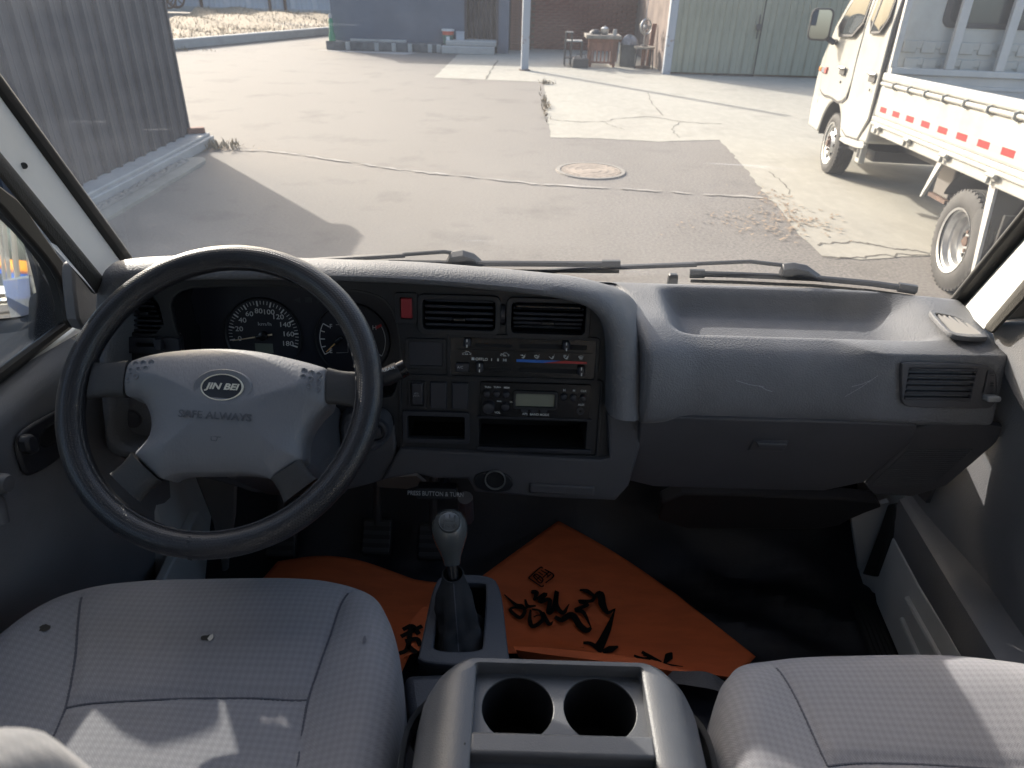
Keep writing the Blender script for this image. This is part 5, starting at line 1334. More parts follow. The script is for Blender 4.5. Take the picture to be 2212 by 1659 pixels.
# pictograms drawn with strokes
def strokes(name, lines, c, r, m, par):
    b = MB(FP.M)
    for l in lines: b.tube([(*p5(x, y, c), c + .0003) for x, y in l], r, 5)
    return b.build(name, m, par)
car = lambda x, y, k=1: [[(x - 32, y + 4), (x - 30, y - 4), (x - 14, y - 7), (x - 6, y - 16), (x + 14, y - 16), (x + 22, y - 6), (x + 31, y - 3), (x + 31, y + 5), (x + 22, y + 6)], [(x - 14, y + 6), (x + 12, y + 7)], [(x - 30, y + 5), (x - 23, y + 6)]]
strokes('car_symbol', car(676, 580) + [[(668, 582), (668, 575), (682, 575), (684, 582), (676, 584)]], C5, .0004, PRINT, hp)
strokes('car_symbol', car(957, 590) + [[(928, 578), (950, 590), (962, 590)]], C5, .0004, PRINT, hp)
for (x, y, k) in ((1095, 600, 1), (1198, 602, 2), (1308, 605, 3), (1414, 606, 4), (1519, 609, 5)):
    s_ = []
    if k < 5:
        s_ += [[(x + 12, y - 16), (x + 14, y - 14)], [(x + 6, y - 8), (x - 2, y + 8), (x - 14, y + 10)], [(x + 12, y - 6), (x + 4, y + 10), (x - 6, y + 14)]]
        if k in (1, 2): s_ += [[(x - 22, y - 10), (x - 4, y - 8)], [(x - 10, y - 13), (x - 3, y - 8), (x - 10, y - 4)]]
        if k in (2, 3, 4): s_ += [[(x - 24, y - 4), (x - 14, y + 6)]]
        if k == 4: s_ += [[(x - 22, y - 14), (x - 4, y - 14), (x - 8, y - 6), (x - 18, y - 6), (x - 22, y - 14)]]
    else: s_ += [[(x - 18, y - 8), (x, y - 13), (x + 18, y - 8), (x + 12, y + 2), (x - 12, y + 2), (x - 18, y - 8)], [(x - 7, y - 4), (x - 7, y + 14)], [(x, y - 4), (x, y + 15)], [(x + 7, y - 4), (x + 7, y + 14)]]
    strokes('air_symbol', s_, C5, .00055, PRINT, hp)
strokes('fan_symbol', [[(722, 617), (714, 608)], [(722, 617), (731, 609)], [(722, 617), (731, 626)], [(722, 617), (713, 626)]], C5, .0012, PRINT, hp)
ac = box5('ac_button', 594, 652, 692, 716, .001, .006, SWITCH, hp, .0015)
t5('A/C', 628, 681, 17, PRINT_DIM, ac, .0062); box5('button_lamp', 652, 679, 676, 686, .006, .0065, mat('dim_lens', (.03, .033, .04), .4), ac)
# lower console bezel: switches, pocket and radio
lb = rr_px(*r5(196, 762), *r5(1652, 1310), .006)
plate('lower_bezel', FP.M, [(p[0], p[1]) for p in rr_px(*r5(188, 752), *r5(1660, 1322), .007)], [lb], .0, .004, DARK, dash, .0012)
sw = frame('lamp_switch', rr_px(*r5(262, 795), *r5(362, 965), .003), .003, .003, DARK)
box5('switch_cap', 270, 800, 352, 955, .0, .0075, SWITCH, sw, .0015)
strokes('lamp_symbol', [[(288, 876), (322, 876)], [(293, 876), (297, 868), (313, 868), (317, 876)], [(292, 884), (284, 896)], [(300, 884), (298, 898)], [(309, 884), (311, 898)], [(317, 884), (326, 896)]], .0078, .0003, PRINT_DIM, sw)
for x0, x1, y0, y1 in ((406, 528, 792, 986), (566, 687, 797, 992)): box5('switch_blank', x0, y0, x1, y1, .0, .005, SWITCH, dash, .0015)
frame('pocket_frame', pk1, .006, .006, SWITCH)
ra_a = FP.rect(*r5(778, 803), *r5(1582, 1050), .004)
ra = plate('radio', FP.M, rrect(*ra_a, .002), [], .0, .004, GLOSS, dash, .0008)
MB(FP.M).box(*FP.rect(*r5(752, 1052), *r5(1600, 1066), .004), .0, .005).build('slot_lip', SWITCH, dash, bevel=.001)
MB(FP.M).box(*FP.rect(*r5(752, 1278), *r5(1590, 1306), .004), .0, .005).build('slot_lip', SWITCH, dash, bevel=.001)
C7 = .0045
def btn(x, y, rpx, h=.005, name='radio_button', m=SWITCH):
    a = p5(x, y, C7); r = abs(p5(x + rpx, y, C7)[0] - a[0])
    o = MB(FP.M).lathe([(r * 1.15, .0038), (r * 1.1, .0048), (r, .0046), (r * .96, .004 + h), (r * .8, .0045 + h), (0, .0042 + h)], 24, Matrix.Translation((a[0], a[1], 0))).build(name, m, ra, smooth=True); return o
for x, y in ((825, 872), (897, 874), (967, 879), (1391, 898), (1461, 902), (1533, 906)): btn(x, y, 23)
vk = btn(838, 965, 42, .014, 'volume_knob'); btn(960, 970, 29, .006)
for x, y in ((1102, 992), (1172, 995), (1243, 998)):
    a = FP.rect(*r5(x - 27, y - 18), *r5(x + 27, y + 17), C7); MB(FP.M).prism(rrect(*a, .004), .0038, .008).build('radio_button', SWITCH, ra, bevel=.001)
dsp = frame('display_frame', rr_px(*r5(1034, 862), *r5(1328, 968), .004), .0025, .0045, DARK, .0038, ra)
MB(FP.M).box(*FP.rect(*r5(1034, 862), *r5(1328, 968), .004), .0038, .0046).build('display', LCD, dsp)
a = p5(1515, 1005, C7)
MB(FP.M).lathe([(.0065, .0038), (.0062, .0052), (.0045, .0054), (.0025, .005), (.0022, .001), (0, .001)], 20, Matrix.Translation((a[0], a[1], 0))).build('aux_jack', SWITCH, ra, smooth=True)
for body, x, y, h in (('TUN-', 833, 827, 13), ('TUN+', 902, 828, 13), ('MEM', 971, 831, 13), ('H', 1396, 850, 15), ('M', 1467, 853, 15), ('CLK', 1538, 856, 15), ('VOL', 902, 1014, 14), ('PWR', 916, 932, 10), ('SEL', 1005, 936, 10), ('AUX', 1520, 957, 14), ('APS', 1105, 1025, 15), ('BAND', 1175, 1028, 15), ('MODE', 1249, 1031, 15)):
    t5(body, x, y, h, PRINT, ra, C7)

# passenger side of the dash: grained pad with the tray on top
ta, tb = on_z(1432, 690, Z0 - .475), on_z(1905, 655, Z0 - .47)
prof_p = spline([Vector((0, y, z)) for y, z in ((1.235, -.520), (1.20, -.478), (1.15, -.462), (1.05, -.470), (1.0, -.480), (.965, -.498), (.945, -.535), (.940, -.575), (.952, -.604), (.985, -.614))], 8)
def pad_fn(u, v):
    x = .13 + (.785 - .13) * u
    q = prof_p[min(len(prof_p) - 1, int(v * (len(prof_p) - 1) + .5))]; y, z = q.y, q.z
    # tray: smooth-edged recess
    mx_ = sstep(.240, .290, x) * (1 - sstep(.595, .705, x)); my = sstep(1.0, 1.03, y) * (1 - sstep(1.125, 1.165, y))
    z -= .042 * mx_ * my
    z += .012 * (1 - sstep(.20, .29, x)) * sstep(-.60, -.49, z) * (1 - sstep(.99, 1.10, y))
    y += .11 * (1 - sstep(.165, .205, x)) * (1 - sstep(1.05, 1.18, y)) - .016 * sstep(.17, .21, x) * (1 - sstep(.21, .29, x)) * (1 - sstep(.96, 1.02, y))
    # right end wraps forward towards the door and its top drops
    vm_ = sstep(.49, .575, x) * (1 - sstep(.755, .775, x)) * sstep(-.600, -.580, z) * (1 - sstep(-.484, -.470, z)) * (1 if y < 1.0 else 0)
    y += (.9435 + .03 * (x - .64) + .24 * (z + .553) - y) * vm_      # flat seat of the end vent
    e = sstep(.748, .785, x); y += .075 * e * (1 - sstep(1.0, 1.2, y)); z -= .028 * e * e * sstep(-.56, -.50, z)
    y -= max(0, y - (ws_y(x, Z0 + z) - .015))
    return (x, y, Z0 + z)
b = MB(); b.grid(pad_fn, 96, len(prof_p) - 1); b.build('dash_pad', PAD, dash, smooth=True, angle=80)
b = MB(); b.grid(lambda u, v: (-.64 + .88 * u, (1.14 + .10 * v) if v < 1 else ws_y(-.64 + .88 * u, Z0 - .5) - .02, Z0 - .475 - .05 * v), 10, 3); b.build('cowl_shelf', DARK, dash)
for xa_, xb2 in ((.765, .800), (-.655, -.615)):
    ec_ = [(1.005, Z0 - .500), (1.15, Z0 - .500), (1.16, Z0 - .84), (1.03, Z0 - .82)]
    MB().hexa([(xa_, y, z) for y, z in ec_], [(xb2, y, z) for y, z in ec_]).build('sun_block_filler', PAD_LOW, dash)  # fillers added at both dash ends to stop sun leaking past the pad
scm = mat('pale_scratch', (.30, .31, .33), .6)
for (xa, ya), (xb3, yb3) in (((1825, 857), (1897, 811)), ((1840, 835), (1880, 822)), ((1590, 822), (1650, 836)), ((1640, 833), (1668, 846))):
    MB().tube([on_y(xa, ya, .9405), on_y((xa + xb3) / 2, (ya + yb3) / 2 + 2, .9400), on_y(xb3, yb3, .9405)], .00035, 4).build('scratch', scm, dash)
# demister outlet on the top right corner
DPl = Plane(on_z(1960, 690, Z0 - .461), (1, -.05, -.11), (0, 1, .03))
dv = [r6(1682, 320), r6(1700, 316), r6(1838, 346), r6(1972, 450), r6(1962, 456), r6(1832, 452), r6(1774, 430), r6(1690, 336)]
dvl = chaikin(DPl.hits(dv), 2); cdx = sum(p[0] for p in dvl) / len(dvl); cdy = sum(p[1] for p in dvl) / len(dvl)
dvi = [(cdx + (x - cdx) * .86, cdy + (y - cdy) * .80) for x, y in dvl]
do = plate('demister_vent', DPl.M, dvl, [dvi], -.004, .004, PAD, dash, .0015)
MB(DPl.M).prism(dvi, -.006, -.0035).build('vent_floor', BLACK, do)
s0, s1 = DPl.hit(*r6(1705, 335)), DPl.hit(*r6(1835, 445)); ra_, rb_ = DPl.hit(*r6(1830, 350)), DPl.hit(*r6(1955, 448))
for k in range(5):
    f = .02 + k * .205; a = Vector(s0).lerp(Vector(ra_), f); c = Vector(s1).lerp(Vector(rb_), f); n_ = (Vector((ra_[0] - s0[0], ra_[1] - s0[1])) * .15)
    MB(DPl.M).hexa([(a.x, a.y, -.003), (a.x + n_.x, a.y + n_.y, .002), (c.x + n_.x, c.y + n_.y, .002), (c.x, c.y, -.003)], [(a.x, a.y, -.002), (a.x + n_.x, a.y + n_.y, .0035), (c.x + n_.x, c.y + n_.y, .0035), (c.x, c.y, -.002)]).build('slat', mat('slat_warm_grey', (.16, .155, .15), .6), do)  # slats in one even warm grey
# face vent on the passenger end
PV = Plane((.64, .9420, Z0 - .553), (1, .03, 0), (0, .24, 1))
def pv_rect(x0, y0, x1, y1, c=0.0): return PV.rect(*r6(x0, y0), *r6(x1, y1), c)
vo = [(1546, 590), (1560, 580), (1960, 592), (2005, 610), (2024, 650), (2020, 770), (2000, 800), (1960, 808), (1600, 800), (1560, 790), (1548, 760)]
vout = chaikin(PV.hits([r6(x, y) for x, y in vo], .006), 2); gin = rrect(*pv_rect(1562, 600, 1915, 772, .006), .004)
so_ = rrect(*pv_rect(1960, 612, 1978, 738, .006), .001)
pvf = plate('air_vent', PV.M, vout, [gin, so_], -.030, .0055, PAD_LOW, dash, .002)
MB(PV.M).loft([[(x, y, .003) for x, y in gin], [(x, y, -.05) for x, y in gin]], True, (False, True)).build('vent_well', BLACK, pvf)
MB(PV.M).loft([[(x, y, .003) for x, y in so_], [(x, y, -.02) for x, y in so_]], True, (False, True)).build('slider_slot', BLACK, pvf)
ga0, ga1, gb0, gb1 = pv_rect(1562, 600, 1915, 772, .006)
for k in range(6):
    yy = gb0 + (gb1 - gb0) * (k + .42) / 5.85; MB(PV.M).box(ga0 + .002, ga1 - .002, yy - .0021, yy + .0021, -.008, .0065).build('slat', SWITCH, pvf, bevel=.001)
for k in range(6):
    xx = ga0 + (ga1 - ga0) * (k + .5) / 6; MB(PV.M).box(xx - .0012, xx + .0012, gb0, gb1, -.030, -.014).build('vane', SWITCH, pvf)
MB(PV.M).box(*pv_rect(1966, 742, 2034, 772, .012), .002, .020).build('slider_knob', KNOBW, pvf, bevel=.003)
for y_ in (636, 688, 738):
    for d_ in (-6, 6):
        a = pv_rect(1992, y_ + d_ - 2, 2012, y_ + d_ + 2, .0075); MB(PV.M).box(*a, .0068, .0078).build('slider_mark', SWITCH, pvf)
# glovebox and the panels below
GPn = Plane((.5, .975, Z0 - .70), (1, .0, 0), (0, -.20, .98))
gbx = [(222, 852), (900, 872), (1602, 890), (1606, 915), (1585, 965), (1500, 1040), (1290, 1222), (700, 1212), (135, 1193), (165, 1080), (205, 985)]
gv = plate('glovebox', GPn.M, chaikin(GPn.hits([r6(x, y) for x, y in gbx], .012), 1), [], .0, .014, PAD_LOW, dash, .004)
hq = [r6(x, y) for x, y in ((784, 970), (966, 974), (934, 1028), (756, 1024))]
MB(GPn.M).prism(GPn.hits(hq, .016), .0142, .017).build('handle_recess', PAD_LOW, gv, bevel=.002)
hq = [r6(x, y) for x, y in ((792, 972), (960, 976), (944, 1000), (800, 996))]
MB(GPn.M).prism(GPn.hits(hq, .017), .0172, .024, .94).build('glovebox_latch', PAD_LOW, gv, bevel=.002)
rp = [(1616, 893), (2042, 886), (2020, 965), (1985, 1000), (1690, 1252), (1310, 1230), (1515, 1040), (1598, 968)]
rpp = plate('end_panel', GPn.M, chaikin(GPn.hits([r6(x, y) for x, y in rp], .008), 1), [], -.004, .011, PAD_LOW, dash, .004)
for k in range(20):
    f = k / 19; a = GPn.hit(*r6(1570 - 195 * f, 1020 + 182 * f), .011); c = GPn.hit(*r6(1898 - 215 * f, 1020 + 190 * f), .011)
    MB(GPn.M).tube([(a[0], a[1], .0112), (c[0], c[1], .0112)], .0016, 6).build('grille_rib', PAD_LOW, rpp)
kn2 = [(325, 1240), (700, 1245), (1060, 1262), (1190, 1262), (1485, 1292), (1300, 1360), (1190, 1420), (900, 1424), (290, 1420)]
MB(GPn.M).prism(chaikin(GPn.hits([r6(x, y) for x, y in kn2], -.09), 1), -.12, -.088).build('knee_panel', mat('knee_dark', (.030, .029, .032), .7), dash, bevel=.004)
# lower trim under the fascia
lt = [(836, 1030), (858, 990), (868, 975), (1298, 998), (1322, 992), (1319, 902), (1391, 909), (1378, 960), (1352, 1048), (1326, 1076), (1180, 1070), (1030, 1058), (1015, 1030), (940, 1028), (900, 1018)]
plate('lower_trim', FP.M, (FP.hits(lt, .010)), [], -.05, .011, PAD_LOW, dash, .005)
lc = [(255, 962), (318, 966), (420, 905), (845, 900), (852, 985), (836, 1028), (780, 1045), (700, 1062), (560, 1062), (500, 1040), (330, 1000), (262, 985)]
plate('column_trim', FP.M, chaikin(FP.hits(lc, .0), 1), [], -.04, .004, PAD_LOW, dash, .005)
# cigar lighter, ash tray
lr = [r5(738, 1458), r5(1000, 1470), r5(1012, 1600), r5(740, 1585)]
lg = plate('lighter_panel', FP.M, chaikin(FP.hits(lr, .015), 2), [], .008, .015, DARK, dash, .002)
a = FP.hit(*r5(886, 1510), .016)
MB(FP.M).lathe([(.0172, .0145), (.0172, .019), (.0158, .019), (.0150, .0155), (0, .0155)], 32, Matrix.Translation((a[0], a[1], 0))).build('lighter_ring', STEEL, lg, smooth=True)
MB(FP.M).lathe([(.0150, .0156), (.0150, .0158), (0, .0158)], 24, Matrix.Translation((a[0], a[1], 0))).build('lighter_socket', BLACK, lg)
MB(FP.M).prism(FP.hits([r5(1142, 1535), r5(1620, 1560), r5(1618, 1632), r5(1135, 1605)], .014), .009, .016).build('ash_tray', PAD_LOW, dash, bevel=.003)
# ignition lock
ig = chaikin(FP.hits([r4(1592, 880), r4(1740, 880), r4(1840, 900), r4(1862, 1000), r4(1800, 1090), r4(1650, 1100), r4(1590, 1060)], .03), 2)
igo = MB(FP.M).prism(ig, -.0, .034, .82).build('ignition_surround', HOUSE, dash, bevel=.006)
a = FP.hit(*r4(1782, 975), .036)
MB(FP.M).lathe([(.021, .033), (.019, .040), (.015, .041), (.014, .036), (.010, .036), (.009, .042), (0, .042)], 28, Matrix.Translation((a[0], a[1], 0))).build('key_barrel', SWITCH, igo, smooth=True)
# parking brake pull under the trim
BP = Plane(on_y(942, 1068, .93), (1, 0, 0), (0, .25, .97))
bp_ = MB(BP.M).box(*BP.rect(900, 1056, 985, 1080), -.03, .0).build('brake_pull', DARK, dash, bevel=.002)
a = BP.hit(941, 1067)
text('pull_text', 'PRESS BUTTON & TURN', BP.M, a[0], a[1], .0003, .0112, PRINT_DIM, bp_, sx=.78, rot=R(-.4))
MB(BP.M).tube([(.01, .0, -.02), (.01, .04, -.16)], .010, 8).build('pull_rod', SWITCH, bp_)
MB().tube([on_y(1005, 1075, 1.0), on_y(1008, 1120, 1.02)], .014, 10).build('relay', HOUSE, dash)
PRIMER = mat('dull_primer', (.15, .15, .148), .6)
q = [on_y(X, Y, 1.10) for X, Y in ((812, 1032), (900, 1028), (920, 1045), (880, 1056), (815, 1052))]
MB().hexa(q, [v + Vector((0, .01, 0)) for v in q]).build('bare_bracket', PRIMER, dash)

# metal bracket and painted sills low in the footwells (body of the van)
r7 = conv(324, 945, .3418); r8 = conv(1809, 621, .5206)
q = [on_y(*r7(x, y), 1.06) for x, y in ((262, 200), (400, 215), (548, 230), (535, 500), (500, 700), (490, 845), (452, 852), (436, 690), (380, 500))]
MB().hexa(q, [v + Vector((0, .012, 0)) for v in q]).build('column_bracket', PRIMER, van, bevel=.004)
def vsheet(name, px, f, x, th_, m):
    q = [on_x(*f(X, Y), x) for X, Y in px]; s_ = 1 if x > 0 else -1
    return MB().hexa(q, [v + Vector((s_ * th_, 0, 0)) for v in q]).build(name, m, van, bevel=.004)
vsheet('painted_sill', [(310, 460), (378, 560), (372, 700), (350, 930), (330, 1060), (0, 1100), (180, 720)], r7, VX - .70, .02, WHITE_IN)
vsheet('painted_sill', [(140, 1195), (205, 1005), (236, 1045), (335, 1235), (470, 1450), (580, 1640), (300, 1640), (160, 1310)], r8, VX + .695, .02, WHITE_IN)
for k, (p0, p1) in enumerate((((268, 1375), (350, 1560)), ((290, 1290), (440, 1560)))):
    a, c = on_x(*r8(*p0), VX + .694), on_x(*r8(*p1), VX + .694); MB().tube([a, c], .006, 8).build('sill_rib', WHITE_IN, van, smooth=True)
vsheet('sill_seal', [(206, 900), (242, 892), (236, 960), (150, 1200), (100, 1190), (170, 1010)], r8, VX + .685, .02, RUBBER)
q = [on_y(*r8(x, y), 1.12) for x, y in ((55, 940), (215, 890), (125, 1130), (92, 1178))]
MB().hexa(q, [v + Vector((0, .012, 0)) for v in q]).build('inner_pillar_panel', WHITE_IN, van)
# tread ribs of the step inside the passenger door
for k in range(5):
    a, c = on_z(*r8(60 + k * 22, 1290 + 14 * k), FZ + .02), on_z(*r8(160 + k * 25, 1560 + 8 * k), FZ + .02); MB().tube([a, c], .006, 6).build('tread_rib', RUBBER, van)
# pedals
for nm, X, Y in (('brake_pedal', 815, 1155), ('accelerator_pedal', 935, 1165), ('clutch_pedal', 610, 1160)):
    c = on_y(X, Y, 1.16); M = Matrix.Translation(c) @ Matrix.Rotation(R(-38), 4, 'X')
    pe = MB(M).box(-.032, .032, -.008, .008, -.045, .035).build(nm, RUBBER, van, bevel=.006)
    for k in range(4): MB(M).box(-.028, .028, -.011, -.0075, -.035 + k * .018, -.027 + k * .018).build('pedal_rib', IRON, pe)
    MB().tube([c + Vector((0, .01, .02)), c + Vector((0, .08, .20)), c + Vector((0, .06, .34))], .009, 8).build('pedal_arm', IRON, pe)

# ================================================================== STEERING WHEEL
WN = R(45.0)
wc = EYE + ray(478, 851) * (.890 / FPX)
WP = Plane(wc, (1, 0, 0), (0, math.sin(WN), math.cos(WN)))      # ey runs up the wheel, n towards the driver
wheel_o = thing('steering_wheel', 'black leather-covered four-spoke steering wheel with a padded grey hub', 'steering wheel', wc)
RJ, rj = .1855, .0165
b = MB(WP.M); NU, NV = 220, 24; vs = []; fs = []
for i in range(NU):
    for j in range(NV):
        a, t = 2 * math.pi * i / NU, 2 * math.pi * j / NV
        w_ = 1 + .010 * math.sin(a * 31) * math.sin(a * 7)
        vs.append(((RJ + rj * w_ * math.cos(t)) * math.cos(a), (RJ + rj * w_ * math.cos(t)) * math.sin(a), rj * 1.06 * math.sin(t)))
for i in range(NU):
    for j in range(NV): fs.append((i * NV + j, ((i + 1) % NU) * NV + j, ((i + 1) % NU) * NV + (j + 1) % NV, i * NV + (j + 1) % NV))
b.add(vs, fs)
me = bpy.data.meshes.new('rim'); me.from_pydata([tuple(v) for v in b.v], [], b.f)
uv = me.uv_layers.new(name='rim')
for p_ in me.polygons:
    i, j = divmod(p_.index, NV)
    for l_, (di, dj) in zip(p_.loop_indices, ((0, 0), (1, 0), (1, 1), (0, 1))): uv.data[l_].uv = ((i + di) / NU, (j + dj) / NV)
me.update()
rim_o = link_mesh('rim', me, RIM, wheel_o, True, angle=180)
# stitched seams of the cover: the joint at the bottom and the lacing along the inside
st = MB(WP.M)
for k in range(14):
    t = R(-150 + k * 21); aa = R(-92.5)
    p0 = Vector(((RJ + (rj + .0006) * math.cos(t)) * math.cos(aa - .006), (RJ + (rj + .0006) * math.cos(t)) * math.sin(aa - .006), (rj * 1.06 + .0006) * math.sin(t)))
    p1 = Vector(((RJ + (rj + .0006) * math.cos(t)) * math.cos(aa + .006), (RJ + (rj + .0006) * math.cos(t)) * math.sin(aa + .006), (rj * 1.06 + .0006) * math.sin(t)))
    st.tube([p0, p1], .0007, 5)
st.build('joint_stitching', IRON, rim_o)
la = MB(WP.M)
la.tube([((RJ - rj * .93) * math.cos(2 * math.pi * i / 200), (RJ - rj * .93) * math.sin(2 * math.pi * i / 200), .0068 + .0008 * math.sin(i * 2.1)) for i in range(201)], .0011, 5)
la.build('inner_lacing', IRON, rim_o)
# hub pad
hub_px = [(600, 648), (650, 628), (700, 613), (800, 595), (950, 583), (1100, 583), (1250, 600), (1400, 635), (1500, 661), (1558, 682), (1562, 760), (1550, 848), (1520, 872), (1488, 905), (1450, 960), (1432, 1010), (1426, 1060), (1428, 1108), (1400, 1130), (1340, 1170), (1288, 1208), (1250, 1186), (1130, 1166), (1000, 1172), (860, 1172), (800, 1184), (756, 1208), (700, 1155), (660, 1115), (626, 1082), (660, 1050), (695, 1010), (712, 960), (710, 905), (690, 850), (660, 820), (625, 812), (590, 808), (576, 770), (580, 710)]
hl = WP.hits([r4(x, y) for x, y in hub_px], .008)
hl = chaikin(hl, 2); hc = WP.hit(*r4(1055, 860), .02)
def hub_d(x, y):
    p = Vector((x, y)); best = 9
    for i in range(len(hl)):
        a = Vector(hl[i]); d = Vector(hl[(i + 1) % len(hl)]) - a; k = max(0, min(1, (p - a).dot(d) / max(1e-12, d.dot(d)))); best = min(best, (p - a - d * k).length)
    return best
def hub_h(x, y):
    d = hub_d(x, y); return .004 + .012 * (1 - math.exp(-d / .007)) + .020 * (1 - math.exp(-(d / .045) ** 1.6))
b = MB(WP.M); rings = []
for t in (1.0, 1.0, .985, .96, .92, .86, .78, .68, .56, .44, .32, .2, .1, .02):
    first = len(rings) == 0
    rings.append([(hc[0] + (x - hc[0]) * t, hc[1] + (y - hc[1]) * t, -.035 if first else hub_h(hc[0] + (x - hc[0]) * t, hc[1] + (y - hc[1]) * t)) for x, y in hl])
b.loft(rings, True, (True, True)); hub_o = b.build('hub_pad', HUB, wheel_o, smooth=True, angle=60)
hz = hub_h                                                  # height of the hub's face at a point of its plane
def hp_(x, y, c=.03): return WP.hit(*r4(x, y), c)
# badge
bc_ = hp_(1050, 768, .034); ra1 = abs(hp_(1150, 768, .034)[0] - bc_[0]); rb1 = abs(hp_(1050, 831, .034)[1] - bc_[1])
zb = hz(*bc_)
E1 = Matrix.Translation((bc_[0], bc_[1], 0)) @ Matrix.Rotation(R(-1.5), 4, 'Z')
def oval(name, prof, m, par, n=64):
    b = MB(WP.M @ E1); b.loft([[(ra1 * k * math.cos(2 * math.pi * i / n), rb1 * k * math.sin(2 * math.pi * i / n), z) for i in range(n)] for k, z in prof], True, (False, prof[-1][0] < .3)); return b.build(name, m, par, smooth=True, angle=50)
oval('badge_seat', [(1.46, zb - .006), (1.42, zb - .0005), (1.36, zb + .0012), (1.20, zb + .0005), (1.06, zb - .0002), (.9, zb - .0002)], HUB, hub_o)
oval('badge_ring', [(1.02, zb - .001), (1.01, zb + .0024), (.985, zb + .0030), (.945, zb + .0026), (.93, zb + .001)], CREAM, hub_o)
oval('badge_face', [(.955, zb + .0008), (.945, zb + .0020), (.5, zb + .0022), (.01, zb + .0022)], BADGE, hub_o)
text('badge_text', 'JIN BEI', WP.M @ E1, 0.0005, .0005, zb + .0026, .0108, CREAM, hub_o, shear=.22, bold=.0003, sx=1.24, depth=.0003)
q = hp_(1022, 907); text('hub_text', 'SAFE ALWAYS', WP.M, q[0], q[1], hz(*q) + .0002, .0125, mat('embossed_dark', (.075, .080, .092), .5), hub_o, bold=.0002, sx=1.12, rot=R(-2), depth=.0006)
hn = MB(WP.M); q = hp_(1010, 1010); z_ = hz(*q) + .0003
hn.tube([(q[0] - .008, q[1] + .003, z_), (q[0] + .008, q[1] + .002, z_)], .0006, 5); hn.tube([(q[0] - .004, q[1] + .003, z_), (q[0] - .0035, q[1] - .002, z_), (q[0] + .003, q[1] - .0025, z_), (q[0] + .0035, q[1] + .002, z_)], .0006, 5)
hn.build('horn_symbol', mat('embossed_dark', (.075, .080, .092), .5), hub_o)
dots = [(637, 655), (677, 652), (717, 650), (620, 690), (660, 687), (697, 683), (605, 730), (650, 720), (1440, 690), (1475, 700), (1508, 707), (1440, 722), (1473, 731), (1505, 740), (1467, 767), (1503, 777)]
for i, (x, y) in enumerate(dots):
    q = hp_(x, y, .018); z_ = hz(*q)
    MB(WP.M).lathe([(.0040, z_ - .0012), (.0034, z_ + .0012), (.0024, z_ + .0012), (.0018, z_ + .0002), (0, z_ + .0001)], 18, Matrix.Translation((q[0], q[1], 0))).build('grip_dot', HUB, hub_o, smooth=True)
# spoke sleeves between hub and rim
for px in ([(612, 640), (590, 815), (405, 822), (440, 645)], [(1556, 676), (1546, 846), (1700, 868), (1705, 690)], [(622, 1078), (760, 1212), (655, 1310), (512, 1175)], [(1284, 1206), (1428, 1112), (1498, 1200), (1340, 1320)]):
    P = WP.hits([r4(x, y) for x, y in px], .004); n_ = 10; rings = []
    for k in range(9):
        f = k / 8; a = Vector(P[0]).lerp(Vector(P[3]), f); c = Vector(P[1]).lerp(Vector(P[2]), f)
        wv = .93 + .09 * (2 * f - 1) ** 2; m0 = (a + c) / 2; h_ = .0105 - .004 * f
        ring = []
        for j in range(16):
            t = 2 * math.pi * j / 16; u = math.copysign(abs(math.cos(t)) ** .6, math.cos(t)) * wv; z_ = math.copysign(abs(math.sin(t)) ** .7, math.sin(t))
            q = m0 + (a - m0) * u; ring.append((q.x, q.y, h_ * z_ + .001 - .003 * f))
        rings.append(ring)
    MB(WP.M).loft(rings, True, (True, True)).build('spoke', SPOKE, wheel_o, smooth=True, angle=70)
# column shroud behind the wheel, with its stalk
col_ = thing('steering_column', 'dark steering column shroud behind the steering wheel with a wiper stalk', 'steering column', wc - WP.n * .12)
b = MB(WP.M); rings = []
for d_, hw, hh in ((-.045, .045, .045), (-.06, .062, .058), (-.16, .072, .066), (-.34, .075, .07)):
    rings.append([(x + .018, y - .020, d_) for x, y in rrect(-hw, hw, -hh, hh, .02, 4)])
b.loft(rings, True, (True, True)); b.build('shroud', HOUSE, col_, smooth=True, angle=45)
SP = Plane(wc - WP.n * .075, (1, 0, 0), WP.ey)
a, c = SP.world(700, 845), SP.world(838, 812); c2 = SP.world(862, 800)
sk = MB().tube([a, a.lerp(c, .5), c, c2], [.008, .009, .0135, .0130], 14).build('wiper_stalk', DARK, col_, smooth=True)
MB().tube([c2, c2 + (c2 - c).normalized() * .010], .0125, 14).build('stalk_cap', GLOSS, sk, smooth=True)
tx = Plane(SP.world(838, 798, .013) , (c2 - a), WP.ey)
text('stalk_text', 'REAR', tx.M, .0, .0, .0006, .0062, PRINT, sk, align='CENTER', sx=1.3)
a, c = SP.world(300, 850), SP.world(232, 838)
MB().tube([a, c], [.008, .010], 12).build('lamp_stalk', DARK, col_, smooth=True)

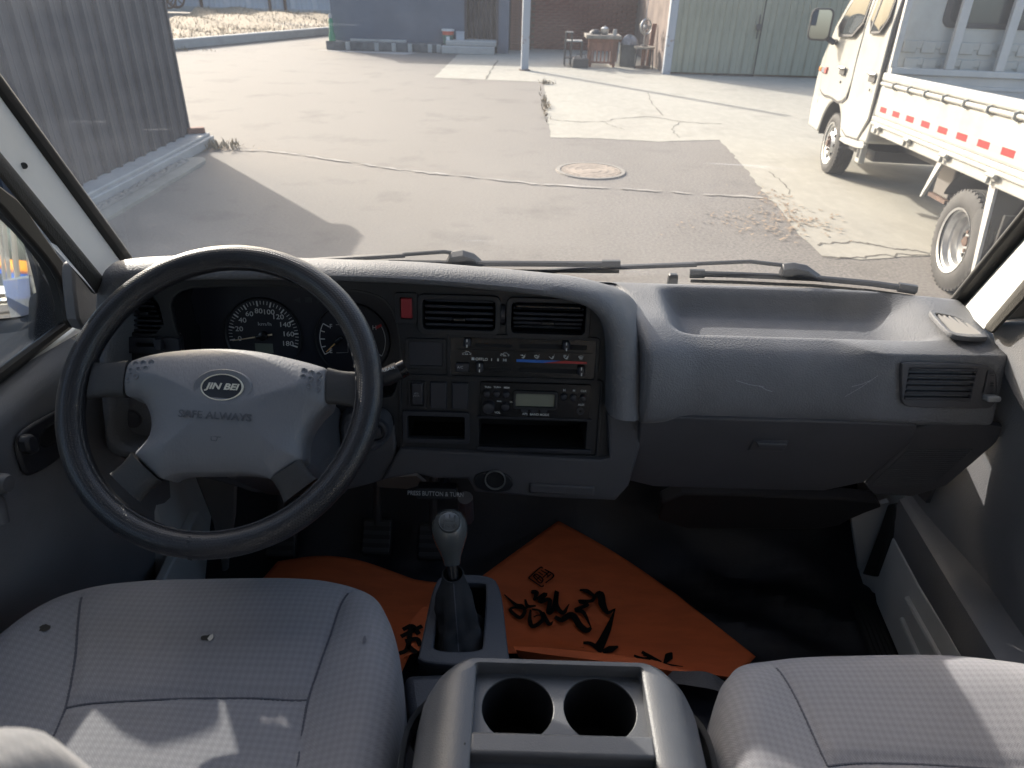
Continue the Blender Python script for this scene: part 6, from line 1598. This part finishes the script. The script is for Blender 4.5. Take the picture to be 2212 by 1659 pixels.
# ================================================================== SEATS
sA = conv(0, 1080, .4395); sB = conv(1566, 1350, .292)
def seat(name, label, cx, w, yf, yb, zt, seams, spread):
    """cushion with bolsters, seam grooves and a rounded front; backrest behind"""
    t = thing(name, label, 'seat', (cx, (yf + yb) / 2, FZ + .1), 0, 'front seats of the cab')
    segs = []
    for ln in seams:
        for i in range(len(ln) - 1): segs.append((Vector(ln[i]), Vector(ln[i + 1])))
    def groove(x, y):
        p = Vector((x, y)); best = 9
        for a, c in segs:
            d = c - a; k = max(0, min(1, (p - a).dot(d) / d.dot(d))); best = min(best, (p - a - d * k).length)
        return best
    hw = w / 2; hl_ = (yf - yb) / 2; cy = (yf + yb) / 2
    def top(u, v):                                           # u, v in [-1, 1]
        x, y = cx + hw * u, cy + hl_ * v
        z = zt + .014 * sstep(.50, .90, abs(u)) - .010 * (1 - abs(u) ** 2) * 0 + .012 * sstep(.0, .7, v) * (1 - sstep(.7, 1, v)) - .006 * math.sin(u * 2.2 + v * 3)
        z -= .0045 * math.exp(-(groove(x, y) / .007) ** 2) + .003 * math.exp(-(groove(x, y) / .03) ** 2)
        z += .0022 * math.sin(x * 19 + y * 7) * math.sin(y * 15 - x * 4)
        return x, y, z
    b = MB(); N = 96; rings = []
    # polar map of a superellipse so that the edge is rounded all round
    nrad = 44
    for k in range(nrad + 1):
        f = k / nrad; ring = []
        for i in range(N * 2):
            a = 2 * math.pi * i / (N * 2); c_, s_ = math.cos(a), math.sin(a); e = 2 / 4.6
            u = math.copysign(abs(c_) ** e, c_); v = math.copysign(abs(s_) ** e, s_)
            taper = 1 - spread * sstep(.2, 1.0, v * f)
            x, y, z = top(u * f * taper, v * f)
            if f > .80: q = (f - .80) / .20; z -= .050 * (1 - math.sqrt(max(0, 1 - q ** 2.2)))
            ring.append((x, y, z))
        rings.append(ring)
    last = rings[-1]
    for dz, gr in ((.02, 1.004), (.05, 1.006), (.085, 1.002), (.12, .99), (.15, .96)):
        rings.append([(cx + (x - cx) * gr, cy + (y - cy) * gr, min(z, zt - .03) - dz) for x, y, z in last])
    b.loft(rings[:nrad + 2], True, (True, False)); cu = b.build('cushion', FABRIC, t, smooth=True, angle=180)
    MB().loft(rings[nrad + 1:], True, (False, True)).build('cushion_side', FABRIC2, t, smooth=True, angle=180)
    for ln in seams:
        P = spline([Vector((x, y, 0)) for x, y in ln], 14); Q = []
        for p in P:
            x, y, z = top((p.x - cx) / hw, (p.y - cy) / hl_); f = (abs((p.x - cx) / hw / (1 - spread * sstep(.2, 1, (p.y - cy) / hl_))) ** 4.6 + abs((p.y - cy) / hl_) ** 4.6) ** (1 / 4.6)
            if f > .97: continue
            if f > .80: q = min(1, (f - .80) / .20); z -= .050 * (1 - math.sqrt(max(0, 1 - q ** 2.2)))
            Q.append((x, y, z + .0004))
        MB().tube(Q, [.0012 + .0004 * (i % 2) for i in range(len(Q))], 6).build('seam', THREAD, cu)
    # base and runners
    MB().box(cx - hw * .8, cx + hw * .8, yb + .05, yf - .12, FZ + .02, zt - .16).build('seat_base', CARPET, t)
    return t, cu, top
def sz(f, pts, z): return [(p.x, p.y) for p in (on_z(*f(x, y), z) for x, y in pts)]
ZS = Z0 - .715
seamD = [sz(sA, [(405, 490), (385, 620), (370, 760), (345, 900), (318, 1015), (285, 1100), (240, 1200)], ZS), sz(sA, [(1712, 468), (1670, 560), (1630, 670), (1570, 810), (1510, 960), (1490, 1050), (1465, 1200), (1450, 1317)], ZS), sz(sA, [(318, 1015), (450, 990), (700, 968), (950, 952), (1200, 946), (1350, 952), (1510, 962)], ZS)]
fl_ = on_z(470, 1268, ZS); fr2 = on_z(866, 1440, ZS)
sD, cuD, topD = seat('driver_seat', 'grey patterned driver seat with a burn hole behind the steering wheel', -.372, .515, fl_.y + .045, fl_.y - .50, ZS, seamD, .13)
seamP = [sz(sB, [(395, 278), (450, 400), (545, 590), (640, 800), (700, 930), (758, 1045)], ZS), sz(sB, [(758, 1045), (900, 1028), (1100, 1018), (1500, 1018), (1900, 1030), (2300, 1055)], ZS)]
fp_ = on_z(2010, 1424, ZS)
sP, cuP, topP = seat('passenger_seat', 'grey patterned passenger seat with sunlight across its right half', .475, .50, fp_.y + .030, fp_.y - .50, ZS, seamP, .10)
# wear marks on the driver's cushion
def on_seat(top, cx, w, yf, yb, X, Y):
    p = on_z(X, Y, ZS)
    for _ in range(3):
        z = top((p.x - cx) / (w / 2), (p.y - (yf + yb) / 2) / ((yf - yb) / 2))[2]; p = on_z(X, Y, z)
    return p
def patch(name, X, Y, rx, ry, m, h=.0008, seed=1):
    p = on_seat(topD, -.372, .515, fl_.y + .045, fl_.y - .50, X, Y); r_ = random.Random(seed); pts = [(p.x + rx * (1 + r_.uniform(-.3, .3)) * math.cos(2 * math.pi * k / 14), p.y + ry * (1 + r_.uniform(-.3, .3)) * math.sin(2 * math.pi * k / 14)) for k in range(14)]
    b = MB(); b.add([(x, y, topD((x + .372) / .2575, (y - (fl_.y - .2275)) / .2725)[2] + h) for x, y in pts], [tuple(range(14))]); b.build(name, m, cuD)
patch('burn_mark', *sA(1020, 680), .0075, .0042, BURN, .0010, 3)
patch('bare_foam', *sA(1037, 679), .0034, .0042, FOAM, .0016, 4)
patch('stain', *sA(218, 632), .0052, .0058, BURN, .0010, 5)
patch('stain', *sA(1790, 690), .002, .005, mat('faint_stain', (.11, .11, .125), .9), .0010, 6)
# backrests: rounded pads with side bolsters
def backrest(t, cx, y0, w, z0, z1, fat):
    b = MB(); N = 112; rings = []
    for k in range(71):
        f = k / 70; z = z0 + (z1 - z0) * f; hw = w / 2 * (1 - .16 * f ** 3) * (1 if f < .9 else math.sqrt(max(.02, 1 - ((f - .9) / .1) ** 2 * .7))); ring = []
        yo = y0 - .11 * f
        for i in range(N):
            a = 2 * math.pi * i / N; c_, s_ = math.cos(a), math.sin(a); u = math.copysign(abs(c_) ** .55, c_); v = math.copysign(abs(s_) ** .55, s_)
            bol = fat * sstep(.60, .92, abs(u)) * (1 if v > 0 else 0) * (1 - sstep(.76, 1, f))
            ring.append((cx + hw * u, yo + (.055 * v if v > 0 else .075 * v) + bol, z))
        rings.append(ring)
    b.loft(rings, True, (True, True)); return b.build('backrest', FABRIC, t, smooth=True, angle=180)
backrest(sD, -.392, .145, .47, ZS + .02, Z0 - .16, .085)
backrest(sP, .475, .02, .48, ZS + .02, Z0 - .16, .05)

# ================================================================== CONSOLE BOX with two cup holes
cons = thing('console_box', 'grey plastic console box with two cup holes between the seats', 'console', (.055, .4, FZ + .38))
kc = conv(837, 1350, .3418)
ZC = Z0 - .655
CP = Plane((.05, .45, ZC), (1, 0, 0), (0, 1, 0))
def cpx(l, c=0.0): return CP.hits([kc(x, y) for x, y in l], c)
inL, inR = cpx([(562, 240)])[0], cpx([(1604, 268)])[0]
ftL, ftR = cpx([(540, 200)])[0], cpx([(1655, 212)])[0]
x0i, x1i, y1i = inL[0], inR[0], (inL[1] + inR[1]) / 2
y1o = (ftL[1] + ftR[1]) / 2 + .004
x0o = cpx([(262, 420)])[0][0] - .014; x1o = cpx([(1925, 470)])[0][0] + .014
ylo = -.34
# outer moulding: lofted shoulder from the inner rim outward and down
def rim_loop(x0, x1, y0, y1, r, n=8): return rrect(x0, x1, y0, y1, r, n)
b = MB(CP.M)
rings = []
for dx, dz, r in ((0, -.030, .004), (0, -.002, .004), (.003, .0005, .006), (.020, .001, .020), (.036, -.004, .036), (.050, -.014, .050), (.060, -.032, .058), (.066, -.060, .060), (.070, -.16, .060), (.075, -.24, .060)):
    k = dx / .066; rings.append([(x, y, dz) for x, y in rim_loop(x0i - (x0i - x0o) * min(1.15, k), x1i + (x1o - x1i) * min(1.15, k), ylo - .02 - dx, y1i + (y1o - y1i) * min(1.3, k * 1.25), r)])
b.loft(rings, True); b.build('box_body', CONS, cons, smooth=True, angle=40)
# flange along the foot of the shoulders
fp2 = [[(x, y, -.062) for x, y in rim_loop(x0o - .010, x1o + .010, ylo - .1, y1o - .005, .062)], [(x, y, -.055) for x, y in rim_loop(x0o - .014, x1o + .014, ylo - .1, y1o - .003, .066)], [(x, y, -.068) for x, y in rim_loop(x0o - .017, x1o + .017, ylo - .1, y1o - .001, .068)], [(x, y, -.09) for x, y in rim_loop(x0o - .012, x1o + .012, ylo - .1, y1o - .004, .064)]]
MB(CP.M).loft(fp2, True).build('foot_flange', CONS, cons, smooth=True, angle=50)
# recessed cup plate
HD = -.004
while CP.hit(*kc(1083, 322), HD)[1] < CP.hit(*kc(1083, 254), 0)[1] - .001 and HD > -.05: HD -= .0005
def holepx(x, y, rx):
    c = CP.hit(*kc(x, y), HD); r = abs(CP.hit(*kc(x + rx, y), HD)[0] - c[0]); return c, r
(h1, r1), (h2, r2) = holepx(823, 522, 231), holepx(1343, 532, 233)
byt = CP.hit(*kc(1090, 690), -.004)[1]
pl = plate('cup_plate', CP.M, [(x0i - .0005, byt - .10), (x1i + .0005, byt - .10), (x1i + .0005, y1i - .0005), (x0i - .0005, y1i - .0005)], [ellipse(h1[0], h1[1], r1, r1, 56), ellipse(h2[0], h2[1], r2, r2, 56)], HD - .003, HD, CONS, cons, .0008)
for (h_, r_) in ((h1, r1), (h2, r2)):
    MB(CP.M).lathe([(r_ * 1.0, HD - .002), (r_ * .98, HD - .03), (r_ * .94, HD - .085), (0, HD - .086)], 48, Matrix.Translation((h_[0], h_[1], 0))).build('cup_well', mat('cup_black', (.012, .012, .014), .6), pl, smooth=True)
# cross bar and the open tray behind it
ybb = CP.hit(*kc(1090, 835), -.004)[1]
bar = [(x0i - .002, ybb), (x1i + .002, ybb), (x1i + .002, byt), (x0i - .002, byt)]
MB(CP.M).prism(bar, -.030, -.002).build('cross_bar', CONS, cons, bevel=.004, seg=3)
MB(CP.M).box(x0i - .001, x1i + .001, ylo, ybb - .001, -.085, -.080).build('tray_floor', mat('cup_black', (.012, .012, .014), .6), cons)
MB(CP.M).box(x0i - .001, x1i + .001, ylo, ybb - .022, -.030, -.012).build('tray_lid', CONS, cons, bevel=.003)
crk = MB(CP.M); P = [(*CP.hit(*kc(x, y), -.002), z) for x, y, z in ((400, 768, -.0068), (425, 758, -.004), (455, 756, -.001), (494, 762, .0012))]
crk.ribbon(P, [.0006, .0016, .0018, .0022], (0, 0, 1)); crk.build('hairline_crack', BLACK, cons)

# ================================================================== GEAR LEVER and its housing
kg = lambda x, y: (x, y)
gl_t = thing('gear_lever', 'grey ball-topped gear lever with a leather boot in its plastic housing', 'gear lever', (-.07, .72, FZ + .3))
ZG = Z0 - .795
HP = Plane((-.065, .72, ZG), (1, 0, 0), (0, 1, .06))
ho_ = HP.hits([(904, 1432), (912, 1400), (940, 1262), (960, 1243), (1050, 1243), (1078, 1262), (1092, 1400), (1098, 1432)]); ho_ = chaikin(ho_, 2)
hi_ = HP.hits([(929, 1410), (934, 1380), (950, 1266), (957, 1255), (1050, 1256), (1055, 1264), (1049, 1385), (1044, 1411)]); hi_ = chaikin(hi_, 2)
hb_ = plate('housing_rim', HP.M, ho_, [hi_], -.012, .0, HOUSE, gl_t, .003)
b = MB(HP.M); cx_ = sum(p[0] for p in ho_) / len(ho_); cy_ = sum(p[1] for p in ho_) / len(ho_)
b.loft([[(x, y, -.006) for x, y in ho_], [(cx_ + (x - cx_) * 1.10, cy_ + (y - cy_) * 1.06, -.05) for x, y in ho_], [(cx_ + (x - cx_) * 1.22, cy_ + (y - cy_) * 1.12, -.17) for x, y in ho_]], True)
b.build('housing_skirt', HOUSE, gl_t, smooth=True, angle=60)
MB(HP.M).loft([[(x, y, -.008) for x, y in hi_], [(x, y, -.075) for x, y in hi_]], True, (False, True)).build('housing_well', mat('cup_black', (.012, .012, .014), .6), gl_t)
q = [HP.world(*p) for p in ((870, 1440), (1098, 1430), (1150, 1500), (1120, 1560), (900, 1560), (880, 1520))]
MB().hexa([v + Vector((0, 0, -.012)) for v in q], [v + Vector((0, 0, -.10)) for v in q]).build('housing_foot', HOUSE, gl_t, bevel=.012, seg=3)
kbc = EYE + ray(971, 1140) * (1.005 / FPX)
lv = Vector((.006, -.10, .99)).normalized()
base_ = HP.world(990, 1395, -.03)
ax = (kbc - base_).normalized()
KM = Plane(kbc, (1, 0, 0), Vector((0, 0, 0)) + ax.cross(Vector((1, 0, 0))) ).M
KR = Matrix.Translation(kbc) @ ax.to_track_quat('Z', 'Y').to_matrix().to_4x4()
kn3 = MB(KR).lathe([(.0, .0255), (.010, .0245), (.018, .0195), (.0235, .010), (.0255, 0), (.0245, -.011), (.021, -.022), (.0165, -.033), (.0130, -.043), (.0115, -.052), (.0, -.053)], 40).build('knob', KNOB, gl_t, smooth=True)
# engraved shift pattern on a round cap facing the driver
vd = (EYE - kbc).normalized(); cn = (vd * .75 + Vector((0, -.05, .65))).normalized()
cc_ = kbc + cn * .0228
CPk = Plane(cc_, Vector((1, 0, 0)), Vector((0, 1, 0)).cross(Vector((0, 0, 0))) + (Vector((0, .8, .6)) - cn * Vector((0, .8, .6)).dot(cn)))
disc = MB(CPk.M).lathe([(.0155, -.003), (.0152, .0010), (.0143, .0022), (.0138, .0018), (.008, .0030), (0, .0034)], 36).build('knob_cap', KNOB, kn3, smooth=True)
for s_, x, y in (('1', -.0073, .0062), ('3', 0, .0070), ('5', .0075, .0062), ('2', -.0073, -.0066), ('4', .0, -.0072)):
    text('gear_number', s_, CPk.M, x, y, .0030, .0068, ENGRAVE, kn3, depth=.0004)
text('gear_number', 'R', CPk.M, .0077, -.0065, .0029, .0042, ENGRAVE, kn3, depth=.0004)
sb = MB(CPk.M)
sb.tube([(.0077 + .0031 * math.cos(R(k * 20)), -.0065 + .0031 * math.sin(R(k * 20)), .0029) for k in range(19)], .0003, 5)
for x in (-.0073, 0, .0075): sb.tube([(x, .0022, .0032), (x, -.0022 if x < .005 else 0, .0032)], .0003, 5)
sb.tube([(-.0073, 0, .0033), (.0075, 0, .0033)], .0003, 5); sb.build('shift_pattern', ENGRAVE, kn3)
MB().tube([kbc - ax * .052, kbc - ax * .085], .0085, 16).build('lever_rod', GLOSS, gl_t, smooth=True)
# crumpled leather boot
bt = MB(); top_ = kbc - ax * .066; rings = []; rbt = random.Random(5)
for k in range(22):
    f = k / 21; c = top_.lerp(base_, f); ring = []
    rad = .0145 + .024 * f ** 1.1 + .006 * math.sin(f * 7) * f
    for i in range(40):
        a = 2 * math.pi * i / 40
        fold = 1 + .24 * min(1, 2 * f) * math.sin(4 * a + 3.2 * f + .6) + .12 * f * math.sin(7 * a - 5 * f) + .05 * math.sin(9 * f * 3 + 2 * a) * f
        ring.append(c + Vector((rad * fold * math.cos(a), rad * 1.15 * fold * math.sin(a), .004 * math.sin(3 * a + k) * f)))
    rings.append(ring)
bt.loft(rings, True); bt_o = bt.build('boot', BOOT, gl_t, smooth=True, angle=180)
MB().tube([p for p in rings[0]] + [rings[0][0]], 0.0014, 6).build('boot_hem', BOOT, bt_o)
MB().tube([r_[31] * 1.0 for r_ in rings], .0008, 5).build('boot_seam', THREAD, bt_o)

# ================================================================== ORANGE PAPER FLOOR MATS
zo = conv(1026, 1107, .293)
ZM = FZ + .055
MPn = Plane(on_z(1250, 1300, ZM), (1, 0, 0), (0, 1, .10))
mt = thing('floor_mat', 'orange floor mat with black brush lettering lying in the passenger footwell', 'floor mat', tuple(MPn.o), 0, 'orange floor mats')
A_, Bc, Dc = MPn.hit(1206, 1125), MPn.hit(1632, 1419), MPn.hit(1053, 1237)
# its near edge curls up against the console
eA, eB, eD = Vector(A_), Vector(Bc), Vector(Dc)
eC = eB + (eD - eA) * 1.0
def mat_fn(u, v):
    """u: along the long edge from A to B, v: from the far edge towards the console"""
    vm = 2.15 * (1 - u) + .40 * u
    p = eA.lerp(eB, u) + (eD - eA) * (v * vm)
    bow = .018 * math.sin(math.pi * u) * (1 - v); d = (eB - eA).normalized(); n2 = Vector((d.y, -d.x)) * -1
    p = p + n2 * bow
    c = .03 * sstep(.80, 1.0, v) * sstep(.2, .5, u) + .002 * math.sin(7 * u + 4 * v) + .0022 * math.exp(-((u + .12 * v - .62) / .03) ** 2)
    w_ = MPn.M @ Vector((p.x, p.y, c)); return tuple(w_)
b = MB(); b.grid(lambda u, v: mat_fn(u, v), 44, 36); mo_ = b.build('sheet', ORANGE, mt, smooth=True)
s_ = mo_.modifiers.new('thickness', 'SOLIDIFY'); s_.thickness = .0012
eg = [on_z(x, y, ZM + .065) for x, y in ((1108, 1396), (1180, 1399), (1250, 1406), (1330, 1415), (1420, 1428), (1490, 1452))]
eh = [on_z(x, y, ZM + .045) for x, y in ((1120, 1420), (1200, 1440), (1280, 1450), (1350, 1460), (1430, 1470), (1500, 1475))]
MB().loft([eg, [(p + q) / 2 + Vector((0, -.004, .010)) for p, q in zip(eg, eh)], eh], False).build('turned_edge', ORANGE, mt, smooth=True)
ink = MB(MPn.M)
def brush(pts):
    q = []
    for x, y, w_ in pts:
        a = MPn.hit(*zo(x, y), .0045); c = MPn.hit(*zo(x + 10, y), .0045); q.append((a[0], a[1], .0048, w_ * abs(c[0] - a[0]) / 10))
    P = spline([Vector(p[:3]) for p in q], 6); WD = []
    for i in range(len(P)):
        f = i / 6; k = min(int(f), len(q) - 2); WD.append(1.35 * (q[k][3] + (q[k + 1][3] - q[k][3]) * (f - k)))
    ink.ribbon(P, WD, (0, 0, 1))
for st_ in ([(215, 605, 6), (300, 680, 22), (345, 690, 24), (368, 730, 20), (330, 775, 24), (262, 722, 20), (290, 700, 14), (365, 705, 20), (400, 690, 14)],
    [(370, 640, 12), (388, 690, 22), (450, 688, 12)], [(415, 585, 24), (452, 592, 30), (436, 650, 14)], [(455, 640, 16), (520, 600, 26), (478, 660, 22), (540, 640, 24), (562, 655, 16)],
    [(410, 715, 10), (404, 800, 26), (432, 840, 26), (500, 790, 22), (480, 730, 18), (420, 712, 12)], [(432, 772, 8), (455, 760, 9), (484, 756, 8)], [(498, 735, 20), (545, 822, 26), (576, 803, 5)],
    [(556, 640, 22), (543, 740, 28), (580, 700, 24), (604, 580, 24), (600, 680, 26), (648, 740, 28), (694, 676, 5)], [(588, 770, 24), (640, 792, 32), (715, 752, 34), (770, 830, 40), (822, 868, 36), (858, 850, 14)],
    [(772, 572, 12), (828, 580, 28), (880, 612, 18), (925, 600, 40), (940, 680, 42), (980, 738, 26), (1036, 708, 4)], [(884, 612, 14), (860, 652, 22), (770, 656, 24), (830, 680, 22), (744, 718, 24), (800, 738, 26), (856, 850, 6)],
    [(1032, 715, 6), (980, 860, 34), (920, 985, 52), (905, 1005, 20)], [(798, 960, 16), (860, 970, 26), (935, 1030, 30)], [(940, 1028, 24), (1000, 1008, 42), (1056, 988, 10)], [(750, 1020, 8), (775, 1008, 22), (805, 1000, 12)],
    [(1230, 1028, 20), (1300, 1068, 24), (1375, 1102, 12)], [(1172, 1055, 14), (1250, 1082, 24), (1302, 1065, 16), (1240, 1052, 8)], [(1395, 1116, 12), (1430, 1062, 46), (1453, 1033, 8)], [(1310, 1100, 5), (1400, 1118, 14), (1535, 1137, 4)]): brush(st_)
for st_ in ([(395, 482, 8), (480, 408, 8), (500, 412, 8)], [(515, 420, 8), (580, 465, 9), (520, 520, 8)], [(505, 535, 8), (488, 545, 8), (395, 482, 8)], [(430, 470, 8), (478, 520, 8), (500, 492, 8), (452, 455, 8), (430, 470, 8)], [(440, 462, 6), (490, 506, 6)], [(455, 496, 6), (478, 474, 6)],
    [(468, 440, 7), (500, 462, 7)], [(486, 425, 7), (520, 447, 7)], [(500, 480, 7), (545, 440, 7)], [(530, 480, 7), (560, 455, 7)], [(520, 440, 6), (540, 470, 6)]): brush(st_)
ink.build('brush_lettering', INK, mt)
m2 = thing('floor_mat', 'orange floor mat half hidden under the driver seat edge beside the gear lever', 'floor mat', (-.3, .85, FZ), 0, 'orange floor mats')
def mat2(u, v):
    ZF = FZ + .05
    p = on_z(602, 1212, ZF).lerp(on_z(790, 1212, ZF), u * 1.0) if False else None
    a, c, d = on_z(600, 1212, ZF), on_z(955, 1250, ZF), on_z(540, 1300, ZF)
    q = a + (c - a) * u + (d - a) * v * 2.4
    q.y += .020 * math.sin(math.pi * min(1, u * 1.2)) * (1 - v); q.z += .012 * math.sin(5 * u + 2 * v) + .02 * v
    return tuple(q)
b = MB(); b.grid(mat2, 30, 30); o = b.build('sheet', ORANGE, m2, smooth=True); s_ = o.modifiers.new('thickness', 'SOLIDIFY'); s_.thickness = .0012
ZF = FZ + .095
ci = [on_z(x, y, ZF) for x, y in ((872, 1420), (930, 1395), (945, 1320), (915, 1310), (880, 1350))]
MB().hexa(ci, [v + Vector((0, 0, -.0015)) for v in ci]).build('folded_corner', ORANGE, m2)
ik = MB()
for pts in ([(870, 1360), (890, 1352), (905, 1370)], [(875, 1385), (900, 1380), (908, 1395)], [(888, 1350), (880, 1400), (862, 1412)], [(866, 1375), (912, 1352)], [(880, 1395), (900, 1410)]):
    P = spline([on_z(x, y, ZF + .003) for x, y in pts], 5); ik.ribbon(P, .009, (0, 0, 1))
ik.build('brush_lettering', INK, m2)
# seat belt webbing by the passenger seat
sb_ = thing('seat_belt', 'dark seat belt webbing lying between the console box and the passenger seat', 'seat belt', tuple(on_z(1530, 1490, ZS - .05)))
P = spline([on_z(x, y, ZS - .05 + dz) for x, y, dz in ((1440, 1462, -.02), (1500, 1465, .0), (1550, 1476, .0), (1592, 1510, -.02), (1600, 1570, -.06))], 8)
MB().ribbon(P, .036, (0, .35, 1)).build('webbing', mat('belt_web', (.020, .020, .023), .7, bump=.4, scale=300), sb_)
q = [on_z(x, y, ZS - .055) for x, y in ((1555, 1500), (1575, 1496), (1600, 1540), (1590, 1580))]
MB().hexa(q, [v + Vector((0, 0, -.02)) for v in q]).build('buckle', GLOSS, sb_, bevel=.003)

# ================================================================== WHAT THE DOOR MIRROR SHOWS, behind the van
vc = (mo - EYE).normalized(); rd = vc - mn * 2 * vc.dot(mn); rd2 = Vector((rd.x, rd.y, 0)).normalized()
rt_ = Vector((-rd2.y, rd2.x, 0))
def behind(dist, side): return Vector((mo.x, mo.y, 0)) + rd2 * dist + rt_ * side
cw = behind(36.0, -.5); caz = math.atan2(-rd2.y, -rd2.x)
car = thing('white_car', 'white car parked behind the van, seen in the door mirror', 'car', (cw.x, cw.y, 0), caz + .35)
CMt = world_of(car)
pf = [(-2.2, .35), (-2.25, .75), (-2.05, 1.05), (-1.5, 1.15), (-.9, 1.58), (.6, 1.60), (1.25, 1.08), (2.0, .95), (2.22, .75), (2.25, .35)]
CW_ = MB(CMt); CW_.loft([[(x, y, z) for x, z in pf] if abs(y) > .5 else [(x, y, z + .02) for x, z in pf] for y in (-.88, -.45, .45, .88)], True, (True, True)); CW_.build('car_body', WHITE, car, bevel=.06, seg=3, smooth=True)
MB(CMt).hexa([(1.22, -.76, 1.12), (1.22, .76, 1.12), (.66, .66, 1.60), (.66, -.66, 1.60)], [(1.25, -.76, 1.15), (1.25, .76, 1.15), (.69, .66, 1.63), (.69, -.66, 1.63)]).build('windscreen', TGLASS, car)
for s_ in (-1, 1):
    MB(CMt).hexa([(1.05, s_ * .885, 1.12), (-1.4, s_ * .885, 1.15), (-.9, s_ * .885, 1.50), (.6, s_ * .885, 1.52)], [(1.05, s_ * .895, 1.12), (-1.4, s_ * .895, 1.15), (-.9, s_ * .895, 1.50), (.6, s_ * .895, 1.52)]).build('side_window', TGLASS, car)
    MB(CMt).box(2.08, 2.245, min(s_ * .5, s_ * .84), max(s_ * .5, s_ * .84), .72, .86).build('headlight', mat('lamp_glass', (.25, .26, .27), .1), car, bevel=.02)
    MB(CMt).box(.95, 1.1, min(s_ * .9, s_ * 1.08), max(s_ * .9, s_ * 1.08), 1.05, 1.18).build('door_mirror', WHITE, car, bevel=.03)
    for xx in (1.4, -1.4):
        MB(CMt).lathe([(.2, -.1), (.31, -.1), (.33, -.07), (.33, .07), (.31, .1), (.2, .1), (0, .08)], 24, Matrix.Translation((xx, s_ * .80, .33)) @ Matrix.Rotation(R(90), 4, 'X')).build('wheel', TYRE, car, smooth=True)
MB(CMt).box(2.2, 2.262, -.42, .42, .66, .82).build('grille', GLOSS, car, bevel=.02)
MB(CMt).box(2.2, 2.265, -.6, .6, .42, .54).build('lower_intake', GLOSS, car, bevel=.02)
MB(CMt).box(2.2, 2.27, -.24, .24, .56, .64).build('number_plate', BLUE, car)
bw = behind(60.0, 0)
sb2 = thing('blue_workshop', 'blue and orange sheet-clad workshop behind the white car, seen in the door mirror', 'building', (bw.x, bw.y, 0), caz)
SM = world_of(sb2)
MB(SM).box(-6, 0, -14, 9, 0, 2.2).build('wall', mat('blue_sheet', (.02, .12, .52), .5, var=.1), sb2)
MB(SM).box(-6.1, .12, -14.1, 9.1, 2.38, 3.1).build('fascia', mat('orange_fascia', (.80, .34, .03), .5), sb2)
MB(SM).box(-6.05, .06, -14.05, 9.05, 2.21, 2.37).build('gutter', mat('brick_band', (.35, .12, .07), .7), sb2)
for k in range(46): MB(SM).box(.0, .03, -14 + k * .5, -13.93 + k * .5, 0, 2.2).build('wall_rib', MATS['blue_sheet'], sb2)
for i, (sd, h_) in enumerate(((-.5, 4.6), (4.2, 5.0))):
    tw = behind(76.0, sd)
    tr = thing('bare_tree', ['bare winter tree rising behind the blue workshop', 'taller bare winter tree off to the side behind the workshop'][i], 'tree', (tw.x, tw.y, 0), 0, 'bare trees behind the workshop')
    rt2 = random.Random(41 + i); tk_ = MB(); tk_.tube([tw, tw + Vector((.1, .05, h_ * .45)), tw + Vector((.0, .1, h_ * .8))], [.14, .10, .05], 8); tk_.build('trunk', RUST, tr, smooth=True)
    cr2 = MB()
    for _ in range(260):
        p = tw + Vector((0, 0, h_ * rt2.uniform(.35, .8))); d = Vector((rt2.gauss(0, 1), rt2.gauss(0, 1), rt2.uniform(.2, 1.6))).normalized() * rt2.uniform(.5, 1.9)
        cr2.tube([p, p + d * .5 + Vector((rt2.gauss(0, .1), rt2.gauss(0, .1), .05)), p + d], [.022, .014, .005], 4, cap=False)
    cr2.build('crown', mat('twigs', (.22, .16, .11), .9), tr)
